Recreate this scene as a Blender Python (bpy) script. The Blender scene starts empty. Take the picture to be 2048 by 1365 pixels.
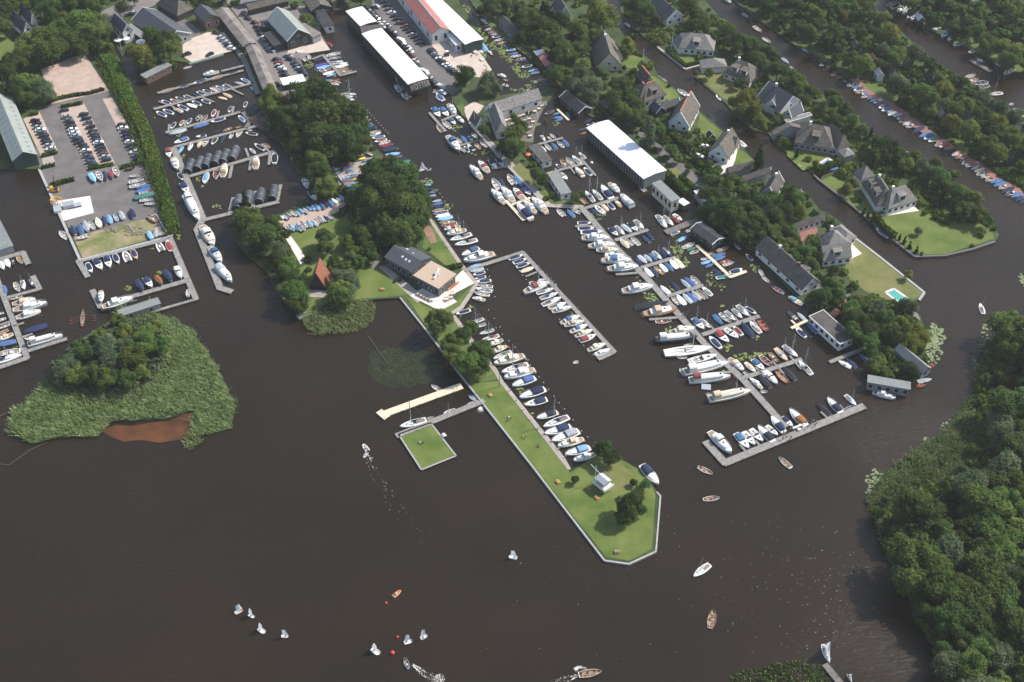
import bpy, math, random
import numpy as np
from mathutils import Vector, Matrix
from mathutils.geometry import tessellate_polygon
R = math.radians
S = bpy.context.scene
C = S.collection
random.seed(7)
rng = np.random.default_rng(7)
# ---------------------------------------------------------------- camera
TH, F, CH = R(44.0), 2600.0, 320.0
cam = bpy.data.objects.new('camera', bpy.data.cameras.new('camera'))
C.objects.link(cam)
cam.location = (0, 0, CH)
cam.rotation_euler = (R(90) - TH, 0, 0)
cam.data.sensor_width = 36
cam.data.lens = F / 2048 * 36
cam.data.clip_start = 1
cam.data.clip_end = 6000
S.camera = cam
# ---------------------------------------------------------------- light
SUN_EL, SUN_AZ = R(44), R(67)
w = bpy.data.worlds.new('World')
S.world = w
w.use_nodes = True
nt = w.node_tree
nt.nodes.clear()
sky = nt.nodes.new('ShaderNodeTexSky')
sky.sky_type = 'NISHITA'
sky.sun_disc = False
sky.sun_elevation = SUN_EL
sky.sun_rotation = SUN_AZ
sky.air_density = 1.0
sky.dust_density = 1.5
bg = nt.nodes.new('ShaderNodeBackground')
bg.inputs[1].default_value = 0.135
wo = nt.nodes.new('ShaderNodeOutputWorld')
nt.links.new(sky.outputs[0], bg.inputs[0])
nt.links.new(bg.outputs[0], wo.inputs[0])
sl = bpy.data.lights.new('sun', 'SUN')
sl.energy = 4.1
sl.angle = R(0.53)
sl.color = (1.0, 0.95, 0.87)
so = bpy.data.objects.new('sun', sl)
C.objects.link(so)
sd = Vector((math.sin(SUN_AZ) * math.cos(SUN_EL), math.cos(SUN_AZ) * math.cos(SUN_EL), math.sin(SUN_EL)))
so.rotation_euler = sd.to_track_quat('Z', 'Y').to_euler()
S.view_settings.view_transform = 'Standard'
S.view_settings.look = 'None'
S.view_settings.exposure = 0.56
S.view_settings.gamma = 1.0
S.cycles.max_bounces = 6

CT, ST = math.cos(TH), math.sin(TH)
def P(x, y, z=0.0):
    """a spot of the site, surveyed from the photograph, at height z"""
    X, Y = x - 1024.0, 682.5 - y
    d = (X, F * CT + Y * ST, -F * ST + Y * CT)
    t = (CH - z) / -d[2]
    return Vector((d[0] * t, d[1] * t, z))

# ---------------------------------------------------------------- materials
MATS = {}
COL = dict(w=(.78, .78, .76), n=(.024, .034, .080), b=(.065, .135, .27), l=(.20, .38, .55), t=(.56, .43, .30),
           r=(.22, .05, .045), g=(.33, .36, .38), k=(.022, .025, .032), e=(.05, .20, .15), y=(.65, .40, .05),
           o=(.24, .095, .035), u=(.10, .07, .28), c=(.70, .62, .46), x=(.75, .25, .05), G=(.10, .11, .12))
CN = dict(w='white', n='navy', b='blue', l='pale blue', t='tan', r='red', g='grey', k='black', e='green',
          y='yellow', o='brown', u='purple', c='cream', x='orange', G='dark grey')
def mat(name, col, rough=.6, var=0.0, scale=1.0, col2=None, spec=.5, metal=0, bump=0, bscale=None, rnd=0.0, detail=6, stretch=None):
    if name in MATS:
        return MATS[name]
    m = bpy.data.materials.new(name)
    m.use_nodes = True
    t = m.node_tree
    b = t.nodes['Principled BSDF']
    b.inputs['Roughness'].default_value = rough
    b.inputs['Specular IOR Level'].default_value = spec
    b.inputs['Metallic'].default_value = metal
    out = None
    if col2 is not None or var or bump:
        geo = t.nodes.new('ShaderNodeNewGeometry')
        src = geo.outputs['Position']
        if stretch:
            mp = t.nodes.new('ShaderNodeMapping'); mp.vector_type = 'TEXTURE'
            mp.inputs['Rotation'].default_value = (0, 0, stretch[0])
            mp.inputs['Scale'].default_value = (stretch[1], stretch[2], 1)
            t.links.new(src, mp.inputs[0])
            src = mp.outputs[0]
    if col2 is not None or var:
        n = t.nodes.new('ShaderNodeTexNoise')
        n.inputs['Scale'].default_value = scale
        n.inputs['Detail'].default_value = detail
        n.inputs['Roughness'].default_value = .65
        t.links.new(src, n.inputs['Vector'])
        rp = t.nodes.new('ShaderNodeValToRGB')
        rp.color_ramp.elements[0].position = .36
        rp.color_ramp.elements[1].position = .64
        c2 = col2 if col2 is not None else tuple(c * (1 + var) for c in col)
        c1 = col if col2 is not None else tuple(c * (1 - var) for c in col)
        rp.color_ramp.elements[0].color = (*c1, 1)
        rp.color_ramp.elements[1].color = (*c2, 1)
        t.links.new(n.outputs[0], rp.inputs[0])
        out = rp.outputs[0]
    if rnd:
        oi = t.nodes.new('ShaderNodeObjectInfo')
        hs = t.nodes.new('ShaderNodeHueSaturation')
        mr = t.nodes.new('ShaderNodeMapRange')
        mr.inputs[3].default_value = 1 - rnd
        mr.inputs[4].default_value = 1 + rnd
        t.links.new(oi.outputs['Random'], mr.inputs[0])
        t.links.new(mr.outputs[0], hs.inputs['Value'])
        mh = t.nodes.new('ShaderNodeMath'); mh.operation = 'MULTIPLY'; mh.inputs[1].default_value = 7.31
        mf = t.nodes.new('ShaderNodeMath'); mf.operation = 'FRACT'
        m2 = t.nodes.new('ShaderNodeMapRange')
        m2.inputs[3].default_value = .5 - rnd * .07
        m2.inputs[4].default_value = .5 + rnd * .07
        t.links.new(oi.outputs['Random'], mh.inputs[0]); t.links.new(mh.outputs[0], mf.inputs[0])
        t.links.new(mf.outputs[0], m2.inputs[0]); t.links.new(m2.outputs[0], hs.inputs['Hue'])
        if out:
            t.links.new(out, hs.inputs['Color'])
        else:
            hs.inputs['Color'].default_value = (*col, 1)
        out = hs.outputs[0]
    if out:
        t.links.new(out, b.inputs['Base Color'])
    else:
        b.inputs['Base Color'].default_value = (*col, 1)
    if bump:
        n2 = t.nodes.new('ShaderNodeTexNoise')
        n2.inputs['Scale'].default_value = bscale or scale * 3
        n2.inputs['Detail'].default_value = 4
        t.links.new(src, n2.inputs['Vector'])
        bp = t.nodes.new('ShaderNodeBump')
        bp.inputs['Strength'].default_value = 1.0
        bp.inputs['Distance'].default_value = bump
        t.links.new(n2.outputs[0], bp.inputs['Height'])
        t.links.new(bp.outputs[0], b.inputs['Normal'])
    MATS[name] = m
    return m
def paint(k):
    return mat('gelcoat_' + CN[k].replace(' ', '_'), COL[k], .35, var=.07, scale=1.3, rnd=.10)
def canvas(k):
    return mat('canvas_' + CN[k].replace(' ', '_'), COL[k], .8, var=.2, scale=1.1, rnd=.22, spec=.2)
def carpaint(k):
    return mat('carpaint_' + CN[k].replace(' ', '_'), COL[k], .25, rnd=.3, spec=.6)
GLASS = mat('tinted_glass', (.015, .02, .028), .12, spec=.7)
PANE = mat('window_pane', (.03, .04, .05), .1, spec=.7)
def leafmat(name, c1, c2, rnd=.22, sc=.35):
    if name in MATS:
        return MATS[name]
    m = mat(name, c1, .8, col2=c2, scale=sc, rnd=rnd, spec=.08, detail=3)
    t = m.node_tree; b = t.nodes['Principled BSDF']; out = t.nodes['Material Output']
    tr = t.nodes.new('ShaderNodeBsdfTranslucent'); mx = t.nodes.new('ShaderNodeMixShader'); mx.inputs[0].default_value = .32
    src = b.inputs['Base Color'].links[0].from_socket
    t.links.new(src, tr.inputs['Color']); t.links.new(b.outputs[0], mx.inputs[1]); t.links.new(tr.outputs[0], mx.inputs[2]); t.links.new(mx.outputs[0], out.inputs['Surface'])
    return m

# ---------------------------------------------------------------- mesh helpers
class MB:
    def __init__(s):
        s.v = []; s.f = []; s.m = []
    def add(s, vs, fs, mi=0):
        o = len(s.v)
        s.v += [tuple(v) for v in vs]
        s.f += [tuple(i + o for i in f) for f in fs]
        s.m += [mi] * len(fs)
        return s
    def box(s, x0, x1, y0, y1, z0, z1, mi=0):
        return s.add([(x0, y0, z0), (x1, y0, z0), (x1, y1, z0), (x0, y1, z0), (x0, y0, z1), (x1, y0, z1), (x1, y1, z1), (x0, y1, z1)],
                     [(0, 3, 2, 1), (4, 5, 6, 7), (0, 1, 5, 4), (1, 2, 6, 5), (2, 3, 7, 6), (3, 0, 4, 7)], mi)
    def obox(s, a, b, wd, z0, z1, mi=0):
        a = Vector(a[:2]); b = Vector(b[:2])
        d = (b - a).normalized(); n = Vector((-d.y, d.x)) * wd / 2
        p = [a - n, b - n, b + n, a + n]
        return s.add([(q.x, q.y, z0) for q in p] + [(q.x, q.y, z1) for q in p],
                     [(0, 3, 2, 1), (4, 5, 6, 7), (0, 1, 5, 4), (1, 2, 6, 5), (2, 3, 7, 6), (3, 0, 4, 7)], mi)
    def tube(s, a, b, r0, r1=None, n=6, mi=0, cap=True):
        a = Vector(a); b = Vector(b); r1 = r0 if r1 is None else r1
        d = (b - a).normalized()
        u = d.orthogonal().normalized(); v = d.cross(u)
        vs = []
        for c, r in ((a, r0), (b, r1)):
            for i in range(n):
                t = 2 * math.pi * i / n
                vs.append(c + (u * math.cos(t) + v * math.sin(t)) * r)
        fs = [(i, (i + 1) % n, n + (i + 1) % n, n + i) for i in range(n)]
        if cap:
            fs += [tuple(range(n - 1, -1, -1)), tuple(range(n, 2 * n))]
        return s.add(vs, fs, mi)
    def grid(s, rows, mi=0, close=False):
        n = len(rows[0]); vs = [p for r in rows for p in r]; fs = []
        for i in range(len(rows) - 1):
            for j in range(n - (0 if close else 1)):
                k = (j + 1) % n
                fs.append((i * n + j, (i + 1) * n + j, (i + 1) * n + k, i * n + k))
        return s.add(vs, fs, mi)
    def prism(s, pts, z0, z1, mi=0, side=None, bottom=False):
        """vertical extrusion of a plan polygon (list of xy)"""
        pts = [(p[0], p[1]) for p in pts]
        ar = sum(pts[i][0] * pts[(i + 1) % len(pts)][1] - pts[(i + 1) % len(pts)][0] * pts[i][1] for i in range(len(pts)))
        if ar < 0:
            pts = pts[::-1]
        n = len(pts)
        tri = tessellate_polygon([[Vector((x, y, 0)) for x, y in pts]])
        top = [(x, y, z1) for x, y in pts]
        ff = []
        for t in tri:
            a, b, c = [pts[i] for i in t]
            cr = (b[0] - a[0]) * (c[1] - a[1]) - (b[1] - a[1]) * (c[0] - a[0])
            ff.append(tuple(t) if cr > 0 else tuple(t[::-1]))
        s.add(top, ff, mi)
        s.add([(x, y, z0) for x, y in pts] + top, [(i, (i + 1) % n, n + (i + 1) % n, n + i) for i in range(n)], mi if side is None else side)
        return s
    def mesh(s, name, mats, smooth=False):
        me = bpy.data.meshes.new(name)
        me.from_pydata(s.v, [], s.f)
        for m in (mats if isinstance(mats, (list, tuple)) else [mats]):
            me.materials.append(m)
        if any(s.m):
            me.polygons.foreach_set('material_index', s.m)
        if smooth:
            me.polygons.foreach_set('use_smooth', [True] * len(me.polygons))
        me.update()
        return me
def obj(name, me, parent=None, loc=None):
    o = bpy.data.objects.new(name, me)
    C.objects.link(o)
    if parent is not None:
        o.parent = parent
    if loc is not None:
        o.location = loc
    return o
def thing(name, label, cat, loc=(0, 0, 0), rz=0.0, group=None, scale=None):
    o = bpy.data.objects.new(name, None)
    C.objects.link(o)
    o.empty_display_size = .5
    o.location = loc
    o.rotation_euler = (0, 0, rz)
    if scale:
        o.scale = scale
    return tag(o, label, cat, group)
def tag(o, label, cat, group=None, kind=None):
    if label: o['label'] = label
    if cat: o['category'] = cat
    if group: o['group'] = group
    if kind: o['kind'] = kind
    return o
CACHE = {}
def cached(key, fn):
    if key not in CACHE:
        CACHE[key] = fn()
    return CACHE[key]
def plural(w):
    return w[:-2] + 'ies' if w.endswith('ny') else (w + 'es' if w.endswith(('s', 'ch')) else w + 's')
UNITS = 'first second third fourth fifth sixth seventh eighth ninth tenth eleventh twelfth thirteenth fourteenth fifteenth sixteenth seventeenth eighteenth nineteenth'.split()
ORD = list(UNITS)
for tens, exact in (('twenty', 'twentieth'), ('thirty', 'thirtieth'), ('forty', 'fortieth'), ('fifty', 'fiftieth'), ('sixty', 'sixtieth'), ('seventy', 'seventieth')):
    ORD.append(exact)
    ORD += [tens + '-' + u for u in UNITS[:9]]
def fit16(t):
    ws = t.split()
    for drop in ('the', 'small', 'with', 'a', 'and', 'right', 'upper'):
        while len(ws) > 16 and drop in ws[1:]:
            ws.pop(len(ws) - 1 - ws[::-1].index(drop))
    return ' '.join(ws[:16])
def number_row(items, place):
    """items: dicts with px, py, desc ; writes it['label'] so that every label names one thing of that row"""
    by = {}
    for it in items:
        by.setdefault(it['desc'], []).append(it)
    for d, l in by.items():
        if len(l) == 1:
            l[0]['label'] = fit16(f'{d} {place}')
            continue
        xs = [i['px'] for i in l]; ys = [i['py'] for i in l]
        hor = (max(xs) - min(xs)) >= .6 * (max(ys) - min(ys))
        l.sort(key=lambda i: i['px'] if hor else i['py'])
        n = len(l)
        for k, it in enumerate(l):
            if k < (n + 1) // 2:
                o, side = (ORD[k] + ' ') if k else '', 'left' if hor else 'top'
            else:
                o, side = (ORD[n - 1 - k] + ' ') if n - 1 - k else '', 'right' if hor else 'bottom'
            q = {'left': 'leftmost ', 'right': 'rightmost ', 'top': 'uppermost ', 'bottom': 'lowest '}[side] if not o else ''
            it['label'] = fit16(f'{q}{d} {place}' if q else f'{o}{d} from {side} {place}')
# ================================================================ boats
def hw(t, s0=.72, p=2.1, q=.85):
    a = s0 + (1 - s0) * math.sin(math.pi / 2 * min(t / .42, 1))
    b = max(0.0, 1 - max(0, (t - .42) / .58) ** p) ** q
    return .5 * a * b
def sheer(t, h=.6):
    return h * (1 + .35 * max(0, t - .35) ** 1.5 * 2)
SH = {'round': (.55, 2.4, .75), 'std': (.74, 2.1, .85), 'wide': (.86, 2.3, .8), 'slim': (.5, 1.7, .95), 'pram': (.8, 5, .45), 'gig': (.25, 1.6, 1.0)}
def sec(sh, t):
    return hw(t, *SH[sh])
TS = [0, .06, .15, .28, .42, .56, .68, .78, .86, .93, .975, 1.0]
def hull_mesh(sh, h, col, deck, open_=False, stripe=None):
    mb = MB(); rows = []
    for t in TS:
        w = max(sec(sh, t), .004); z = sheer(t, h); x = t - .5
        rows.append([(x - .02 * (1 if t > .9 else 0), -w * .72, -.1), (x, -w * .96, z * .45), (x, -w, z)])
    mb.grid(rows)
    mb.grid([[(a[0], -a[1], a[2]) for a in r][::-1] for r in rows])
    r0 = rows[0]
    mb.add([r0[0], r0[1], r0[2], (r0[2][0], -r0[2][1], r0[2][2]), (r0[1][0], -r0[1][1], r0[1][2]), (r0[0][0], -r0[0][1], r0[0][2])], [(0, 1, 2, 3, 4, 5)])
    rim = .90 if open_ else .0
    if open_:
        ri = []
        for t in TS:
            tt = .04 + t * .9
            w = max(sec(sh, tt) * rim - .01, .002)
            ri.append((tt - .5, w, sheer(tt, h)))
        for sg in (-1, 1):
            rws = [[(t - .5, sg * max(sec(sh, t), .004), sheer(t, h)), (r[0], sg * r[1], r[2])] for t, r in zip(TS, ri)]
            mb.grid(rws if sg < 0 else [q[::-1] for q in rws], 1)
        a, b = ri[0], rows[0][2]
        mb.add([(b[0], b[1], b[2]), (b[0], -b[1], b[2]), (a[0], a[1], a[2]), (a[0], -a[1], a[2])], [(0, 1, 2, 3)], 1)
    else:
        rws = [[(t - .5, -max(sec(sh, t), .004), sheer(t, h)), (t - .5, 0, sheer(t, h) + .07), (t - .5, max(sec(sh, t), .004), sheer(t, h))] for t in TS]
        mb.grid(rws, 1)
    return mb.mesh('hull', [col, deck])
def well_mesh(sh, h, m, fz=.18):
    mb = MB(); top = []; 
    for t in TS:
        tt = .04 + t * .9
        w = max(sec(sh, tt) * .90 - .01, .002)
        top.append([(tt - .5, -w, sheer(tt, h) - .01), (tt - .5, -w * .8, fz), (tt - .5, w * .8, fz), (tt - .5, w, sheer(tt, h) - .01)])
    mb.grid(top)
    a = top[0]
    mb.add(a, [(3, 2, 1, 0)])
    return mb.mesh('floor', [m])
def thwart_mesh(sh, h, ts, m, wd=.05, z=None):
    mb = MB()
    for t in ts:
        w = sec(sh, t) * .88
        z1 = (sheer(t, h) - .1) if z is None else z
        mb.box(t - .5 - wd / 2, t - .5 + wd / 2, -w, w, z1 - .06, z1)
    return mb.mesh('thwart', [m])
def shell_mesh(name, sh, t0, t1, wf, z0f, z1f, m, n=7, crown=.12, base=0.0, taper=.0, mi=0, top=.82):
    """closed cap over the deck between stations t0..t1 (cabins, covers, canopies)"""
    mb = MB(); rows = []
    for i in range(n + 1):
        u = i / n
        t = t0 + (t1 - t0) * u
        w = max(sec(sh, t) * wf, .003)
        e = 1.0
        za = z0f(t); zb = z1f(t, u)
        rows.append([(t - .5, -w, za), (t - .5, -w * (top + .1), za + (zb - za) * .75), (t - .5, -w * top * .75, zb - (zb - za) * .04), (t - .5, 0, zb + crown * min(1, w * 3)),
                     (t - .5, w * top * .75, zb - (zb - za) * .04), (t - .5, w * (top + .1), za + (zb - za) * .75), (t - .5, w, za)])
    mb.grid(rows)
    mb.add(rows[0], [tuple(range(6, -1, -1))])
    mb.add(rows[-1], [tuple(range(7))])
    return mb.mesh(name, [m])
def band_mesh(name, sh, t0, t1, wf, z0, z1, m, n=5):
    mb = MB()
    for sg in (-1, 1):
        rows = []
        for i in range(n + 1):
            t = t0 + (t1 - t0) * i / n
            w = sec(sh, t) * wf
            rows.append([(t - .5, sg * w * 1.0, z0), (t - .5, sg * w * .97, z1)])
        rows2 = [[(a[0], a[1] * .96, a[2]) for a in r] for r in rows]
        full = [r + r2[::-1] for r, r2 in zip(rows, rows2)]
        mb.grid(full, close=True)
        mb.add(full[0], [(0, 1, 2, 3)]); mb.add(full[-1], [(3, 2, 1, 0)])
    return mb.mesh(name, [m])
def plate_mesh(name, x0, x1, y, z0, z1, m, slope=0.0):
    mb = MB()
    mb.add([(x0, -y, z0), (x1, -y, z0), (x1, y, z0), (x0, y, z0), (x0 + slope, -y * .92, z1), (x1 + slope, -y * .92, z1), (x1 + slope, y * .92, z1), (x0 + slope, y * .92, z1)],
           [(0, 3, 2, 1), (4, 5, 6, 7), (0, 1, 5, 4), (1, 2, 6, 5), (2, 3, 7, 6), (3, 0, 4, 7)])
    return mb.mesh(name, [m])
TEAK = mat('teak_planks', (.30, .20, .12), .7, var=.25, scale=2.5, rnd=.15)
DECKW = mat('deck_offwhite', (.66, .66, .62), .55, var=.08, scale=2, rnd=.06)
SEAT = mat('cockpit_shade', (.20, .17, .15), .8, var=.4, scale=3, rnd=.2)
ALU = mat('aluminium_spar', (.55, .57, .6), .35, metal=.6)
SAIL = leafmat('sailcloth', (.82, .83, .85), (.86, .87, .88), .02)
RUB = mat('rubber_dark', (.03, .03, .033), .7)
WOODR = mat('varnished_wood', (.30, .12, .04), .35, var=.2, scale=3, rnd=.15)
def hullcol(k):
    return WOODR if k == 'o' else paint(k)
def deckcol(k):
    return {'w': DECKW, 'o': TEAK, 't': mat('deck_tan', (.52, .40, .27), .6, rnd=.1)}.get(k, DECKW if k in 'gcl' else paint(k))
def part(root, name, key, fn, parent=None):
    return obj(name, cached(key, fn), parent or root)
def mast(root, L, zs, sh, x, top, r=.11, boomcol=None, yard=True):
    sc = root.scale
    def f():
        mb = MB()
        mb.tube((x * 1.0, 0, .5), (x, 0, top), .5, .38, 6)
        return mb
    # thin spar in metres: undo the root scale in x and y
    def g():
        mb = MB(); rx = r / sc[0]; ry = r / sc[1]; n = 6
        vs = []
        for z, k in ((.5, 1), (top / zs, .75)):
            for i in range(n):
                a = 2 * math.pi * i / n
                vs.append((x + rx * k * math.cos(a), ry * k * math.sin(a), z))
        mb.add(vs, [(i, (i + 1) % n, n + (i + 1) % n, n + i) for i in range(n)] + [tuple(range(n, 2 * n))])
        if yard:
            z = top / zs * .62
            wy = .9 / sc[1]
            mb.box(x - .03 / sc[0], x + .03 / sc[0], -wy, wy, z, z + .05)
        return mb.mesh('mast', [ALU])
    o = obj('mast', g(), root)
    def st():
        mb = MB(); t = .018
        for q in ((.49, 0), (-.49, 0), (x - .02, .46), (x - .02, -.46)):
            a = Vector((x, 0, top / zs * .97)); b = Vector((q[0], q[1] * (1 if q[1] == 0 else 1), .75))
            ux, uy = t / sc[0], t / sc[1]
            mb.add([(a.x - ux, a.y, a.z), (a.x + ux, a.y, a.z), (b.x + ux, b.y, b.z), (b.x - ux, b.y, b.z),
                    (a.x, a.y - uy, a.z), (a.x, a.y + uy, a.z), (b.x, b.y + uy, b.z), (b.x, b.y - uy, b.z)], [(0, 1, 2, 3), (4, 5, 6, 7)])
        return mb.mesh('rigging', [ALU])
    if top > 6:
        obj('rigging', st(), root)
    if boomcol:
        def bm():
            mb = MB(); n = 8; vs = []
            x0, x1 = x - .01, x - .40
            for xx, k in ((x0, .8), (x0 - .05, 1), (x1, .55)):
                for i in range(n):
                    a = 2 * math.pi * i / n
                    vs.append((xx, .17 / sc[1] * k * math.cos(a), 1.55 + .2 * k * math.sin(a)))
            mb.add(vs, [(r_ * n + i, r_ * n + (i + 1) % n, (r_ + 1) * n + (i + 1) % n, (r_ + 1) * n + i) for r_ in range(2) for i in range(n)] + [tuple(range(n)), tuple(range(3 * n - 1, 2 * n - 1, -1))])
            return mb.mesh('boom_cover', [canvas(boomcol)])
        obj('boom_cover', bm(), root)
WR = dict(v=.37, c=.35, o=.37, d=.44, m=.40, M=.36, k=.37, K=.32, B=.22, H=.38, s=.35, S=.31, r=.44, j=.55, Z=.32, P=.36, G=.17)
KIND = dict(v='sloop', c='covered_boat', o='open_boat', d='dinghy', m='motorboat', M='motor_cruiser', k='cabin_boat', K='cabin_cruiser', B='canal_barge',
            H='cabin_cruiser', s='sailboat', S='sailing_yacht', r='inflatable_boat', j='sailing_dinghy', Z='sailboat', P='open_boat', G='rowing_boat')
CAT = dict(v='sloop', c='covered boat', o='open boat', d='dinghy', m='motorboat', M='motor cruiser', k='cabin boat', K='cabin cruiser', B='barge',
           H='cabin cruiser', s='sailboat', S='yacht', r='inflatable boat', j='sailing dinghy', Z='sailboat', P='open boat', G='rowing boat')
def describe(k, a, b, L):
    A, B = CN[a], CN[b]
    sz = 'large ' if L > 11 else ''
    if k == 'v': return f'{A} sloop with {B} cover'
    if k == 'c': return f'boat under {B} tarpaulin' if a == b or L < 5 else f'{A} boat under {B} tarpaulin'
    if k == 'o': return f'open {A} boat' + ('' if a == b else f' with {B} inside')
    if k == 'd': return f'small {A} dinghy'
    if k == 'm': return f'{A} motorboat' + ('' if b == 'w' else f' with {B} canopy')
    if k == 'M': return f'{A} motor cruiser' + ('' if b == 'w' else f' with {B} canopy')
    if k == 'k': return f'{A} cabin boat' + ('' if b == 'w' else f' with {B} top')
    if k == 'K': return f'{sz}{A} cabin cruiser' + ('' if b == 'w' else f' with {B} top')
    if k == 'B': return f'long {A} barge' + ('' if b == 'w' else f' with {B} trim')
    if k == 'H': return f'{A} cruiser with tented stern'
    if k == 's': return f'small {A} sailboat' + ('' if b == 'w' else f' with {B} boom cover')
    if k == 'S': return f'{A} yacht' + ('' if b == 'w' else f' with {B} boom cover')
    if k == 'r': return f'{A} inflatable boat'
    if k == 'j': return f'{A} junior sailing dinghy'
    if k == 'Z': return f'{A} sailboat under sail'
    if k == 'P': return f'open {A} boat carrying people'
    return 'long brown rowing boat with crew'
PEOPLE = []
def boat(kind, a, b, p0, p1, label, group):
    """kind, hull colour, second colour, bow and stern in metres"""
    d = p0 - p1
    L = max(d.length, 2.2)
    c = (p0 + p1) / 2
    rz = math.atan2(d.y, d.x)
    W = L * WR[kind]
    if kind in 'vcomd': W = min(max(W, 1.3), 3.0)
    if kind in 'kMH': W = min(max(W, 2.0), 3.6)
    if kind in 'KBS': W = min(W, 4.4)
    zs = min(max(L / 8.0, .62), 1.5)
    z0 = p0.z
    root = thing(KIND[kind], label, CAT[kind], (c.x, c.y, z0), rz, group, (L, W, zs))
    h = .62
    H, D = hullcol(a), deckcol(a)
    lo = lambda t: sheer(t, h)
    K = kind
    if K == 'v':
        sh = 'round' if (hash_(label) % 2) else 'std'
        part(root, 'hull', ('hull', sh, a, 'v'), lambda: hull_mesh(sh, h, H, D))
        part(root, 'cover', ('cov', sh, b), lambda: shell_mesh('cover', sh, .09, .76, .77, lambda t: lo(t) + .02, lambda t, u: lo(t) + .30 * math.sin(math.pi * min(max(u, .06), .94)) ** .5 + .04, canvas(b), n=8))
        part(root, 'rubbing_strake', ('strake', sh), lambda: strake_mesh(sh, h))
    elif K == 'c':
        sh = 'slim' if (hash_(label) % 3 == 0) else 'std'
        part(root, 'hull', ('hull', sh, a, 'c'), lambda: hull_mesh(sh, h * .9, hullcol('w' if a == b else a), canvas(b)))
        part(root, 'cover', ('tarp', sh, b), lambda: tarp_mesh(sh, h * .9, canvas(b)))
    elif K in 'odP':
        sh = 'round' if K != 'd' and (hash_(label) % 3) else 'std'
        part(root, 'hull', ('hullo', sh, a), lambda: hull_mesh(sh, h, H, TEAK if a == 'o' else paint(a), True))
        fl = TEAK if K == 'P' else {'w': mat('cockpit_sole', (.42, .40, .37), .8, var=.25, scale=3, rnd=.2), 'k': RUB}.get(b, canvas(b) if b in 'rnblyeg' else TEAK)
        part(root, 'floor', ('well', sh, b, K == 'P'), lambda: well_mesh(sh, h, fl))
        part(root, 'thwart', ('thw', sh, K), lambda: thwart_mesh(sh, h, (.3, .62) if K == 'd' else (.16, .45, .74), TEAK))
        if K != 'd' and hash_(label) % 2:
            part(root, 'engine_box', ('ebox', sh), lambda: plate_mesh('engine_box', -.18, -.06, .17, .2, .72, DECKW))
        elif K == 'd' or hash_(label) % 5 == 2:
            part(root, 'outboard_motor', ('obm',), lambda: MB().box(-.56, -.49, -.09, .09, .1, .85).box(-.585, -.475, -.12, .12, .72, 1.05).mesh('outboard_motor', [RUB]))
        if K == 'P':
            PEOPLE.append((root, L, W, zs, sh, label, 5 if L > 6 else 3))
    elif K == 'm':
        sh = 'std'
        part(root, 'hull', ('hull', sh, a, 'v'), lambda: hull_mesh(sh, h, H, D))
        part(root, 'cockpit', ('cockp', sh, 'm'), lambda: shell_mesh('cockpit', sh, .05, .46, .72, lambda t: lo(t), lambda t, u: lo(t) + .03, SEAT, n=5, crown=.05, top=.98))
        part(root, 'windscreen', ('wscr',), lambda: plate_mesh('windscreen', .0, .035, .34, .6, 1.15, GLASS, -.05))
        part(root, 'foredeck_hatch', ('fhat',), lambda: plate_mesh('foredeck_hatch', .16, .25, .12, .6, .8, GLASS))
        if b == 'w':
            part(root, 'bench', ('mbench',), lambda: MB().box(-.42, -.34, -.3, .3, .6, .8).box(-.2, -.13, -.28, -.08, .6, .85).box(-.2, -.13, .08, .28, .6, .85).mesh('bench', [DECKW]))
        else:
            part(root, 'canopy', ('mcan', b), lambda: shell_mesh('canopy', sh, .10, .50, .8, lambda t: lo(t) + .02, lambda t, u: lo(t) + .95 * (1 - .25 * abs(u - .5)), canvas(b), n=5, crown=.1, top=.9))
    elif K == 'M':
        sh = 'std'
        part(root, 'hull', ('hull', sh, a, 'M'), lambda: hull_mesh(sh, h * 1.1, H, D))
        cb = part(root, 'cabin', ('Mcab', a), lambda: shell_mesh('cabin', sh, .46, .84, .74, lambda t: lo(t), lambda t, u: lo(t) + .5 * (1 - u ** 2 * .7), DECKW if a in 'wcg' else D, n=6))
        part(root, 'window', ('Mwin',), lambda: band_mesh('window', sh, .50, .72, .735, .84, .98, GLASS), cb)
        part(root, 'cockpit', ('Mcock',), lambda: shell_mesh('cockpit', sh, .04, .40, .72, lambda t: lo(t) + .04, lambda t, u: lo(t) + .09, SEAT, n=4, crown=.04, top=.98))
        part(root, 'windscreen', ('Mwscr',), lambda: plate_mesh('windscreen', .0, .03, .36, .95, 1.55, GLASS, -.05))
        part(root, 'swim_platform', ('Mswim',), lambda: plate_mesh('swim_platform', -.55, -.49, .30, .2, .3, TEAK))
        if b == 'w':
            part(root, 'hardtop', ('Mhard',), lambda: shell_mesh('hardtop', sh, .26, .47, .70, lambda t: 1.5, lambda t, u: 1.62, DECKW, n=4, crown=.08))
            part(root, 'bench', ('Mbench',), lambda: MB().box(-.43, -.36, -.3, .3, .7, .95).box(-.36, -.26, .16, .3, .7, .95).mesh('bench', [DECKW]))
        else:
            part(root, 'canopy', ('Mcan', b), lambda: shell_mesh('canopy', sh, .10, .48, .80, lambda t: lo(t) + .1, lambda t, u: lo(t) + 1.15 * (1 - .2 * abs(u - .5)), canvas(b), n=5, crown=.1, top=.9))
        part(root, 'rail', ('rail', sh), lambda: rail_mesh(sh, h * 1.1))
    elif K in 'kKHB':
        sh = 'round' if K in 'kK' else 'wide'
        if K == 'B': sh = 'wide'
        part(root, 'hull', ('hull', sh, a, K, b == 'e'), lambda: hull_mesh(sh, h * 1.25, paint('e') if b == 'e' and K in 'KB' else (paint('r') if b == 'r' and K == 'B' else H), D))
        t0, t1, ch = {'k': (.30, .80, .62), 'K': (.20, .82, .55), 'H': (.34, .84, .8), 'B': (.10, .80, .95)}[K]
        z = h * 1.25
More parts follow.
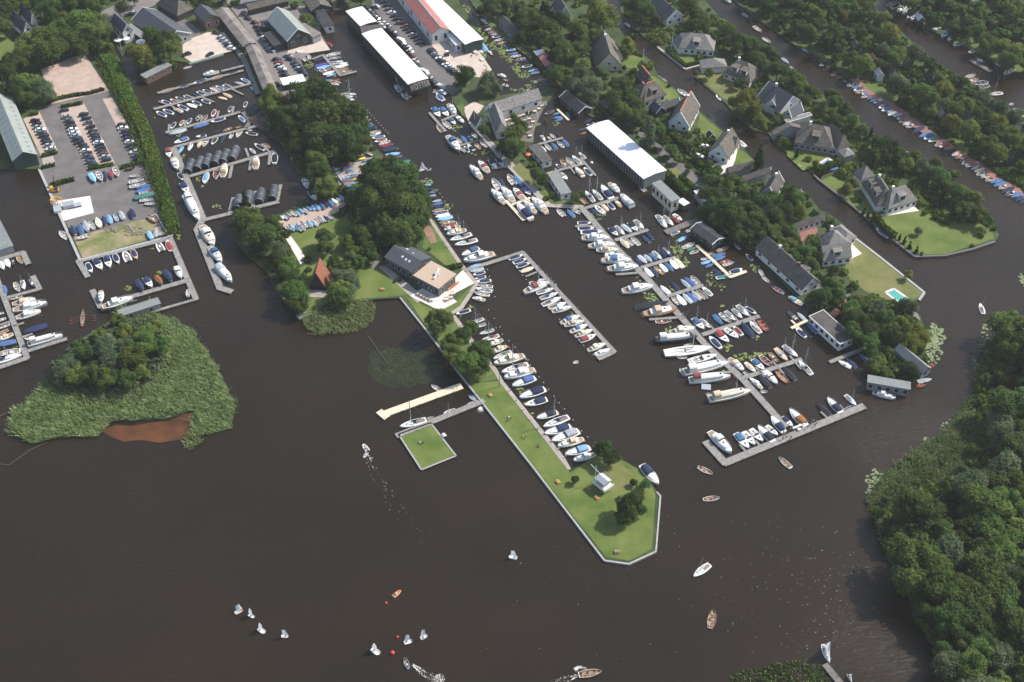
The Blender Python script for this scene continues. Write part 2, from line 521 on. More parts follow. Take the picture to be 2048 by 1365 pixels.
        cw = mat('cabin_cream', (.70, .64, .50), .5, var=.06, scale=2) if b == 'c' or a == 'c' else DECKW
        cb = part(root, 'cabin', ('kcab', K, sh, b == 'c' or a == 'c'), lambda: shell_mesh('cabin', sh, t0, t1, .74, lambda t: sheer(t, z), lambda t, u: z + ch + .1, cw, n=6, crown=.1, top=.92))
        part(root, 'window', ('kwin', K, sh), lambda: band_mesh('window', sh, t0 + .05, t1 - .10, .735, z + ch * .38, z + ch * .72, GLASS), cb)
        part(root, 'cockpit', ('kcock', K, sh), lambda: shell_mesh('cockpit', sh, .03, t0 - .01, .76, lambda t: sheer(t, z) + .02, lambda t, u: sheer(t, z) + .06, TEAK if K != 'H' else canvas('g'), n=3, crown=.03, top=.98))
        if K == 'H':
            part(root, 'aft_tent', ('htent',), lambda: shell_mesh('aft_tent', sh, .02, .34, .9, lambda t: sheer(t, z), lambda t, u: z + 1.05, canvas('g'), n=4, crown=.12, top=.9))
        else:
            w0, w1, wh = {'k': (.34, .54, 1.15), 'K': (.34, .52, 1.4), 'B': (.10, .26, 1.7)}[K]
            wc = canvas(b) if b in 'tcbnrk' else DECKW
            wl = part(root, 'wheelhouse', ('kwh', K, sh, b if b in 'tcbnrk' else 'w'), lambda: shell_mesh('wheelhouse', sh, w0, w1, .70, lambda t: z + .3, lambda t, u: z + wh, wc, n=3, crown=.08, top=.97))
            part(root, 'wheelhouse_window', ('kwhw', K, sh), lambda: band_mesh('wheelhouse_window', sh, w0 + .01, w1 - .01, .705, z + wh * .55, z + wh * .8, GLASS), wl)
            part(root, 'windscreen', ('kwsc', K), lambda: plate_mesh('windscreen', w1 - .505, w1 - .49, .30, z + wh * .5, z + wh * .85, GLASS, -.008), wl)
        part(root, 'foredeck_hatch', ('kh', K), lambda: plate_mesh('foredeck_hatch', .22 if K != 'K' else .1, .27 if K != 'K' else .15, .1, z + ch, z + ch + .2, GLASS))
        part(root, 'rail', ('rail', sh), lambda: rail_mesh(sh, z))
        if L > 9 and K == 'K':
            part(root, 'swim_platform', ('Mswim',), lambda: plate_mesh('swim_platform', -.55, -.49, .30, .2, .3, TEAK))
        if b == 't' and K == 'B':
            mast(root, L, zs, sh, .12, 9.0)
    elif K in 'sSZ':
        sh = 'std' if K == 's' else 'slim'
        if K == 'S': sh = 'std'
        part(root, 'hull', ('hull', sh, a, 'S'), lambda: hull_mesh(sh, h * (1.15 if K == 'S' else .9), H, D))
        cr = part(root, 'coachroof', ('coach', sh, a == 'o'), lambda: shell_mesh('coachroof', sh, .44, .74, .55, lambda t: lo(t) + .02, lambda t, u: lo(t) + .42 * (1 - .5 * u), DECKW, n=5, crown=.08))
        part(root, 'window', ('swin', sh), lambda: band_mesh('window', sh, .48, .66, .55, .86, .95, GLASS, 3), cr)
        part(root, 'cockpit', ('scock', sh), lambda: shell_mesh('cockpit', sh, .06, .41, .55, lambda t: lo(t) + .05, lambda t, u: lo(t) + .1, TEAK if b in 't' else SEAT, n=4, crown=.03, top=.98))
        top = (L * 1.25 if K == 'S' else L * 1.05) if K != 'Z' else L * 1.15
        mast(root, L, zs, sh, .08, top, .13 if K == 'S' else .085, None if K == 'Z' else (b if b != 'w' else 'g'), K == 'S')
        if K == 'S' and b in 'nbkregc':
            part(root, 'sprayhood', ('spray', sh, b), lambda: shell_mesh('sprayhood', sh, .40, .50, .5, lambda t: lo(t) + .1, lambda t, u: lo(t) + .75 - .3 * u, canvas(b), n=3, crown=.1))
        if K == 'Z':
            tz = top / zs
            def sails():
                mb = MB(); rows = []
                for i in range(7):
                    u = i / 6; z = 1.1 + (tz - 1.3) * u
                    wd = .42 * (1 - u) ** .8 + .01
                    rows.append([(.07, 0, z), (.07 - wd * .5, .10 * (1 - u) + .03, z), (.07 - wd, .07 * (1 - u), z)])
                mb.grid(rows); return mb.mesh('mainsail', [SAIL])
            part(root, 'mainsail', ('msail', round(tz, 1)), sails)
            def jib():
                mb = MB(); rows = []
                for i in range(6):
                    u = i / 5; z = .9 + (tz * .8 - 1) * u; x0 = .47 - .38 * u; wd = (.32 * (1 - u)) + .005
                    rows.append([(x0, 0, z), (x0 - wd * .5, .08 * (1 - u), z), (x0 - wd, .03, z)])
                mb.grid(rows); return mb.mesh('jib', [SAIL])
            part(root, 'jib', ('jsail', round(tz, 1)), jib)
            PEOPLE.append((root, L, W, zs, sh, label, 2))
    elif K == 'r':
        def tb():
            mb = MB(); ring = []
            pts = [(-.48, -.38), (-.2, -.4), (.1, -.38), (.32, -.25), (.46, -.06), (.46, .06), (.32, .25), (.1, .38), (-.2, .4), (-.48, .38)]
            rows = []
            for i, (x, y) in enumerate(pts):
                a_ = pts[max(i - 1, 0)]; b_ = pts[min(i + 1, len(pts) - 1)]
                dx, dy = b_[0] - a_[0], (b_[1] - a_[1]) * .44
                l = math.hypot(dx, dy); nx, ny = -dy / l, dx / l / .44
                rows.append([(x + nx * .045 * math.cos(q) * 1.0, y + ny * .045 * math.cos(q), .38 + .26 * math.sin(q)) for q in [j * math.pi / 4 for j in range(8)]])
            mb.grid(rows, close=True); mb.add(rows[0], [tuple(range(8))]); mb.add(rows[-1], [tuple(range(7, -1, -1))])
            return mb.mesh('tube', [paint(a)], True)
        part(root, 'tube', ('ribt', a), tb)
        part(root, 'floor', ('ribf',), lambda: MB().add([(-.46, -.36, .3), (.1, -.36, .3), (.4, 0, .3), (.1, .36, .3), (-.46, .36, .3)], [(0, 1, 2, 3, 4)]).mesh('floor', [SEAT]))
        part(root, 'console', ('ribc',), lambda: plate_mesh('console', -.12, .02, .12, .3, 1.0, DECKW))
        part(root, 'outboard_motor', ('obm',), lambda: MB().box(-.56, -.49, -.09, .09, .1, .85).box(-.585, -.475, -.12, .12, .72, 1.05).mesh('outboard_motor', [RUB]))
        if 'open water' in label:
            PEOPLE.append((root, L, W, zs, 'std', label, 1))
    elif K == 'j':
        part(root, 'hull', ('hullz', a), lambda: hull_mesh('pram', .5, H, paint(a), True))
        part(root, 'floor', ('wellz', a), lambda: well_mesh('pram', .5, DECKW))
        mast(root, L, zs, 'pram', .22, 2.9, .03, None, False)
        def sl_():
            mb = MB(); rows = []
            for i in range(5):
                u = i / 4; z = (.9 + 2.6 * u) / zs
                rows.append([(.21, 0, z), (.21 - .35 * (1 - .25 * u), .14, z + .25 * u), (.21 - .72 * (1 - .45 * u), .10, z + .5 * u)])
            mb.grid(rows); return mb.mesh('sail', [SAIL])
        part(root, 'sail', ('zsail', round(zs, 1)), sl_)
        PEOPLE.append((root, L, W, zs, 'pram', label, 1))
    elif K == 'G':
        part(root, 'hull', ('hullg',), lambda: hull_mesh('gig', .5, H, WOODR, True))
        part(root, 'floor', ('wellg',), lambda: well_mesh('gig', .5, TEAK))
        part(root, 'thwart', ('thwg',), lambda: thwart_mesh('gig', .5, (.2, .34, .48, .62, .76), DECKW, .04))
        for i in range(3):
            for sg in (-1, 1):
                def oar(i=i, sg=sg):
                    x = -.16 + .14 * i
                    mb = MB()
                    q = Vector((x, sg * .3, .62)); e = Vector((x - .07, sg * 2.3, .15))
                    ux = .05 / L
                    mb.add([(q.x - ux, q.y, q.z), (q.x + ux, q.y, q.z), (e.x + ux, e.y, e.z), (e.x - ux, e.y, e.z), (q.x, q.y, q.z + .08), (e.x, e.y, e.z + .08)], [(0, 1, 2, 3), (0, 4, 5, 3), (1, 2, 5, 4)])
                    mb.box(e.x - .012, e.x + .012, min(e.y, e.y + sg * .3), max(e.y, e.y + sg * .3), .1, .2)
                    return mb.mesh('oar', [WOODR])
                obj('oar', oar(), root)
        PEOPLE.append((root, L, W, zs, 'gig', label, 5))
    return root
def hash_(s):
    v = 7
    for c in s: v = (v * 31 + ord(c)) % 100003
    return v
def strake_mesh(sh, h):
    mb = MB()
    for sg in (-1, 1):
        rows = []
        for t in TS:
            w = max(sec(sh, t), .004); z = sheer(t, h)
            rows.append([(t - .5, sg * (w + .012), z - .10), (t - .5, sg * (w + .012), z - .02), (t - .5, sg * (w - .005), z - .02), (t - .5, sg * (w - .005), z - .10)])
        mb.grid(rows, close=True)
    return mb.mesh('rubbing_strake', [RUB])
def tarp_mesh(sh, h, m):
    mb = MB(); rows = []
    for t in TS:
        w = max(sec(sh, t), .004) * 1.05 + .004; z = sheer(t, h)
        r = .42 * math.sin(math.pi * min(max(t, .04), .93)) ** .6
        rows.append([(t - .5, -w, z * .62), (t - .5, -w * .98, z + .03), (t - .5, -w * .45, z + r * .62), (t - .5, 0, z + r + .03), (t - .5, w * .45, z + r * .62), (t - .5, w * .98, z + .03), (t - .5, w, z * .62)])
    mb.grid(rows); mb.add(rows[0], [tuple(range(6, -1, -1))])
    return mb.mesh('cover', [m])
def rail_mesh(sh, h):
    mb = MB()
    for sg in (-1, 1):
        rows = []
        for i in range(7):
            t = .55 + .43 * i / 6
            w = sec(sh, t) * .93; z = sheer(t, h) + .55
            rows.append([(t - .5, sg * w, z), (t - .5, sg * w, z + .05), (t - .5, sg * (w - .012), z + .05), (t - .5, sg * (w - .012), z)])
        mb.grid(rows, close=True)
        for i in (0, 2, 4, 6):
            a = rows[i][0]
            mb.box(a[0] - .003, a[0] + .003, a[1] - .006, a[1] + .006, a[2] - .55, a[2])
    return mb.mesh('rail', [ALU])
# -------- people, one continuous skinned surface per pose
def person_mesh(pose, shirt, trous):
    J = {'pel': (0, 0, .0), 'chest': (.02, 0, .38), 'neck': (.03, 0, .56), 'head': (.05, 0, .72), 'top': (.05, 0, .82),
         'ls': (.02, .19, .50), 'le': (.08, .24, .24), 'lh': (.28, .16, .16), 'rs': (.02, -.19, .50), 're': (.08, -.24, .24), 'rh': (.28, -.16, .16)}
    if pose == 'sit':
        J.update(lk=(.42, .12, .04), lf=(.46, .12, -.40), lt=(.62, .12, -.42), rk=(.42, -.12, .04), rf=(.46, -.12, -.40), rt=(.62, -.12, -.42), lhip=(.02, .10, 0), rhip=(.02, -.10, 0))
    else:
        J.update(lk=(.03, .11, -.44), lf=(.0, .12, -.86), lt=(.16, .13, -.90), rk=(.05, -.11, -.44), rf=(.02, -.12, -.86), rt=(.18, -.13, -.90), lhip=(0, .10, -.04), rhip=(0, -.10, -.04))
    rad = dict(pel=.15, chest=.16, neck=.06, head=.105, top=.07, ls=.07, le=.05, lh=.045, rs=.07, re=.05, rh=.045, lk=.065, lf=.05, lt=.04, rk=.065, rf=.05, rt=.04, lhip=.10, rhip=.10)
    E = [('pel', 'chest'), ('chest', 'neck'), ('neck', 'head'), ('head', 'top'), ('chest', 'ls'), ('ls', 'le'), ('le', 'lh'), ('chest', 'rs'), ('rs', 're'), ('re', 'rh'),
         ('pel', 'lhip'), ('lhip', 'lk'), ('lk', 'lf'), ('lf', 'lt'), ('pel', 'rhip'), ('rhip', 'rk'), ('rk', 'rf'), ('rf', 'rt')]
    ks = list(J); ix = {k: i for i, k in enumerate(ks)}
    me = bpy.data.meshes.new('p'); me.from_pydata([J[k] for k in ks], [(ix[a], ix[b]) for a, b in E], [])
    o = bpy.data.objects.new('p', me); C.objects.link(o)
    o.modifiers.new('s', 'SKIN')
    for k in ks:
        me.skin_vertices[0].data[ix[k]].radius = (rad[k], rad[k])
        me.skin_vertices[0].data[ix[k]].use_root = (k == 'pel')
    sb = o.modifiers.new('u', 'SUBSURF'); sb.levels = 1
    dg = bpy.context.evaluated_depsgraph_get()
    m2 = bpy.data.meshes.new_from_object(o.evaluated_get(dg))
    bpy.data.objects.remove(o)
    m2.name = 'person'
    skin = mat('skin', (.45, .27, .19), .6); hair = mat('hair_brown', (.06, .035, .02), .8, rnd=.5)
    m2.materials.clear()
    for m in (skin, canvas(shirt), canvas(trous), hair): m2.materials.append(m)
    for p in m2.polygons:
        x, y, z = p.center
        if z > .74 or (z > .62 and x < .0): i = 3
        elif z > .56: i = 0
        elif z > .02 and not (x > .2 and z < .3) and not (pose == 'sit' and x > .2): i = 1
        else: i = 2
        if (x > .2 and .08 < z < .3 and abs(y) > .09): i = 0
        p.material_index = i
        p.use_smooth = True
    return m2
SHN = dict(w='white', r='red', b='blue', n='navy', y='yellow', g='grey', k='black', c='cream')
def person(pose, shirt, loc, rz, label, group=None):
    me = cached(('person', pose, shirt), lambda: person_mesh(pose, shirt, 'n' if shirt in 'wryc' else 'g'))
    o = obj('person', me, None, loc)
    o.rotation_euler = (0, 0, rz)
    return tag(o, label, 'person', group)
def seat_people():
    for root, L, W, zs, sh, label, n in PEOPLE:
        cols = random.sample('wrbnygkc', n)
        ts = [.5] if n == 1 else [.16 + .62 * i / (n - 1) for i in range(n)]
        if sh == 'gig': ts = [.2 + .14 * i for i in range(5)]
        if n == 1: ts = [.32]
        rz = root.rotation_euler.z
        short = label
        for i, (t, c) in enumerate(zip(ts, cols)):
            if n == 2: t = .22 + .16 * i
            side = 0 if sh in ('gig', 'pram') else (-1) ** i * .18 * W
            loc = root.location + Vector((math.cos(rz) * (t - .5) * L - math.sin(rz) * side, math.sin(rz) * (t - .5) * L + math.cos(rz) * side, .55 * zs))
            r2 = rz if sh == 'gig' else rz + random.choice((0, 1.3, -1.3, 3.1))
            lab = f'person in {SHN[c]} top seated in the {short}'
            ws = lab.split()
            if len(ws) > 16:
                lab = f'{SHN[c]}-shirted person in the {short}'
            person('sit', c, loc, r2, ' '.join(lab.split()[:16]), 'people aboard boats on the water')
# ================================================================ cars
def car_meshes(kind, col):
    pt = carpaint(col)
    if kind == 'van':
        prof = [(-2.4, .35, 1.0), (-2.35, .35, 1.9), (1.1, .35, 1.9), (1.5, .35, 1.55), (1.9, .35, 1.1), (2.4, .35, .95), (2.45, .35, .6)]
        W, gl = .95, (-0.2, 1.75, 1.15, 1.62)
    else:
        prof = [(-2.1, .35, .75), (-2.0, .3, .92), (-1.2, .3, .98), (.8, .3, .95), (1.7, .3, .85), (2.05, .3, .72), (2.12, .35, .55)]
        W, gl = .86, None
    mb = MB(); rows = []
    for x, z0, z1 in prof:
        ww = W * (1 if abs(x) < 1.8 else .93)
        rows.append([(x, -ww, z0), (x, -ww * 1.0, (z0 + z1) / 2), (x, -ww * .93, z1), (x, 0, z1 + .04), (x, ww * .93, z1), (x, ww, (z0 + z1) / 2), (x, ww, z0)])
    mb.grid(rows); mb.add(rows[0], [tuple(range(6, -1, -1))]); mb.add(rows[-1], [tuple(range(7))])
    body = mb.mesh('body', [pt])
    mb = MB()
    if kind == 'van':
        mb.add([(1.12, -.86, 1.86), (1.12, .86, 1.86), (1.86, .84, 1.14), (1.86, -.84, 1.14)], [(0, 1, 2, 3)])
        for s in (-1, 1):
            mb.box(.5, 1.3, s * .955 - .01, s * .955 + .01, 1.2, 1.6)
        win = mb.mesh('windscreen', [GLASS]); roof = None
    else:
        rs = [(-1.75, .93, .72), (-1.25, 1.36, .62), (.1, 1.42, .62), (.95, .95, .72)]
        rows = [[(x, -.80 * (.98 if z < 1 else .80), z if z < 1 else z - .02), (x, 0, z), (x, .80 * (.98 if z < 1 else .80), z if z < 1 else z - .02)] for x, z, _ in rs]
        mb.grid(rows)
        for s in (-1, 1):
            vs = [(-1.75, s * .785, .93), (-1.25, s * .64, 1.34), (.1, s * .64, 1.40), (.95, s * .785, .95)]
            mb.add(vs, [(0, 1, 2, 3)])
        win = mb.mesh('windows', [GLASS])
        roof = MB().box(-1.2, .12, -.62, .62, 1.38, 1.44).mesh('roof', [pt])
    wh = MB().tube((0, -.1, 0), (0, .1, 0), .32, .32, 10).mesh('wheel', [RUB])
    return body, win, roof, wh
def car(col, loc, rz, label, kind='car', group='cars parked around the marina'):
    body, win, roof, wh = cached(('car', kind, col), lambda: car_meshes(kind, col))
    s = 1 if kind == 'van' else random.uniform(.92, 1.04)
    r = thing('parked_van' if kind == 'van' else 'parked_car', label, kind, loc, rz, group, (s, s, s))
    obj('body', body, r); obj('windscreen' if kind == 'van' else 'windows', win, r)
    if roof: obj('roof', roof, r)
    for x in (-1.35, 1.35):
        for y in (-.80, .80):
            obj('wheel', wh, r, (x, y, .32))
    return r
def car_rows(rows, z):
    """x0 y0 x1 y1 hx hy colours place : centres from first to last; (hx,hy) pixel heading of the bonnet; - leaves a gap, capital = van"""
    for ln in rows.strip().split('\n'):
        q = ln.split(); x0, y0, x1, y1, hx, hy = map(float, q[:6]); cols = q[6]; place = ' '.join(q[7:])
        n = len(cols); its = []
        for i, c in enumerate(cols):
            if c == '-': continue
            u = i / max(n - 1, 1); px = x0 + (x1 - x0) * u; py = y0 + (y1 - y0) * u
            a = P(px, py, z + .7); b = P(px + hx, py + hy, z + .7)
            rz = math.atan2(b.y - a.y, b.x - a.x) + random.uniform(-.04, .04) + (math.pi if random.random() < .3 else 0)
            kd = 'van' if c == 'W' else 'car'
            its.append(dict(px=px, py=py, desc=f"{CN['w' if c == 'W' else c]} {kd}", loc=(a.x + random.uniform(-.2, .2), a.y + random.uniform(-.2, .2), z), rz=rz, c='w' if c == 'W' else c, kd=kd))
        number_row(its, place)
        for it in its:
            car(it['c'], it['loc'], it['rz'], it['label'], it['kd'], 'cars parked ' + place)
# ================================================================ vegetation
BARK = mat('bark', (.09, .07, .05), .9, var=.3, scale=2)
LEAF = dict(
    b=leafmat('leaf_dark', (.028, .056, .014), (.090, .136, .034), .36),
    g=leafmat('leaf_mid', (.050, .094, .018), (.135, .180, .042), .36),
    h=leafmat('leaf_bright', (.065, .120, .016), (.125, .190, .035)),
    y=leafmat('leaf_willow', (.075, .100, .016), (.190, .205, .040)),
    w=leafmat('leaf_silver', (.050, .082, .034), (.145, .185, .095)),
    c=leafmat('leaf_conifer', (.010, .028, .010), (.034, .066, .018)),
    s=leafmat('leaf_shrub', (.028, .064, .008), (.095, .150, .022)),
    p=leafmat('leaf_copper', (.030, .012, .018), (.065, .028, .035)))
def leaf_cloud(n_lobes, n_leaf, size, kind, seed):
    """quads scattered over lobes that fill a crown of radius 1 centred at the origin"""
    g = np.random.default_rng(seed)
    # lobe centres
    cs = []; rs = []
    while len(cs) < n_lobes:
        p = g.uniform(-1, 1, 3)
        d = np.linalg.norm(p)
        if d > 1 or d < .25: continue
        if kind == 'cone' :
            p[2] = g.uniform(-1, 1); a = g.uniform(0, 6.28); rr = (1 - p[2]) * .5 * .62 * g.uniform(.5, 1)
            p[0], p[1] = rr * math.cos(a), rr * math.sin(a); r = .34 - .16 * (p[2] + 1) / 2
        elif kind == 'column':
            p *= (.38, .38, .85); r = g.uniform(.22, .32)
        elif kind == 'willow':
            p *= (.72, .72, .62); r = g.uniform(.26, .42)
        elif kind == 'shrub':
            p *= (.75, .75, .55); r = g.uniform(.25, .45)
        else:
            p *= (.80, .80, .68); p[2] += .04; r = g.uniform(.18, .42)
        cs.append(p); rs.append(r)
    cs = np.array(cs); rs = np.array(rs)
    wgt = rs ** 2; wgt /= wgt.sum()
    li = g.choice(n_lobes, n_leaf, p=wgt)
    d = g.normal(size=(n_leaf, 3)); d /= np.linalg.norm(d, axis=1)[:, None]
    d[:, 2] = np.where(d[:, 2] < -.35, -d[:, 2], d[:, 2])
    rad = rs[li] * g.uniform(.62, 1.18, n_leaf)
    pos = cs[li] + d * rad[:, None]
    if kind == 'willow':
        pos[:, 2] -= g.uniform(0, .35, n_leaf) * (np.hypot(pos[:, 0], pos[:, 1]) > .5)
    nrm = d * .7 + g.normal(size=(n_leaf, 3)) * .40 + np.array([0, 0, .55])
    nrm /= np.linalg.norm(nrm, axis=1)[:, None]
    t = np.cross(nrm, g.normal(size=(n_leaf, 3))); t /= np.linalg.norm(t, axis=1)[:, None]
    b = np.cross(nrm, t)
    sz = size * g.uniform(.55, 1.25, n_leaf)[:, None]
    asp = g.uniform(.6, 1.0, n_leaf)[:, None]
    v = np.stack([pos - t * sz - b * sz * asp, pos + t * sz - b * sz * asp * .8, pos + t * sz * .9 + b * sz * asp, pos - t * sz * .8 + b * sz * asp * .9], 1).reshape(-1, 3)
    return v
def quads_mesh(name, v, m):
    n = len(v) // 4
    me = bpy.data.meshes.new(name)
    me.vertices.add(len(v)); me.vertices.foreach_set('co', v.astype(np.float32).ravel())
    me.loops.add(4 * n); me.loops.foreach_set('vertex_index', np.arange(4 * n, dtype=np.int32))
    me.polygons.add(n); me.polygons.foreach_set('loop_start', np.arange(0, 4 * n, 4, dtype=np.int32))
    me.polygons.foreach_set('loop_total', np.full(n, 4, dtype=np.int32))
    for q in (m if isinstance(m, list) else [m]): me.materials.append(q)
    me.update(calc_edges=True)
    me.validate()
    return me
TK = dict(b=('round', 34, 6200, .044), g=('round', 32, 6000, .043), y=('willow', 30, 6000, .038), w=('willow', 30, 6000, .038), c=('cone', 26, 3200, .05),
          s=('shrub', 12, 1500, .075), p=('round', 20, 2200, .065), o=('column', 14, 1800, .055))
LEAF['o'] = LEAF['w']
TN = dict(b='broadleaf_tree', g='leafy_tree', y='willow_tree', w='willow_tree', c='conifer_tree', s='shrub', p='copper_tree', o='columnar_tree')
TD = dict(b='dark green tree', g='mid green tree', y='yellow-green willow', w='silver-green willow', c='dark conifer', s='green shrub', p='copper-leaved tree', o='slim columnar tree')
def crown_mesh(k, i):
    kd, nl, nq, sz = TK[k]
    return cached(('crown', k, i), lambda: quads_mesh('crown', leaf_cloud(nl, nq, sz, kd, hash_(k) * 10 + i), LEAF[k if k in LEAF else 'b']))
def trunk_mesh(i):
    def f():
        g = random.Random(i); mb = MB()
        mb.tube((0, 0, 0), (g.uniform(-.03, .03), 0, .75), .055, .035, 8)
        for j in range(6):
            a = j * 1.05 + g.uniform(-.3, .3); z = g.uniform(.5, .85)
            mb.tube((0, 0, z * .85), (.42 * math.cos(a), .42 * math.sin(a), z + g.uniform(.25, .6)), .028, .012, 5)
        mb.tube((0, 0, .7), (.02, .02, 1.5), .035, .012, 6)
        return mb.mesh('trunk', [BARK])
    return cached(('trunk', i), f)
def tree(k, px, py, rpx, label, group, ground=.5):
    # first guess of the scale at that spot, then the crown centre stands at its own height
    q = P(px, py, 4); dist = math.sqrt(q.x ** 2 + q.y ** 2 + (CH - 4) ** 2)
    r = rpx * dist / F * (1.0 if rpx < 11 else random.uniform(1.0, 1.16))
    if k == 's': hc = r * .55
    elif k == 'c': hc = r * 1.5
    elif k == 'o': hc = r * 1.5
    else: hc = min(r * 1.25, r + 2.5)
    q = P(px, py, ground + hc)
    t = thing(TN[k], label, 'shrub' if k == 's' else 'tree', (q.x, q.y, ground), random.uniform(0, 6.28), group)
    c = obj('crown', crown_mesh(k, random.randrange(4)), t, (0, 0, hc))
    vz = {'c': 1.45, 'o': 1.5, 's': .8}.get(k, random.uniform(.82, 1.0))
    c.scale = (r, r * random.uniform(.9, 1.1), r * vz)
    if k != 's':
        tr = obj('trunk', trunk_mesh(random.randrange(3)), t)
        tr.scale = (r, r, hc)
    return t
def tree_list(txt, ground=.5):
    for blk in txt.strip().split('R ')[1:]:
        place, body = blk.split('\n', 1)
        its = []
        for e in body.replace('\n', ';').split(';'):
            e = e.split()
            if len(e) < 4: continue
            its.append(dict(px=float(e[0]), py=float(e[1]), r=float(e[2]), k=e[3], desc=('small ' if float(e[2]) < 13 and e[3] != 's' else '') + TD[e[3]]))
        number_row(its, place)
        for it in its:
            tree(it['k'], it['px'], it['py'], it['r'], it['label'], ('trees ' if it['k'] != 's' else 'shrubs ') + place, ground)
def inside(pts, x, y):
    x = np.asarray(x); y = np.asarray(y); c = np.zeros(x.shape, bool)
    n = len(pts); j = n - 1
    for i in range(n):
        xi, yi = pts[i]; xj, yj = pts[j]
        m = ((yi > y) != (yj > y)) & (x < (xj - xi) * (y - yi) / (yj - yi + 1e-12) + xi)
        c ^= m; j = i
    return c
def scatter_trees(poly, spacing, rmin, rmax, kinds, place, avoid=(), seed=1, mass=None):
    g = random.Random(seed)
    xs = [p[0] for p in poly]; ys = [p[1] for p in poly]; pts = []
    for _ in range(9000):
        x = g.uniform(min(xs), max(xs)); y = g.uniform(min(ys), max(ys))
        if not inside(poly, x, y): continue
        if any((x - a) ** 2 + (y - b) ** 2 < (c) ** 2 for a, b, c in avoid): continue
        if any((x - a) ** 2 + ((y - b) * 1.25) ** 2 < spacing ** 2 for a, b in pts): continue
        pts.append((x, y))
    its = []
    for x, y in pts:
        k = g.choice(kinds)
        its.append(dict(px=x, py=y, r=g.uniform(rmin, rmax) * (.75 if k in 'co' else 1), k=k, desc=TD[k]))
    if mass:
        # the dark broadleaves here read as one far mass of foliage
        V = []
        for i, it in enumerate([i for i in its if i['k'] == 'b']):
            q = P(it['px'], it['py'], 4); r = it['r'] * math.sqrt(q.x ** 2 + q.y ** 2 + CH ** 2) / F; hc = min(r * 1.25, r + 2.5); q = P(it['px'], it['py'], .5 + hc)
            v = cached(('mass', i % 4), lambda: leaf_cloud(22, 1500, .085, 'round', 900 + i % 4))
            V.append(v * np.array([r, r, r * .9]) + np.array(q[:]))
        tag(obj('tree_belt', quads_mesh('tree_belt', np.concatenate(V), LEAF['b'])), mass, 'trees', None, 'stuff')
        its = [i for i in its if i['k'] != 'b']
    number_row(its, place)
    for it in its:
        tree(it['k'], it['px'], it['py'], it['r'], it['label'], 'trees ' + place)
def blades(name, polys, dens, h, wd, m, label, cat, z0=0.0, lean=.35, seed=3, clump=0.0):
    """upright leaf blades over plan polygons given in photo pixels"""
    g = np.random.default_rng(seed); V = []
    for poly in polys:
        W = [P(x, y, z0) for x, y in poly]
        pl = [(p.x, p.y) for p in W]
        x0, x1 = min(p[0] for p in pl), max(p[0] for p in pl); y0, y1 = min(p[1] for p in pl), max(p[1] for p in pl)
        n = int((x1 - x0) * (y1 - y0) * dens)
        x = g.uniform(x0, x1, n); y = g.uniform(y0, y1, n)
        ed = (np.sin(x * .9 + 1) + np.sin(y * 1.1) + np.sin(x * .37 - y * .5)) * .35
        k = inside(pl, x + ed, y + ed * .6)
        if clump: k &= (np.sin(x * .55 + np.cos(y * .4) * 2) + np.cos(y * .6 + np.sin(x * .3) * 2) + g.uniform(-1, 1, n) * 1.2) > clump
        x, y = x[k], y[k]; n = len(x)
        hh = h * g.uniform(.6, 1.1, n) * (1 + .25 * np.sin(x * .31) * np.cos(y * .27))
        a = g.uniform(0, np.pi, n); dx, dy = np.cos(a) * wd / 2, np.sin(a) * wd / 2
        lx, ly = g.normal(0, lean, n) * hh * .5 - .12 * hh, g.normal(0, lean, n) * hh * .5 - .25 * hh
        zz = np.full(n, z0)
        q = np.stack([np.stack([x - dx, y - dy, zz], 1), np.stack([x + dx, y + dy, zz], 1), np.stack([x + dx * .6 + lx, y + dy * .6 + ly, zz + hh], 1), np.stack([x - dx * .6 + lx, y - dy * .6 + ly, zz + hh], 1)], 1)
        V.append(q.reshape(-1, 3))
    o = obj(name, quads_mesh(name, np.concatenate(V), m))
    return tag(o, label, cat, None, 'stuff')
FOOT = []
def undergrowth(name, land, n, rlo, rhi, m, label, seed, sheets, only=None, per=46):
    """low garden planting as one mass, kept off lawns, paths and buildings"""
    g = np.random.default_rng(seed)
    xs = [p[0] for p in land]; ys = [p[1] for p in land]
    x = g.uniform(max(min(xs), -60), min(max(xs), 2120), n); y = g.uniform(max(min(ys), -50), max(ys), n)
    k = inside(land, x, y)
    if only: k &= inside(only, x, y)
    for sp in sheets: k &= ~inside(sp, x, y)
    for dx, dy in ((7, 0), (-7, 0), (0, 5), (0, -5)): k &= inside(land, x + dx, y + dy)
    x, y = x[k], y[k]; V = []
    for px, py in zip(x, y):
        q = P(px, py, .5); ok = True
        for a, d, nn, L, W in FOOT:
            u = (q - a).dot(d); v = (q - a).dot(nn)
            if -1.2 < u < L + 1.2 and -1.2 < v < W + 1.2: ok = False; break
        if not ok: continue
        r = g.uniform(rlo, rhi); h = r * g.uniform(.7, 1.3)
        d = g.normal(size=(per, 3)); d /= np.linalg.norm(d, axis=1)[:, None]; d[:, 2] = np.abs(d[:, 2])
        pos = np.array([q.x, q.y, .5]) + d * np.array([r, r, h]) * g.uniform(.6, 1.1, per)[:, None]
        nr = d * .7 + g.normal(size=(per, 3)) * .4; nr /= np.linalg.norm(nr, axis=1)[:, None]
        t = np.cross(nr, g.normal(size=(per, 3))); t /= np.linalg.norm(t, axis=1)[:, None]; b = np.cross(nr, t)
        s = (r * g.uniform(.14, .30, per))[:, None]
        V.append(np.stack([pos - t * s - b * s, pos + t * s - b * s, pos + t * s + b * s, pos - t * s + b * s], 1).reshape(-1, 3))
    tag(obj(name, quads_mesh(name, np.concatenate(V), m)), label, 'planting', None, 'stuff')
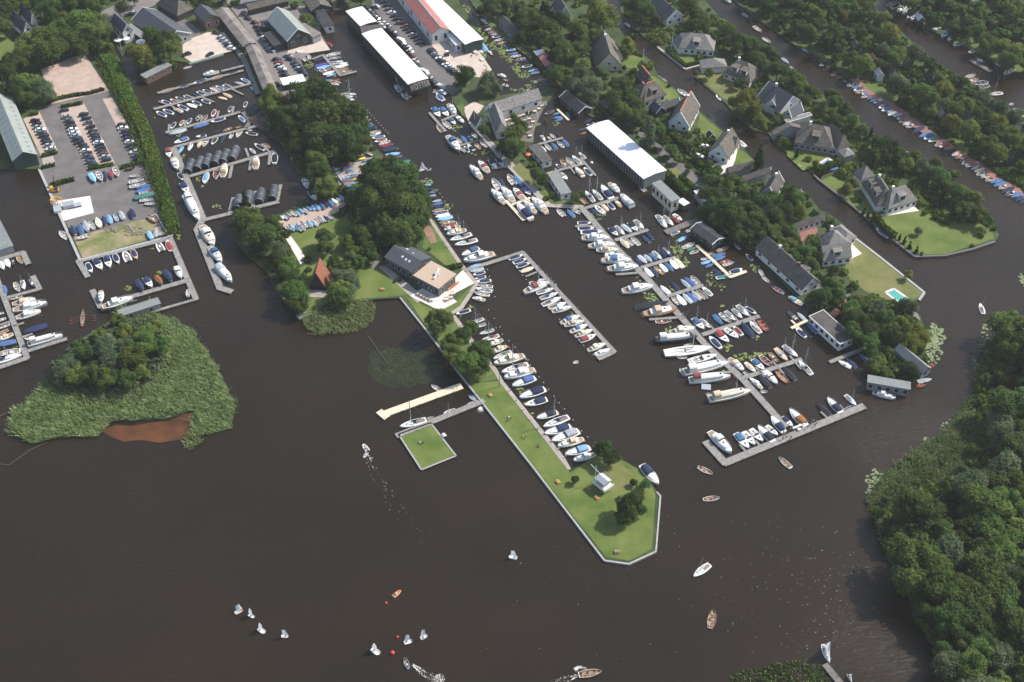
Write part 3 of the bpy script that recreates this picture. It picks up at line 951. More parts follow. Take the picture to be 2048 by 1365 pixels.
def hedge(pts, wd, h, label, m='s', ground=.5, group=None, name='hedge'):
    """leafy hedge along a pixel polyline"""
    g = np.random.default_rng(hash_(label)); V = []
    W = [P(x, y, ground + h / 2) for x, y in pts]
    for a, b in zip(W[:-1], W[1:]):
        L = (b - a).length; n = int(L * (wd + h) * 16)
        u = g.uniform(0, 1, n); d = (b - a).normalized(); nn = Vector((-d.y, d.x, 0))
        sx = g.uniform(-.5, .5, n); sz = g.uniform(0, 1, n)
        face = g.integers(0, 3, n)
        sx = np.where(face == 0, -.5, np.where(face == 1, .5, sx)) * wd * g.uniform(.85, 1.1, n)
        sz = np.where(face == 2, 1.0, sz) * h * g.uniform(.85, 1.08, n)
        px = a.x + (b.x - a.x) * u + nn.x * sx; py = a.y + (b.y - a.y) * u + nn.y * sx; pz = ground + sz
        pos = np.stack([px, py, pz], 1)
        nr = g.normal(size=(n, 3)) + np.array([0, 0, 1.0]); nr /= np.linalg.norm(nr, axis=1)[:, None]
        t = np.cross(nr, g.normal(size=(n, 3))); t /= np.linalg.norm(t, axis=1)[:, None]; bb = np.cross(nr, t)
        s = g.uniform(.18, .42, n)[:, None]
        V.append(np.stack([pos - t * s - bb * s, pos + t * s - bb * s, pos + t * s + bb * s, pos - t * s + bb * s], 1).reshape(-1, 3))
    o = obj(name, quads_mesh(name, np.concatenate(V), LEAF[m]))
    return tag(o, label, 'hedge' if name == 'hedge' else 'shrubs', group)
# ================================================================ buildings
WALL = dict(G=mat('wall_anthracite', (.085, .09, .095), .7, var=.15, scale=1.2), w=mat('wall_white_render', (.72, .71, .68), .8, var=.06, scale=.8), d=mat('wall_dark_timber', (.03, .035, .035), .8, var=.3, scale=1.5),
            e=mat('wall_green_timber', (.03, .055, .045), .7, var=.3, scale=1.5), g=mat('wall_grey_boards', (.26, .27, .28), .8, var=.12, scale=1.2),
            c=mat('wall_cream', (.60, .55, .42), .8, var=.08, scale=.8), b=mat('wall_brick', (.16, .085, .055), .9, var=.25, scale=4),
            o=mat('wall_brown_boards', (.12, .075, .05), .8, var=.3, scale=2))
def bearing(a, b):
    d = P(*b, 5) - P(*a, 5); return math.atan2(d.y, d.x)
ROOF = dict(t=mat('roof_thatch', (.115, .102, .086), .95, var=.28, scale=.7, bump=.05, bscale=5, detail=9), T=mat('roof_thatch_pale', (.195, .186, .172), .95, var=.22, scale=.8, bump=.05, bscale=5, detail=9),
            s=mat('roof_slate', (.060, .066, .078), .65, var=.18, scale=1.0), m=mat('roof_metal_green', (.27, .29, .265), .45, var=.07, scale=.25), r=mat('roof_red_tiles', (.36, .125, .105), .7, var=.2, scale=1.0, detail=6, stretch=(bearing((800, -60), (900, 61)), .7, 9)),
            w=mat('roof_white_sheet', (.72, .72, .67), .6, var=.11, scale=1.0, detail=5, stretch=(bearing((723, 68), (816, 170)), .55, 30)), W=mat('roof_bright_white', (.74, .77, .83), .6, var=.10, scale=1.0, detail=5, stretch=(bearing((1172, 256), (1287, 359)), .55, 30)), f=mat('roof_felt', (.075, .068, .065), .85, var=.28, scale=.35, detail=9),
            a=mat('roof_asbestos', (.19, .165, .15), .9, var=.35, scale=.25, detail=9), g=mat('roof_grey_sheet', (.19, .205, .20), .75, var=.12, scale=.4), k=mat('roof_black', (.025, .027, .032), .8, var=.3, scale=.4),
            n=mat('roof_gravel', (.44, .335, .25), .95, var=.14, scale=3, detail=9), o=mat('roof_orange_tiles', (.22, .080, .045), .8, var=.3, scale=1.4, detail=9), p=mat('roof_patchy', (.30, .28, .27), .9, col2=(.09, .085, .08), scale=1.6, detail=9))
TRIM = mat('white_trim', (.74, .74, .72), .5)
ORANGE = mat('ridge_tiles_orange', (.42, .13, .06), .8, var=.2, scale=3)
BASE_Z = .5
def frame(A, B, Cc, ze):
    """rectangle from eave corners seen in the photo: A-B one side, Cc beyond B"""
    a, b, c = P(*A, ze), P(*B, ze), P(*Cc, ze)
    d = (b - a); L = d.length; d.normalize()
    n = Vector((-d.y, d.x, 0)); wv = (c - b).dot(n)
    return a, d, n * (1 if wv > 0 else -1), L, abs(wv)
def wing(root, A, B, Cc, eave, ridge, roof='gable', wall='w', rm='s', over=.35, trim=False, wins=0, base=BASE_Z, chim=0, dorm=0, ridgecap=None, door=False, end=0):
    """one volume: ridge runs along A-B"""
    a, d, n, L, Wd = frame(A, B, Cc, base + eave)
    FOOT.append((Vector((a.x, a.y, 0)), Vector((d.x, d.y, 0)), Vector((n.x, n.y, 0)), L, Wd))
    def X(u, v, z): return (a.x + d.x * u + n.x * v - root.location.x, a.y + d.y * u + n.y * v - root.location.y, z)
    ze, zr = base + eave, base + ridge
    flip = d.x * n.y - d.y * n.x < 0
    def F(mb, vs, fs, mi=0):
        mb.add(vs, [f[::-1] if flip else f for f in fs], mi)
    mb = MB()
    o = over
    ins = o
    u0, u1, v0, v1 = ins, L - ins, ins, Wd - ins
    ww = [X(u0, v0, base - .3), X(u1, v0, base - .3), X(u1, v1, base - .3), X(u0, v1, base - .3), X(u0, v0, ze), X(u1, v0, ze), X(u1, v1, ze), X(u0, v1, ze)]
    F(mb, ww, [(0, 1, 5, 4), (1, 2, 6, 5), (2, 3, 7, 6), (3, 0, 4, 7)])
    if roof == 'gable':
        zz = ze + (zr - ze) * (1 - 2 * 0)
        F(mb, [X(u0, v0, ze), X(u0, v1, ze), X(u0, Wd / 2, zr - .12), X(u1, v0, ze), X(u1, v1, ze), X(u1, Wd / 2, zr - .12)], [(1, 0, 2), (3, 4, 5)])
    obj('wall', mb.mesh('wall', [WALL[wall]]), root)
    mr = MB(); th = .22 if rm not in 'tTp' else .38
    if roof in ('flat', 'lean'):
        dz = (zr - ze) if roof == 'lean' else 0
        bv = [X(0, 0, ze), X(L, 0, ze), X(L, Wd, ze + dz), X(0, Wd, ze + dz)]
        tv = [(x, y, z + .3) for x, y, z in bv]
        F(mr, bv + tv, [(3, 2, 1, 0), (4, 5, 6, 7), (0, 1, 5, 4), (1, 2, 6, 5), (2, 3, 7, 6), (3, 0, 4, 7)])
        ro = obj('roof', mr.mesh('roof', [ROOF[rm]]), root)
        if trim:
            mt = MB()
            for p, q in ((0, 1), (1, 2), (2, 3), (3, 0)):
                A_, B_ = Vector(tv[p]), Vector(tv[q])
                mt.obox(A_, B_, .22, min(A_.z, B_.z) - .33, max(A_.z, B_.z) + .06)
            obj('roof_edge', mt.mesh('roof_edge', [TRIM]), ro)
        mtop = ze + .3
    else:
        hip = {'gable': 0, 'hip': min(Wd * .42, L * .45), 'half': min(Wd * .2, L * .3)}[roof]
        e = [X(0, 0, ze - .1), X(L, 0, ze - .1), X(L, Wd, ze - .1), X(0, Wd, ze - .1)]
        r0, r1 = X(hip, Wd / 2, zr), X(L - hip, Wd / 2, zr)
        up = lambda p, k=th: (p[0], p[1], p[2] + k)
        if roof == 'half':
            # hipped only at the top: gable lower part
            zk = ze + (zr - ze) * .6; k = Wd * .3
            g0, g0b, g1, g1b = X(0, k, zk), X(0, Wd - k, zk), X(L, k, zk), X(L, Wd - k, zk)
            vs = [e[0], e[1], e[2], e[3], g0, g0b, g1, g1b, r0, r1]
            vt = [up(v) for v in vs]
            fs = [(0, 1, 6, 9, 8, 4), (2, 3, 5, 8, 9, 7), (4, 8, 5), (6, 7, 9)]
            F(mr, vt, fs); F(mr, vs, [f[::-1] for f in fs])
            allv = vs + vt; nn = len(vs)
            for p, q in ((0, 1), (1, 6), (6, 7), (7, 2), (2, 3), (3, 5), (5, 4), (4, 0)):
                F(mr, [vs[p], vs[q], vt[q], vt[p]], [(0, 1, 2, 3)])
            mg = MB()
            F(mg, [X(u0, v0, ze), X(u0, v1, ze), X(u0, Wd - k, zk), X(u0, k, zk), X(u1, v0, ze), X(u1, v1, ze), X(u1, Wd - k, zk), X(u1, k, zk)], [(1, 0, 3, 2), (4, 5, 6, 7)])
            obj('gable', mg.mesh('gable', [WALL[wall]]), root)
        else:
            vs = e + [r0, r1]; vt = [up(v) for v in vs]
            fs = [(0, 1, 5, 4), (2, 3, 4, 5)] + ([(3, 0, 4), (1, 2, 5)] if hip else [])
            F(mr, vt, fs); F(mr, vs, [f[::-1] for f in fs])
            edges = ((0, 1), (1, 2), (2, 3), (3, 0)) if hip else ((0, 1), (1, 5), (5, 2), (2, 3), (3, 4), (4, 0))
            for p, q in edges:
                F(mr, [vs[p], vs[q], vt[q], vt[p]], [(0, 1, 2, 3)])
        ro = obj('roof', mr.mesh('roof', [ROOF[rm]]), root)
        if ridgecap:
            mc = MB(); A_, B_ = Vector(r0), Vector(r1)
            mc.obox(A_, B_, .55, A_.z + th - .12, A_.z + th + .16)
            obj('ridge_cap', mc.mesh('ridge_cap', [ridgecap]), ro)
        if trim:
            for p, q in (((0, 4), (4, 3), (1, 5), (5, 2)) if not (roof == 'half' or hip) else ()):
                mt = MB(); A_, B_ = Vector(vt[p]), Vector(vt[q]); dd = Vector((d.x, d.y, 0)) * (.14)
                mt.add([A_ - dd + Vector((0, 0, -.3)), A_ + dd + Vector((0, 0, -.3)), B_ + dd + Vector((0, 0, -.3)), B_ - dd + Vector((0, 0, -.3)),
                        A_ - dd + Vector((0, 0, .06)), A_ + dd + Vector((0, 0, .06)), B_ + dd + Vector((0, 0, .06)), B_ - dd + Vector((0, 0, .06))],
                       [(0, 3, 2, 1), (4, 5, 6, 7), (0, 1, 5, 4), (1, 2, 6, 5), (2, 3, 7, 6), (3, 0, 4, 7)])
                obj('barge_board', mt.mesh('barge_board', [TRIM]), ro)
        for c in range(chim):
            mc = MB(); x, y, z = X(L * (.3 + .4 * c), Wd / 2 + .01, zr)
            mc.box(x - .45, x + .45, y - .4, y + .4, z - 1.0, z + 1.3)
            mc.box(x - .52, x + .52, y - .47, y + .47, z + 1.3, z + 1.42)
            obj('chimney', mc.mesh('chimney', [TRIM if c % 2 == 0 else WALL['b']]), ro)
        for c in range(dorm):
            # dormer on the A-B slope
            uc = L * (c + 1) / (dorm + 1); dw = 1.5
            zb = ze + (zr - ze) * .25; zt = ze + (zr - ze) * .70
            vb = Wd / 2 * .25 - .05; vt_ = Wd / 2 * .72
            md = MB()
            F(md, [X(uc - dw, vb, zb + .1), X(uc + dw, vb, zb + .1), X(uc + dw, vb, zt), X(uc - dw, vb, zt), X(uc - dw, vt_, zt), X(uc + dw, vt_, zt)], [(0, 1, 2, 3), (1, 5, 2), (0, 3, 4)])
            dm = obj('dormer', md.mesh('dormer', [WALL['w' if wall in 'wc' else wall]]), root)
            md = MB()
            F(md, [X(uc - dw - .3, vb - .4, zt), X(uc + dw + .3, vb - .4, zt), X(uc + dw + .3, vt_ + .5, zt + .35), X(uc - dw - .3, vt_ + .5, zt + .35),
                   X(uc - dw - .3, vb - .4, zt + .3), X(uc + dw + .3, vb - .4, zt + .3), X(uc + dw + .3, vt_ + .5, zt + .65), X(uc - dw - .3, vt_ + .5, zt + .65)],
              [(3, 2, 1, 0), (4, 5, 6, 7), (0, 1, 5, 4), (1, 2, 6, 5), (3, 0, 4, 7)])
            obj('dormer_roof', md.mesh('dormer_roof', [ROOF[rm]]), dm)
            md = MB()
            F(md, [X(uc - dw * .8, vb - .03, zb + .35), X(uc + dw * .8, vb - .03, zb + .35), X(uc + dw * .8, vb - .03, zt - .15), X(uc - dw * .8, vb - .03, zt - .15)], [(0, 1, 2, 3)])
            obj('dormer_window', md.mesh('dormer_window', [PANE]), dm)
    # windows and a door on the two walls that face the camera
    def window(uA, uB, z0, z1, side, nm='window'):
        def Y(u, off, z):
            if side == 0: return X(u, v0 - off, z)
            if side == 1: return X(u1 + off, u, z)
            if side == 2: return X(u, v1 + off, z)
            return X(u0 - off, u, z)
        m1 = MB(); m2 = MB()
        fr = [Y(uA, .04, z0), Y(uB, .04, z0), Y(uB, .04, z1), Y(uA, .04, z1), Y(uA, -.02, z0), Y(uB, -.02, z0), Y(uB, -.02, z1), Y(uA, -.02, z1)]
        m1.add(fr, [(0, 1, 2, 3), (3, 2, 1, 0), (0, 4, 5, 1), (1, 5, 6, 2), (2, 6, 7, 3), (3, 7, 4, 0)])
        wo_ = obj(nm, m1.mesh(nm, [TRIM]), root)
        k = min(.12, (uB - uA) * .2)
        nseg = max(1, int((uB - uA) / 1.1))
        for s_ in range(nseg):
            p0 = uA + k + (uB - uA - k) * s_ / nseg; p1 = uA + (uB - uA - k) * (s_ + 1) / nseg
            m2.add([Y(p0, .055, z0 + k), Y(p1, .055, z0 + k), Y(p1, .055, z1 - k), Y(p0, .055, z1 - k)], [(0, 1, 2, 3), (3, 2, 1, 0)])
        obj('pane', m2.mesh('pane', [PANE]), wo_)
    if wins:
        # pick the long wall and the end wall nearest the camera
        c0 = Vector((X(L / 2, v0, 0)[0] + root.location.x, X(L / 2, v0, 0)[1] + root.location.y))
        c2 = Vector((X(L / 2, v1, 0)[0] + root.location.x, X(L / 2, v1, 0)[1] + root.location.y))
        sl_ = 0 if c0.y < c2.y else 2
        e0 = X(u0, Wd / 2, 0)[1]; e1 = X(u1, Wd / 2, 0)[1]
        se = 3 if e0 < e1 else 1
        zc0, zc1 = base + eave * .30, base + min(eave * .78, eave - .35)
        nwin = max(1, min(wins, int(L / 2.2)))
        for i in range(nwin):
            uc = L * (i + .5) / nwin
            window(uc - .8, uc + .8, zc0, zc1, sl_)
        if Wd > 4:
            for i in range(2 if Wd > 6 else 1):
                vc = Wd * (i + .5) / (2 if Wd > 6 else 1)
                window(vc - .7, vc + .7, zc0, zc1, se)
            if roof in ('gable', 'half') and ridge - eave > 2.5:
                window(Wd / 2 - .7, Wd / 2 + .7, base + eave + .4, base + eave + 1.5, se)
        if door:
            window(L * .5 - .55 + 1.6, L * .5 + .55 + 1.6, base + .05, base + 2.1, sl_, 'door')
    return dict(a=a, d=d, n=n, L=L, W=Wd, ze=ze, zr=zr, X=X, F=F, roof=ro, base=base)
def building(name, label, cat, wings, at=None, group=None):
    A, B, Cc = wings[0][:3]
    q = P((A[0] + Cc[0]) / 2, (A[1] + Cc[1]) / 2, 0)
    root = thing(name, label, cat, (q.x, q.y, 0), 0, group)
    res = []
    for wg in wings:
        res.append(wing(root, wg[0], wg[1], wg[2], wg[3], wg[4], **(wg[5] if len(wg) > 5 else {})))
    return root, res
# ================================================================ water and land
def water_mat():
    m = bpy.data.materials.new('water_peat'); m.use_nodes = True; t = m.node_tree; b = t.nodes['Principled BSDF']
    b.inputs['Base Color'].default_value = (.0125, .0095, .0072, 1)
    b.inputs['Roughness'].default_value = .09
    b.inputs['IOR'].default_value = 1.33
    b.inputs['Specular IOR Level'].default_value = .5
    g = t.nodes.new('ShaderNodeNewGeometry')
    n0 = t.nodes.new('ShaderNodeTexNoise'); n0.inputs['Scale'].default_value = .018; n0.inputs['Detail'].default_value = 5
    rp = t.nodes.new('ShaderNodeValToRGB')
    rp.color_ramp.elements[0].color = (.0170, .0120, .0064, 1); rp.color_ramp.elements[1].color = (.0245, .0165, .0086, 1)
    rp.color_ramp.elements[0].position = .35; rp.color_ramp.elements[1].position = .7
    t.links.new(g.outputs['Position'], n0.inputs['Vector']); t.links.new(n0.outputs[0], rp.inputs[0]); t.links.new(rp.outputs[0], b.inputs['Base Color'])
    mp = t.nodes.new('ShaderNodeMapping'); mp.inputs['Rotation'].default_value = (0, 0, .5); mp.inputs['Scale'].default_value = (1.0, 2.6, 1)
    n1 = t.nodes.new('ShaderNodeTexNoise'); n1.inputs['Scale'].default_value = .42; n1.inputs['Detail'].default_value = 6; n1.inputs['Roughness'].default_value = .62
    t.links.new(g.outputs['Position'], mp.inputs[0]); t.links.new(mp.outputs[0], n1.inputs['Vector'])
    bp = t.nodes.new('ShaderNodeBump'); bp.inputs['Distance'].default_value = .30; bp.inputs['Strength'].default_value = .8
    n2 = t.nodes.new('ShaderNodeTexNoise'); n2.inputs['Scale'].default_value = .011; n2.inputs['Detail'].default_value = 3
    m2 = t.nodes.new('ShaderNodeMapRange'); m2.inputs[1].default_value = .35; m2.inputs[2].default_value = .65; m2.inputs[3].default_value = .35; m2.inputs[4].default_value = 1.0
    t.links.new(g.outputs['Position'], n2.inputs['Vector']); t.links.new(n2.outputs[0], m2.inputs[0]); t.links.new(m2.outputs[0], bp.inputs['Strength'])
    m3 = t.nodes.new('ShaderNodeMapRange'); m3.inputs[1].default_value = .35; m3.inputs[2].default_value = .65; m3.inputs[3].default_value = .05; m3.inputs[4].default_value = .15
    t.links.new(n2.outputs[0], m3.inputs[0]); t.links.new(m3.outputs[0], b.inputs['Roughness'])
    t.links.new(n1.outputs[0], bp.inputs['Height']); t.links.new(bp.outputs[0], b.inputs['Normal'])
    return m
wm = MB().add([(-2500, -600, 0), (2500, -600, 0), (2500, 3500, 0), (-2500, 3500, 0)], [(0, 1, 2, 3)])
tag(obj('water', wm.mesh('water', [water_mat()])), 'dark brown lake and canal water', None, kind='structure')
GROUND = mat('ground_garden', (.020, .038, .010), .95, col2=(.060, .085, .022), scale=.12, detail=9)
BANK = mat('bank_timber', (.07, .06, .05), .9, var=.3, scale=1)
LANDS = {
 'land_west': '-120,340 78,338 160,520 345,470 353,462 340,400 322,350 308,300 287,230 262,170 243,128 228,100 222,84 232,92 243,112 262,92 272,130 280,150 350,122 372,125 378,128 447,109 452,100 468,100 520,185 530,200 500,235 505,250 530,265 560,285 585,330 600,355 625,385 648,395 600,415 555,432 500,455 470,445 468,480 500,515 535,545 550,580 570,605 600,632 606,640 650,612 700,602 725,602 745,598 798,594 845,650 935,768 1060,930 1208,1121 1258,1128 1312,1103 1321,992 1313,984 1300,960 1290,940 1270,935 1235,913 1195,905 1170,925 1143,940 1123,905 1010,768 990,735 955,700 930,660 905,628 925,617 956,568 925,535 905,505 880,465 860,430 850,400 835,360 800,330 770,315 745,290 735,270 715,235 690,205 665,170 640,165 620,165 618,151 599,122 612,105 622,107 660,101 645,82 640,60 655,55 655,20 690,20 723,10 745,15 770,55 865,165 872,178 900,190 905,200 912,213 930,236 938,238 959,261 973,281 982,293 997,307 1011,328 1021,335 1054,370 1076,390 1092,411 1136,415 1172,420 1172,412 1150,405 1143,396 1112,395 1092,365 1088,340 1070,332 1050,300 1060,290 1068,284 1068,262 1077,238 1087,218 1095,205 1115,178 1090,172 1065,180 1000,192 990,165 974,141 950,114 940,95 972,85 940,40 905,-20 880,-80 -160,-80',
 'land_east': '930,-80 926,-30 945,10 981,51 1040,100 1094,146 1112,162 1125,180 1150,215 1185,235 1215,235 1345,350 1375,385 1400,410 1380,432 1385,443 1410,437 1430,445 1470,480 1500,500 1512,505 1560,560 1600,600 1625,625 1665,640 1715,690 1740,715 1745,745 1740,756 1760,760 1820,768 1862,744 1852,720 1850,690 1865,668 1850,660 1840,630 1820,615 1850,585 1761,515 1695,464 1690,450 1655,426 1640,420 1612,384 1558,362 1541,351 1532,336 1506,319 1491,301 1471,278 1448,263 1437,255 1427,243 1398,222 1366,196 1353,180 1318,154 1300,120 1280,105 1262,90 1240,60 1225,40 1215,10 1200,-80',
 'land_villa_island': '1245,-80 1240,20 1250,45 1265,58 1314,93 1371,138 1399,128 1405,135 1388,153 1416,176 1443,199 1455,211 1468,228 1506,260 1538,268 1551,290 1585,314 1628,350 1679,331 1683,338 1645,352 1640,361 1697,405 1779,473 1830,513 1890,511 1945,498 1990,483 1998,470 1985,445 1950,415 1880,365 1800,305 1740,262 1680,216 1620,170 1560,125 1500,85 1440,35 1400,-10 1380,-80',
 'land_garden_strip': '1440,-80 1465,0 1510,35 1560,70 1640,125 1690,160 1760,205 1840,262 1900,300 1960,340 2048,395 2250,530 2250,360 2048,235 1960,180 1930,158 1880,130 1840,100 1800,60 1760,30 1720,-10 1700,-80',
 'land_far_gardens': '1740,-80 1780,0 1850,55 1900,80 1960,110 2000,130 2048,155 2250,270 2250,60 2060,30 2020,-10 1990,-80',
 'land_wood': '2350,560 2040,645 1975,690 1945,790 1895,860 1820,910 1765,950 1735,1000 1765,1080 1810,1180 1850,1260 1890,1330 1910,1400 1940,1480 2500,1480',
 'land_reed_island': '30,862 30,822 75,788 105,740 135,695 215,645 250,622 330,632 378,655 415,705 445,755 470,815 460,858 405,872 382,860 392,820 330,838 225,842 196,868 130,872 65,884',
}
def pp(s):
    return [tuple(map(float, q.split(','))) for q in s.split()]
LP = {k: pp(v) for k, v in LANDS.items()}
for k, poly in LP.items():
    z = .5 if k not in ('land_reed_island', 'land_wood') else .25
    W = [P(x, y, z) for x, y in poly]
    tag(obj(k, MB().prism([(p.x, p.y) for p in W], -1.5, z, 0, 1).mesh(k, [GROUND, BANK])), 'low green land bounded by water', None, kind='structure')
G = dict(
 asphalt=mat('asphalt', (.135, .122, .116), .9, var=.16, scale=.18, detail=9), road=mat('road_asphalt', (.19, .165, .155), .9, var=.1, scale=.15, detail=9),
 gravel=mat('gravel_pink', (.42, .315, .26), .95, var=.12, scale=.35, detail=10), pale=mat('concrete_pale', (.52, .43, .36), .9, var=.12, scale=.25, detail=9),
 slab=mat('concrete_white', (.66, .60, .55), .85, var=.06, scale=.3), lawn=mat('lawn_mown', (.066, .112, .014), .95, col2=(.140, .168, .038), scale=.10, detail=9),
 meadow=mat('lawn_tired', (.105, .128, .028), .95, col2=(.175, .165, .060), scale=.14, detail=9), yard=mat('lawn_worn', (.115, .145, .035), .95, col2=(.36, .27, .17), scale=.10, detail=9),
 brick=mat('brick_paving', (.27, .125, .095), .9, var=.2, scale=1.2, detail=8), path=mat('path_stone', (.34, .295, .26), .9, var=.14, scale=.5, detail=8),
 deck=mat('terrace_deck', (.15, .125, .11), .85, var=.2, scale=1.5), white=mat('paving_white', (.68, .60, .54), .8, var=.04, scale=.6), soil=mat('bare_soil', (.26, .155, .10), .95, var=.2, scale=.3, detail=9),
 rough=mat('rough_grass', (.060, .100, .018), .95, col2=(.115, .150, .035), scale=.2, detail=9), mud=mat('peat_shallow', (.060, .024, .009), .3, col2=(.130, .050, .016), scale=.11, spec=.3))
SHEETS = '''
gravel_lot gravel 1 82,140 168,106 218,182 105,210
asphalt_yard asphalt 1 60,232 100,209 216,183 245,232 275,300 300,335 322,400 340,468 330,470 297,437 146,474 80,341
parking_bays gravel 2 46,238 79,224 116,303 83,314
parking_bays gravel 2 117,216 168,207 230,327 174,338
parking_bays gravel 2 205,198 224,196 292,317 270,324
fenced_lawn yard 2 147,474 297,437 331,470 165,517
crane_slab slab 2 103,404 180,392 188,426 124,443
paved_plot path 2 83,315 105,310 112,330 88,336
park_lawn lawn 1 -20,68 20,72 36,88 30,118 -20,125
main_road road 1 190,48 205,22 300,-22 350,-22 335,0 235,42
yard_road asphalt 1 250,60 330,10 400,60 400,75 383,78 352,90 300,60
slip_apron pale 2 383,77 415,65 448,65 474,100 446,107 383,125 366,113 365,90
town_yard road 1 455,-40 500,5 640,15 641,68 661,100 622,106 600,121 617,150 612,164 590,215 560,205 520,100 480,40 420,-40
boat_apron pale 2 574,93 642,76 660,100 622,106 576,107
east_car_park asphalt 1 735,-50 792,-50 865,60 905,120 925,150 940,165 905,190 866,166 746,16
hall_apron pale 2 858,84 935,70 984,140 960,155 915,150 885,118
rust_yard brick 1 500,236 522,222 545,240 536,262 508,252
lane asphalt 1 1190,200 1206,198 1300,275 1400,355 1490,428 1550,495 1610,560 1700,585 1700,595 1600,575 1530,505 1440,415 1340,328 1250,246
canal_path path 1 938,243 945,243 1030,330 1062,365 1085,390 1103,408 1166,411 1170,419 1092,414 1072,392 1020,341
restaurant_yard pale 1 926,216 948,204 968,212 950,238 936,242
restaurant_terrace deck 1 1006,232 1092,202 1086,218 1077,238 1068,262 1066,284 1044,284 1012,252
gravel_strip gravel 1 553,438 640,412 686,394 695,398 690,418 676,424 640,440 580,466 566,462
concrete_lane slab 1 572,478 584,471 614,521 601,529
dinghy_yard path 1 668,346 716,318 744,315 746,340 708,372 714,398 694,400 680,372
mid_lawn lawn 2 580,470 640,442 700,428 706,448 700,520 640,545 616,520
cottage_lawn lawn 1 585,540 640,520 700,520 700,598 650,606 610,630 596,600
club_lawn lawn 1 700,530 755,508 790,560 822,588 798,592 745,596 700,600
club_meadow lawn 1 848,478 868,440 922,534 902,540 868,512 845,495
bare_patch soil 2 846,460 858,450 868,466 874,485 862,488
club_path road 2 742,513 762,508 770,520 746,540
club_paving white 2 820,592 862,566 905,560 930,536 942,548 950,566 900,592 914,604 880,622 848,606
south_lawn lawn 1 812,592 850,612 880,624 920,596 944,570 950,572 922,612 903,624 884,660 850,650
club_terrace path 1 757,534 770,530 850,596 835,606
mown_peninsula lawn 1 936,768 1000,762 1060,845 1122,922 1140,946 1165,930 1196,908 1235,916 1290,946 1311,990 1304,1098 1258,1122 1212,1114 1064,930
trodden_grass meadow 2 1200,940 1235,925 1270,950 1262,975 1225,985 1205,965
wooded_bank rough 1 860,640 905,632 955,700 1000,760 940,765 880,690
east_walkway path 2 1000,765 1009,765 1130,916 1142,938 1136,940
east_walkway path 2 903,632 910,630 935,662 960,700 994,738 1008,764 1000,765 985,740 950,704
quay_walk path 2 849,428 856,428 930,534 958,568 926,618 906,629 902,624 920,612 949,568 922,536
villa_lawn lawn 1 1330,102 1350,96 1408,110 1374,134
villa_lawn meadow 1 1392,150 1442,132 1490,160 1466,205 1446,197
villa_lawn lawn 1 1244,100 1290,118 1300,150 1320,160 1352,182 1362,200 1340,205 1318,180 1290,150 1240,128
villa_lawn lawn 1 1400,228 1444,264 1436,288 1396,276 1394,258
villa_lawn lawn 1 1472,298 1488,304 1512,326 1500,338 1468,334
villa_lawn lawn 1 1574,296 1650,308 1668,318 1606,342 1574,312
villa_lawn lawn 1 1641,362 1662,352 1700,372 1765,425 1845,420 1905,445 1984,448 1988,478 1892,508 1836,510 1778,470
villa_lawn meadow 1 1700,468 1762,518 1848,585 1820,606 1770,606 1704,566 1690,540
white_terrace white 2 1756,432 1828,412 1838,422 1778,431
white_terrace white 2 1690,490 1698,482 1724,508 1706,516 1692,522
white_terrace white 2 1456,320 1470,290 1476,294 1470,322 1462,340 1425,340 1420,330
brick_court brick 2 1580,468 1632,448 1636,462 1600,505 1590,500
brick_walk brick 1 1690,150 1712,154 1780,200 1850,252 1918,300 2080,400 2080,416 1900,304 1830,256 1750,203
garden_lawn rough 1 1722,170 1752,165 1800,200 1780,205
garden_lawn rough 1 1905,275 1925,280 1945,310 1920,308
verge rough 1 1590,68 1640,95 1665,118 1650,124 1600,90
verge rough 1 1925,70 1990,100 2048,135 2048,150 1960,108 1910,82
canal_verge rough 1 975,50 985,45 1045,95 1100,140 1098,148 1040,102
lane_strip meadow 1 1336,338 1350,335 1390,372 1375,384
jetty_lawn meadow 1 1024,336 1040,326 1062,345 1065,366 1056,370
jetty_lawn rough 2 1078,386 1096,378 1136,406 1110,410
grass_spit rough 1 913,212 924,206 930,218 926,234
'''
ctr = {}; SHEETPX = []
for ln in SHEETS.strip().split('\n'):
    q = ln.split(); nm, mk, lv = q[0], q[1], int(q[2])
    z = .5 + .02 * lv + .001 * ctr.get(lv, 0); ctr[lv] = ctr.get(lv, 0) + 1
    W = [P(*map(float, e.split(',')), z) for e in q[3:]]
    SHEETPX.append([tuple(map(float, e.split(','))) for e in q[3:]])
    tag(obj(nm, MB().prism([(p.x, p.y) for p in W], z - .008, z).mesh(nm, [G[mk]])), nm.replace('_', ' '), None, kind='structure')
# shallow peat pool on the reed island
W = [P(x, y, .02) for x, y in pp('200,862 232,850 262,852 300,846 340,842 366,828 384,826 392,850 384,872 356,880 318,886 280,880 248,884 222,874')]
tag(obj('shallows', MB().prism([(p.x, p.y) for p in W], -.02, .02).mesh('shallows', [G['mud']])), 'red brown peat shallows', None, kind='structure')
WEED = mat('weed_under_water', (.019, .019, .007), .12, col2=(.030, .036, .010), scale=.25, spec=.35, bump=.3, bscale=.5)
W = [P(x, y, .012) for x, y in pp('738,712 748,700 762,704 772,694 790,698 806,690 826,692 846,700 862,712 878,722 890,738 882,750 866,756 852,770 836,768 818,778 800,774 784,778 768,768 752,764 742,750 734,738 740,726')]
tag(obj('submerged_weed', MB().prism([(p.x, p.y) for p in W], -.02, .012).mesh('submerged_weed', [WEED])), 'murky green weed just under the pond surface', None, kind='structure')
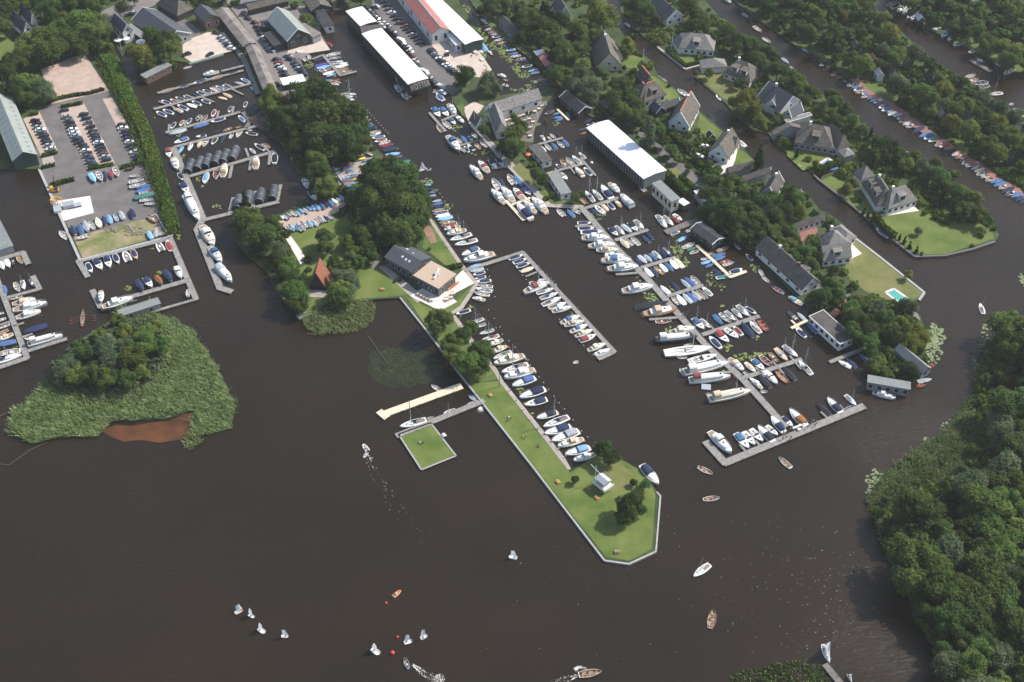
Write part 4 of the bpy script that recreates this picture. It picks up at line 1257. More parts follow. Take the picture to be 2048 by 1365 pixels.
# floating lawn
W = [P(x, y, .55) for x, y in pp('797,869 861,846 912,912 843,940')]
fl = thing('floating_lawn', 'square floating lawn with grey rim beside the narrow jetty', 'floating island', (W[0].x, W[0].y, 0))
def rel(o, me):
    me.transform(Matrix.Translation(-o.location)); return me
obj('raft', rel(fl, MB().prism([(p.x, p.y) for p in W], -.4, .5, 0, 0).mesh('raft', [mat('pontoon_side', (.09, .085, .08), .9)])), fl)
cc = sum(W, Vector()) / 4
obj('turf', rel(fl, MB().prism([((p.x - cc.x) * .965 + cc.x, (p.y - cc.y) * .965 + cc.y) for p in W], .5, .56).mesh('turf', [G['lawn']])), fl)
mb = MB()
for a, b in zip(W, W[1:] + W[:1]): mb.obox(a, b, .55, .5, .62)
obj('rim', rel(fl, mb.mesh('rim', [mat('rim_grey', (.30, .30, .30), .8)])), fl)
# ---------------------------------------------------------------- edgings
EDGE = mat('quay_coping', (.36, .35, .34), .8, var=.15, scale=1)
def strip(name, pts, wd, z0, z1, m, label, cat=None, kind=None, parent=None):
    W = [P(x, y, z1) for x, y in pts]; mb = MB()
    for i, (a, b) in enumerate(zip(W[:-1], W[1:])): mb.obox(a, b, wd, z0, z1 - .002 * (i % 2))
    o = obj(name, mb.mesh(name, [m]), parent)
    return tag(o, label, cat, None, kind)
strip('quay_edging', pp('800,595 845,651 936,769 1064,932 1209,1121 1258,1128 1312,1103 1321,992 1313,984'), .5, -.3, .72, EDGE, 'pale quay edging around the mown peninsula', None, 'structure')
strip('quay_edging', pp('78,338 160,520 345,471'), 1.0, -.3, .7, EDGE, 'grey quay edging below the storage yard', None, 'structure')
strip('quay_edging', pp('1314,93 1371,138 1399,130'), 1.0, -.3, .7, mat('coping_pink', (.42, .37, .34), .8), 'pale quay edging round the villa lawn', None, 'structure')
strip('quay_edging', pp('1628,350 1640,361 1697,405 1779,473 1830,513 1890,511 1945,498 1990,483'), .8, -.3, .8, mat('coping_dark', (.12, .11, .11), .8), 'dark quay edging round the large villa lawn', None, 'structure')
strip('quay_edging', pp('1695,464 1761,515 1849,585 1838,600'), .9, -.3, .7, EDGE, 'grey quay edging of the pool garden', None, 'structure')
strip('quay_edging', pp('378,128 447,109'), .8, -.3, .7, mat('coping_green', (.18, .25, .22), .8), 'pale green quay edging of the slip apron', None, 'structure')
strip('quay_edging', pp('938,245 1011,329 1054,371 1092,413'), .5, -.3, .7, EDGE, 'stone quay edging of the middle lawn', None, 'structure')
strip('quay_edging', pp('720,603 745,598 798,595'), .5, -.3, .75, mat('coping_black', (.04, .04, .04), .8), 'dark timber edging of the reed pond', None, 'structure')
strip('lawn_fence', pp('295,433 312,429 336,469'), .18, .5, 1.0, TRIM, 'low white rail round the end of the storage lawn', 'fence')
# ---------------------------------------------------------------- jetties
PLANK = mat('jetty_planks', (.235, .222, .205), .85, var=.22, scale=.9, detail=9)
PLANKD = mat('jetty_planks_dark', (.155, .135, .12), .85, var=.3, scale=.9, detail=9)
PLANKY = mat('jetty_planks_new', (.68, .56, .40), .7, var=.06, scale=1.2)
POST = mat('mooring_pile', (.07, .055, .045), .9)
def jetty(label, segs, wd, m=None, z=.62, planks=True):
    m = m or PLANK
    a0 = P(*segs[0][0], z)
    root = thing('jetty', label, 'jetty', (a0.x, a0.y, 0))
    k = 0; posts = MB()
    for sg in segs:
        w_ = wd
        if isinstance(sg[-1], (int, float)): w_, sg = sg[-1], sg[:-1]
        w_ *= .84
        W = [P(x, y, z) for x, y in sg]; mb = MB()
        for a, b in zip(W[:-1], W[1:]):
            d = (b - a); L = d.length; d.normalize(); nn = Vector((-d.y, d.x, 0)); n = max(1, int(L / 3.0))
            zz = z - .004 * (k % 5); k += 1
            a_ = a - d * w_ * .25; b_ = b + d * w_ * .25
            for i in range(n):
                p0 = a_ + (b_ - a_) * (i / n); p1 = a_ + (b_ - a_) * ((i + .985) / n)
                mb.obox(p0, p1, w_, zz - .16, zz)
            mb.obox(a_ + nn * (w_ / 2 - .1), b_ + nn * (w_ / 2 - .1), .16, zz - .4, zz + .03)
            mb.obox(a_ - nn * (w_ / 2 - .1), b_ - nn * (w_ / 2 - .1), .16, zz - .4, zz + .03)
            for i in range(0, n + 1, 2):
                q = a + (b - a) * (i / n)
                for s in (-1, 1):
                    e = q + nn * s * (w_ / 2 + .08)
                    posts.tube((e.x, e.y, -1), (e.x, e.y, z + .25), .12, .12, 6)
        obj('deck', rel(root, mb.mesh('deck', [m])), root)
    o = obj('pile', rel(root, posts.mesh('pile', [POST])), root)
    o['kind'] = 'stuff'
    return root
J = [
 ('long grey jetty on the left edge with yachts moored both sides', 2.4, None, [[(-6, 558), (54, 716)], [(54, 716), (-30, 744)], [(52, 703), (132, 678), 2.0], [(8, 597), (79, 578), 1.8], [(79, 578), (66, 553), 2.4], [(28, 652), (47, 646), 1.0], [(42, 675), (64, 668), 1.0], [(0, 650), (20, 643), 1.0]]),
 ('dark walkway and slips below the storage lawn', 2.6, None, [[(157, 522), (343, 476)], [(157, 522), (175, 553)], [(340, 476), (392, 598)], [(374, 561), (254, 596), (201, 614)], [(201, 614), (185, 581)], [(240, 642), (394, 598), 1.4]]),
 ('long diagonal jetty with moored cruisers beside the tent berths', 3.2, None, [[(347, 296), (406, 437), (394, 459), (440, 576)], [(440, 576), (462, 583), 3.0], [(406, 440), (556, 404), 2.4], [(381, 352), (548, 303), 2.2], [(349, 294), (520, 250), 2.0], [(458, 428), (466, 396), 1.6], [(554, 403), (561, 370), 1.6], [(505, 418), (511, 383), 1.6], [(464, 330), (459, 356), 1.4], [(503, 316), (499, 340), 1.4], [(540, 306), (538, 329), 1.4], [(497, 313), (491, 297), 1.2], [(538, 303), (524, 288), 1.2]]),
 ('narrow upper pier right of the reed hedge with canoes alongside', 1.6, None, [[(316, 186), (486, 141)]]),
 ('middle finger pier right of the reed hedge with angled side piers', 1.8, None, [[(309, 218), (505, 166)], [(318, 203), (345, 213), 1], [(345, 213), (362, 226), 1], [(372, 190), (392, 197), 1], [(398, 182), (420, 190), 1], [(425, 174), (445, 183), 1], [(450, 168), (470, 177), 1], [(463, 178), (486, 189), 1], [(405, 195), (428, 204), 1]]),
 ('third pier right of the reed hedge with round stern sloops above', 2.0, None, [[(333, 265), (487, 222)], [(337, 262), (338, 249), 1], [(369, 255), (371, 241), 1], [(402, 245), (404, 231), 1], [(434, 236), (437, 222), 1], [(465, 226), (467, 213), 1]]),
 ('walkway beside the long brown roof of the town quay', 2.6, None, [[(488, 118), (516, 187)], [(444, 142), (489, 131), 1.6], [(476, 102), (489, 119), 2.6]]),
 ('short dark walkway by the rust coloured yard', 2.2, PLANKD, [[(484, 222), (500, 243), (492, 256)]]),
 ('small pier with dinghies in the basin below the boat sheds', 1.8, None, [[(646, 110), (681, 151)], [(681, 151), (712, 143), 1.6], [(625, 118), (646, 110), 1.2]]),
 ('long mid jetty running out from the clubhouse quay', 2.1, None, [[(930, 541), (1045, 505), (1229, 704)], [(1226, 704), (1198, 717), 2.4], [(1052, 553), (1076, 543), .9], [(1083, 561), (1092, 556), .9], [(1105, 575), (1112, 569), .9]]),
 ('bright new planked jetty above the floating lawn', 3.4, PLANKY, [[(766, 829), (920, 773)], [(760, 824), (772, 834), 3.0]]),
 ('narrow grey jetty from the peninsula to the floating lawn', 2.6, None, [[(795, 871), (966, 802)]]),
 ('long spine jetty with finger piers in the middle of the marina', 3.0, None, [[(1163, 415), (1172, 426), (1233, 496), (1300, 563), (1358, 630), (1410, 688), (1486, 759), (1570, 852)], [(1172, 416), (1236, 396), 2.0], [(1232, 480), (1295, 460), 2.0], [(1284, 535), (1350, 515), 2.0], [(1337, 592), (1405, 571), 2.0], [(1407, 669), (1517, 633), 2.2], [(1486, 756), (1602, 719), 2.2], [(1152, 453), (1194, 452), 1.4], [(1233, 549), (1284, 545), 1.4], [(1300, 639), (1370, 634), 1.4], [(1395, 716), (1430, 708), 1.4], [(1400, 750), (1467, 743), 1.4], [(1478, 781), (1503, 778), 1.4],
   [(1189, 410), (1200, 419), .9], [(1245, 483), (1256, 474), .9], [(1275, 452), (1284, 464), .9], [(1420, 650), (1432, 664), .9], [(1470, 634), (1480, 648), .9], [(1497, 628), (1514, 650), .9], [(1545, 722), (1568, 748), .9], [(1580, 712), (1602, 738), .9], [(1512, 735), (1530, 754), .9]]),
 ('outer T shaped jetty at the end of the spine', 3.2, None, [[(1413, 885), (1450, 926), (1726, 813)], [(1480, 890), (1491, 902), .9], [(1512, 882), (1520, 892), .9], [(1642, 824), (1655, 836), .9], [(1680, 810), (1688, 822), .9]]),
 ('narrow pier with covered boats by the dark houseboat', 1.6, PLANKY, [[(1394, 491), (1461, 554), (1492, 543)]]),
 ('broken dark pier below the two storey houseboat', 3.4, PLANKD, [[(1334, 464), (1400, 438)]]),
 ('short crossed pier by the right houseboat', 1.5, PLANKY, [[(1584, 656), (1614, 641)], [(1583, 641), (1604, 662), .9]]),
 ('pale pier below the long dark roofed houseboat', 1.8, None, [[(1661, 724), (1722, 699)]]),
 ('slips left of the thatched restaurant', 1.6, None, [[(859, 226), (891, 262)], [(884, 241), (913, 229), 1.4], [(905, 229), (898, 219), .9]]),
 ('slips below the thatched restaurant', 1.6, None, [[(908, 286), (930, 304)], [(920, 291), (968, 278), 1.4], [(985, 336), (1020, 332), 1.6]]),
 ('narrow pontoon below the middle lawn', 1.6, PLANKY, [[(1012, 401), (1047, 440)], [(1024, 410), (1060, 396), 1.4], [(1046, 391), (1060, 403), 1.0]]),
 ('small pier right of the restaurant terrace', 1.5, None, [[(1068, 291), (1125, 276)]]),
 ('pier beside the flat roofed grey houseboat', 1.5, None, [[(1094, 347), (1170, 327)], [(1161, 316), (1191, 351), 1.3], [(1110, 337), (1118, 345), .9], [(1138, 331), (1149, 347), .9]]),
 ('plank footbridge pier by the terrace', 1.2, PLANKY, [[(1115, 219), (1137, 240)]]),
 ('dark landing stage below the lilies at the bottom edge', 2.4, PLANKD, [[(1652, 1331), (1690, 1378)]]),
 ('mooring raft in the far canal at the top right', 3.0, PLANKD, [[(1943, 121), (1981, 142)]]),
 ('small quay deck on the left edge', 2.6, None, [[(-10, 521), (46, 505), (56, 527)]]),
 ('stone steps landing by the red roofed cottage', 3.0, None, [[(598, 634), (612, 628)]]),
]
for lab, wd, m, segs in J:
    jetty(lab, segs, wd, m)
# ================================================================ buildings
U = dict
def lab4(s): return s
BL = [
 ('boat_hall', 'long pale green metal hall with rows of roof lights at left edge', 'hall', [((12, 165), (75, 310), (24, 323), 5, 8, U(wall='e', rm='m', over=.3))]),
 ('house', 'thatched house with two white gables in the top left trees', 'house', [((52, 22), (76, 42), (66, 50), 3.5, 8, U(rm='s', trim=True)), ((40, 34), (68, 60), (50, 70), 3.5, 8, U(rm='s', trim=True, wins=2))]),
 ('house', 'dark cottage roof at the left edge below the grove', 'house', [((-20, 180), (10, 192), (0, 215), 3, 7, U(rm='k', trim=True, wall='w', wins=2))]),
 ('house', 'dark pointed roof among trees at top left', 'house', [((148, -6), (162, 10), (140, 14), 4, 8, U(rm='s', trim=True))]),
 ('cafe', 'tall white gabled cafe with slate roof above the white parasols', 'cafe', [((243, 36), (268, 60), (243, 66), 5.5, 9, U(rm='s', wins=3, trim=True))]),
 ('boat_shed', 'large slate roofed shed with pale roof lights by the main road', 'shed', [((314, 20), (383, 67), (334, 92), 3.5, 7.5, U(rm='s', wall='g', wins=2, trim=True))]),
 ('annex_shed', 'low grey sheds beside the slate roofed shed', 'shed', [((262, 48), (296, 72), (288, 82), 2.6, 3, U(rm='g', wall='d', roof='flat'))]),
 ('house', 'dark thatched house with chimneys above the slate shed', 'house', [((345, -6), (388, 18), (352, 32), 3, 8, U(rm='t', wall='d', chim=2, roof='hip'))]),
 ('boathouse', 'two storey timber boathouse with blue-grey roof and white balcony', 'boathouse', [((418, 14), (440, 35), (410, 46), 5, 7.6, U(rm='s', wall='o', wins=2))]),
 ('long_shed', 'upper half of the snaking brown roofed shed', 'shed', [((457, 16), (514, 87), (488, 97), 3.2, 4.3, U(rm='a', wall='e'))]),
 ('long_shed', 'lower half of the snaking brown roofed shed', 'shed', [((516, 90), (559, 190), (533, 197), 3.2, 4.3, U(rm='a', wall='e'))]),
 ('boat_shed', 'big pale green gabled boat shed with dark walls', 'shed', [((580, 25), (622, 69), (572, 82), 5, 9.5, U(rm='m', wall='d', wins=3, trim=True)), ((553, 60), (575, 86), (548, 95), 3, 3.3, U(rm='k', wall='d', roof='flat')), ((606, 45), (643, 68), (622, 74), 3.6, 3.9, U(rm='a', wall='g', roof='flat'))]),
 ('annex_shed', 'dark flat annex left of the big green boat shed', 'shed', [((519, 44), (538, 40), (546, 52), 3, 3.2, U(rm='k', wall='d', roof='flat'))]),
 ('long_shed', 'long low thatched shed beside the top yard', 'shed', [((497, 22), (578, 3), (572, -4), 2.8, 5, U(rm='t', wall='d'))]),
 ('annex_shed', 'grey roofed outbuilding at the top centre left', 'shed', [((488, 6), (535, -2), (530, -12), 3, 5, U(rm='g', wall='g'))]),
 ('boathouse', 'wide dark thatched boathouse at the head of the basin', 'boathouse', [((608, 2), (622, 24), (660, 10), 3.5, 6, U(rm='t', wall='d', wins=1)), ((618, -14), (664, 6), (696, -8), 4, 8, U(rm='t', wall='d', roof='hip'))]),
 ('houseboat', 'narrow dark roofed houseboat in the basin with white end', 'houseboat', [((630, 22), (651, 55), (667, 48), 3.4, 3.6, U(rm='k', wall='w', roof='flat', wins=2))]),
 ('boathouse', 'smaller white roofed covered berth at the top centre', 'boathouse', [((691, 23), (720, 53), (753, 42), 5.2, 5.4, U(rm='w', wall='d', over=.2))]),
 ('boathouse', 'dark roofed link between the two white covered berths', 'boathouse', [((720, 54), (723, 67), (766, 55), 4.6, 4.8, U(rm='f', wall='d', roof='flat'))]),
 ('boathouse', 'long white roofed covered berth with lettered black end panel', 'boathouse', [((723, 68), (816, 170), (857, 157), 5.4, 5.65, U(rm='w', wall='d', over=.2))]),
 ('workshop', 'white workshop hall with long red roof beside the car park', 'workshop', [((800, -60), (900, 61), (864, 71), 5.5, 8, U(rm='r', wall='w', wins=6, door=True))]),
 ('workshop', 'long white roofed hall against the lily canal', 'hall', [((840, -42), (967, 79), (930, 90), 5.5, 5.9, U(rm='w', wall='e')), ((893, 69), (911, 92), (936, 84), 3.6, 4.2, U(rm='w', wall='w', wins=2))]),
 ('cottage', 'small brown roofed cottage on the lily canal bank', 'cottage', [((995, 42), (1021, 68), (1040, 60), 2.8, 4.8, U(rm='f', wall='g', wins=2))]),
 ('barn', 'red tiled shed with a white end roof by the lily canal', 'shed', [((1075, 112), (1090, 134), (1110, 129), 2.8, 3.6, U(rm='r', wall='g')), ((1067, 104), (1073, 112), (1090, 107), 2.8, 3.2, U(rm='W', wall='e', roof='flat'))]),
 ('cottage', 'white gabled cottage among the trees right of the lily canal', 'cottage', [((1128, 6), (1143, 32), (1120, 40), 3.5, 8.5, U(rm='s', wall='w', trim=True, wins=1, chim=1))]),
 ('villa', 'cream thatched villa with broad front gable by two parked cars', 'villa', [((1206, 100), (1218, 116), (1240, 100), 2.8, 6, U(rm='t', wall='c')), ((1229, 84), (1243, 131), (1194, 134), 3, 9.5, U(rm='t', wall='c', wins=2, chim=1))]),
 ('restaurant', 'patchy thatched waterside restaurant with long roof and terrace', 'restaurant', [((968, 214), (1068, 183), (1086, 199), 3.2, 6.5, U(rm='p', wall='w', wins=4)), ((974, 218), (992, 268), (1016, 258), 3.2, 7, U(rm='p', wall='w', roof='hip', wins=1)), ((938, 240), (952, 256), (968, 246), 2.8, 6.5, U(rm='t', wall='w', trim=True))]),
 ('houseboat', 'brown flat roofed houseboat beside the restaurant terrace', 'houseboat', [((1056, 294), (1085, 327), (1104, 319), 2.8, 3, U(rm='f', wall='w', roof='flat', wins=3, base=.2))]),
 ('houseboat', 'grey flat roofed houseboat with pale walls by the middle lawn', 'houseboat', [((1095, 349), (1122, 391), (1142, 384), 3, 3.2, U(rm='g', wall='w', roof='flat', wins=4, base=.2))]),
 ('boathouse', 'black roofed boathouse with white gable edges above the footbridge', 'boathouse', [((1118, 195), (1156, 228), (1190, 222), 2.8, 5, U(rm='k', wall='d', trim=True, wins=1, base=.2))]),
 ('boathouse', 'huge bright white roofed covered berth in the middle', 'boathouse', [((1172, 256), (1287, 359), (1332, 340), 5, 5.4, U(rm='W', wall='d', over=.2, base=.3))]),
 ('houseboat', 'two storey cream houseboat on a blue-grey pontoon', 'houseboat', [((1303, 368), (1343, 405), (1361, 398), 5.2, 5.4, U(rm='g', wall='c', roof='flat', wins=5, base=.3))]),
 ('annex_shed', 'pale roofed shed beside the lane right of the cream houseboat', 'shed', [((1387, 383), (1406, 405), (1424, 397), 2.8, 3, U(rm='W', wall='g', roof='flat'))]),
 ('houseboat', 'black curved roofed houseboat beside the narrow pier', 'houseboat', [((1380, 458), (1424, 490), (1452, 478), 3, 4.0, U(rm='k', wall='d', wins=3, base=.2, trim=True))]),
 ('annex_shed', 'white canopy over the terrace of the cream houseboat', 'canopy', [((1354, 403), (1368, 413), (1378, 406), 2.5, 2.6, U(rm='W', wall='d', roof='flat', over=.2))]),
 ('canal_house', 'long dark thatched canal house with pale roof patches', 'house', [((1548, 482), (1642, 566), (1612, 590), 2.8, 7, U(rm='t', wall='w', wins=5, chim=2, dorm=3)), ((1511, 494), (1528, 508), (1548, 490), 2.6, 4.5, U(rm='t', wall='w'))]),
 ('houseboat', 'largest dark roofed houseboat with white rim below the tall tree', 'houseboat', [((1618, 634), (1680, 690), (1708, 676), 3.4, 3.6, U(rm='f', wall='w', roof='flat', wins=6, trim=True, base=.2))]),
 ('houseboat', 'pale grey houseboat at the right island point', 'houseboat', [((1734, 766), (1821, 781), (1825, 766), 3.4, 3.6, U(rm='g', wall='g', roof='flat', wins=5, base=.2))]),
 ('barn', 'weathered grey gabled barn on the right island point', 'barn', [((1787, 700), (1844, 748), (1860, 735), 2.8, 4.6, U(rm='g', wall='g', wins=1))]),
 ('villa', 'white villa with curved pale thatch and round front above a lawn', 'villa', [((1354, 96), (1428, 104), (1440, 76), 3, 7.5, U(rm='T', wall='w', roof='hip', wins=6, dorm=1)), ((1345, 80), (1357, 98), (1374, 90), 3, 6.5, U(rm='T', wall='w', roof='hip'))]),
 ('house', 'white gabled house with dark roof and chimneys in the top middle', 'house', [((1330, 0), (1368, 32), (1345, 52), 3.5, 7.5, U(rm='s', wall='w', wins=2, chim=2, trim=True))]),
 ('villa', 'brown thatched villa with square garage wing by the canal', 'villa', [((1446, 146), (1500, 166), (1522, 140), 3, 8, U(rm='t', wall='c', roof='hip', wins=4, dorm=2, chim=1)), ((1398, 122), (1404, 138), (1450, 122), 2.8, 5.5, U(rm='T', wall='w', roof='hip'))]),
 ('villa', 'slate villa with white barge boards behind the big willow', 'villa', [((1566, 228), (1590, 214), (1604, 226), 3, 6.5, U(rm='s', wall='w', trim=True, wins=1)), ((1512, 196), (1560, 226), (1592, 196), 3.5, 9, U(rm='s', wall='w', wins=3, trim=True, chim=1)), ((1540, 190), (1528, 212), (1552, 224), 3.2, 7, U(rm='s', wall='w', trim=True))]),
 ('conservatory', 'white slatted pergola roof between the slate villa and thatched bungalow', 'pergola', [((1568, 241), (1618, 226), (1620, 233), 2.6, 2.8, U(rm='T', wall='w', roof='flat', trim=True))]),
 ('villa', 'brown thatched villa with orange ridge tiles left of the canal', 'villa', [((1256, 182), (1276, 206), (1302, 182), 3, 8.5, U(rm='t', wall='d', roof='hip', ridgecap=ORANGE, wins=2)), ((1288, 206), (1334, 190), (1322, 166), 3, 8.5, U(rm='t', wall='w', roof='hip', ridgecap=ORANGE, wins=3, dorm=1)), ((1270, 150), (1292, 178), (1300, 160), 3, 8, U(rm='t', wall='d', roof='hip', ridgecap=ORANGE))]),
 ('barn', 'slate roofed dark timber barn with white edges between thatched villas', 'barn', [((1296, 215), (1312, 228), (1326, 216), 2.6, 5.2, U(rm='s', wall='d', trim=True, wins=1)), ((1322, 222), (1362, 208), (1358, 199), 2.6, 4.8, U(rm='s', wall='d', trim=True, wins=2))]),
 ('villa', 'steep thatched villa with green and white front gable', 'villa', [((1358, 205), (1336, 246), (1380, 254), 3, 9.5, U(rm='t', wall='w', wins=3, trim=True, ridgecap=ORANGE, chim=1, dorm=0))]),
 ('villa', 'white walled thatched villa beside the blue pool and fir', 'villa', [((1446, 296), (1470, 300), (1480, 282), 2.8, 6.5, U(rm='t', wall='w', wins=1)), ((1440, 272), (1415, 306), (1456, 320), 3, 8.5, U(rm='t', wall='w', wins=3, chim=1))]),
 ('barn', 'long low brown roofed outbuilding beside the dark fir', 'barn', [((1458, 348), (1504, 336), (1500, 326), 2.6, 4.5, U(rm='f', wall='g'))]),
 ('barn', 'second low brown roofed outbuilding running to the canal', 'barn', [((1486, 364), (1542, 346), (1538, 338), 2.6, 4.5, U(rm='f', wall='g'))]),
 ('cottage', 'small slate cottage half hidden by trees below the outbuildings', 'cottage', [((1540, 356), (1522, 388), (1550, 398), 2.8, 7, U(rm='f', wall='w', wins=1, chim=1, trim=True))]),
 ('villa', 'long thatched bungalow with many white windows above a lawn', 'villa', [((1640, 262), (1676, 300), (1694, 284), 3, 7.5, U(rm='t', wall='w', roof='hip', wins=2)), ((1588, 286), (1668, 300), (1682, 262), 3, 8.5, U(rm='t', wall='g', roof='hip', wins=8, dorm=1, chim=1)), ((1542, 264), (1548, 272), (1604, 250), 2.8, 6, U(rm='t', wall='g'))]),
 ('annex_shed', 'thatched garage beside the long bungalow', 'garage', [((1674, 302), (1688, 316), (1708, 308), 2.6, 4, U(rm='T', wall='g', roof='hip'))]),
 ('villa', 'large grey thatched villa with white terrace above the wide lawn', 'villa', [((1776, 420), (1836, 402), (1818, 372), 3, 8.5, U(rm='T', wall='w', roof='hip', wins=5, dorm=1, chim=1)), ((1722, 366), (1752, 414), (1790, 398), 3, 8.5, U(rm='t', wall='w', roof='hip', dorm=2, chim=1)), ((1706, 348), (1722, 362), (1742, 346), 3, 7.5, U(rm='T', wall='w', roof='hip'))]),
 ('villa', 'rambling grey thatched villa with brick court by the pool garden', 'villa', [((1624, 478), (1650, 506), (1690, 476), 3, 8, U(rm='T', wall='w', roof='hip', wins=2, chim=1)), ((1658, 460), (1690, 486), (1700, 464), 2.8, 4.6, U(rm='T', wall='w', roof='hip', wins=2)), ((1646, 524), (1704, 516), (1694, 492), 3, 7.5, U(rm='T', wall='w', wins=4, dorm=1))]),
 ('barn', 'narrow brown roofed stable beside the brick court', 'stable', [((1588, 460), (1652, 438), (1648, 429), 2.8, 4.6, U(rm='f', wall='w', wins=6))]),
 ('cottage', 'steep red roofed A-frame cottage with glass front by the reeds', 'cottage', [((662, 549), (654, 580), (617, 579), .6, 8.5, U(rm='o', wall='d', over=.5, chim=0))]),
 ('clubhouse', 'dark slate and gravel roofed clubhouse on the quay lawn', 'clubhouse', [((768, 515), (824, 546), (868, 518), 4.4, 6.3, U(rm='s', wall='G', wins=5)), ((826, 552), (877, 579), (918, 552), 4.2, 4.4, U(rm='n', wall='G', roof='flat', wins=6, trim=False, door=True))]),
 ('houseboat', 'grey roofed houseboat with white framed windows at the top left pier', 'houseboat', [((280, 151), (292, 158), (358, 139), 3.2, 3.4, U(rm='g', wall='o', roof='flat', wins=4, base=.2, trim=False))]),
 ('houseboat', 'low grey houseboat at the top of the reed island', 'houseboat', [((234, 622), (240, 635), (322, 608), 2.8, 3, U(rm='g', wall='g', roof='flat', wins=5, base=.2))]),
 ('annex_shed', 'small white roofed canopy beside the brown roofed quay shed', 'canopy', [((560, 158), (566, 172), (610, 160), 2.8, 2.9, U(rm='W', wall='d', roof='flat'))]),
 ('work_shed', 'small dark shed on the rust coloured yard by the trees', 'shed', [((512, 232), (528, 250), (540, 244), 2.4, 3.2, U(rm='k', wall='o'))]),
 ('quay_shed', 'grey flat roofed shed on the left edge below the water', 'shed', [((-40, 445), (-10, 505), (26, 490), 2.8, 3, U(rm='g', wall='g', roof='flat'))]),
 ('garden_shed', 'tiny black barn with white edges on the canal lawn', 'shed', [((1411, 268), (1418, 276), (1428, 270), 1.9, 3.2, U(rm='k', wall='d', trim=True))]),
 ('garden_shed', 'pair of rust tiled huts behind the largest houseboat', 'shed', [((1660, 626), (1668, 636), (1684, 628), 2.2, 3.4, U(rm='o', wall='d')), ((1680, 606), (1688, 618), (1697, 610), 2.2, 3.4, U(rm='r', wall='d'))]),
]
FAR = [(1838, 36, 'w', 'pale grey roofed'), (1786, 148, 's', 'dark slate roofed'), (1745, 120, 'r', 'red roofed'), (1757, 148, 'w', 'white ended'), (1988, 58, 's', 'blue-grey roofed'), (1955, 4, 'w', 'white roofed'), (2040, 40, 'f', 'brown roofed'),
       (1710, 92, 'a', 'weathered brown roofed'), (1882, 229, 'm', 'green ended'), (1935, 236, 'a', 'grey fibre roofed'), (1860, 158, 'k', 'black roofed'), (2020, 318, 's', 'slate roofed'), (2038, 258, 'g', 'grey roofed'), (1925, 245, 'f', 'brown felt roofed'), (1808, 125, 'g', 'pale sheet roofed'), (1985, 215, 't', 'thatched')]
for nm, lb, ct, ws in BL:
    r_, ws_ = building(nm, lb, ct, ws)
    if 'lettered' in lb: OTTER = (r_, ws_[0])
    if 'clubhouse' == nm: CLUB = (r_, ws_)
    if 'red roof' in lb and nm == 'workshop': RED = (r_, ws_[0])
    if 'huge bright' in lb: BIGW = (r_, ws_[0])
    if 'roof lights at left' in lb: HALL = (r_, ws_[0])
    if 'A-frame' in lb: AFR = (r_, ws_[0])
for x, y, rm, ds in FAR:
    s = 10 if x != 1955 else 16
    building('summer_house', f'{ds} summer house among the far garden trees', 'summer house', [((x - s, y - 6), (x - s * .2, y + 7), (x + s, y + 2), 2.6, 4.6, U(rm=rm, wall='w' if x % 2 else 'e', wins=1))])
def roof_quads(wgd, name, rects, m, side=0, lift=.05, root=None):
    """small flat pieces lying on the slope that belongs to the A-B eave (side 0) or the far one (side 1)"""
    X, L, W, ze, zr = wgd['X'], wgd['L'], wgd['W'], wgd['ze'], wgd['zr']
    for u0, u1, s0, s1 in rects:
        mb = MB()
        def Q(u, s):
            v = W / 2 * s if side == 0 else W - W / 2 * s
            return X(u * L, v, ze - .1 + (zr - ze + .1) * s + .22 + lift)
        mb.add([Q(u0, s0), Q(u1, s0), Q(u1, s1), Q(u0, s1)], [(0, 1, 2, 3)])
        obj(name, mb.mesh(name, [m]), wgd['roof'])
SKY = mat('roof_light', (.62, .66, .68), .3)
SKYD = mat('roof_light_dark', (.16, .21, .22), .3)
r_, q = HALL
for sd_ in (0, 1):
    roof_quads(q, 'roof_light', [((i + .3) / 17, (i + .62) / 17, .30, .52) for i in range(17)], SKYD, sd_)
roof_quads(q, 'roof_light', [((i + .3) / 17, (i + .62) / 17, .66, .82) for i in range(17)], SKYD, 1)
r_, q = CLUB[0], CLUB[1][0]
roof_quads(q, 'roof_light', [(.42, .48, .55, .7), (.56, .62, .5, .65), (.68, .74, .5, .65)], SKY, 0)
roof_quads(q, 'roof_light', [(.30, .36, .5, .65), (.55, .60, .6, .7)], SKY, 1)
# vent ducts on the gravel roof
q = CLUB[1][1]; X = q['X']; zt = q['ze'] + .3
mb = MB()
a, b, c2, d2 = [Vector(X(q['L'] * u, q['W'] * v, zt)) for u, v in ((.62, .30), (.60, .46), (.52, .60), (.45, .78))]
mb.obox(b, c2, 1.4, zt, zt + .9); o_ = obj('air_unit', mb.mesh('air_unit', [mat('duct_grey', (.45, .46, .47), .4)]), CLUB[0])
mb = MB(); up_ = Vector((0, 0, .45))
mb.tube(a + up_, b + up_, .35, .35, 8); mb.tube(c2 + up_, d2 + up_, .35, .35, 8); mb.tube(a, a + up_ * 2, .3, .3, 8)
obj('duct', mb.mesh('duct', [TRIM]), o_)
# red hall: grey ridge band
r_, q = RED
roof_quads(q, 'ridge_band', [(0, 1, .80, 1.0)], mat('ridge_band_grey', (.22, .20, .19), .8, var=.2, scale=.4), 0)
roof_quads(q, 'ridge_band', [(0, 1, .90, 1.0)], mat('ridge_band_grey', (.22, .20, .19), .8), 1)
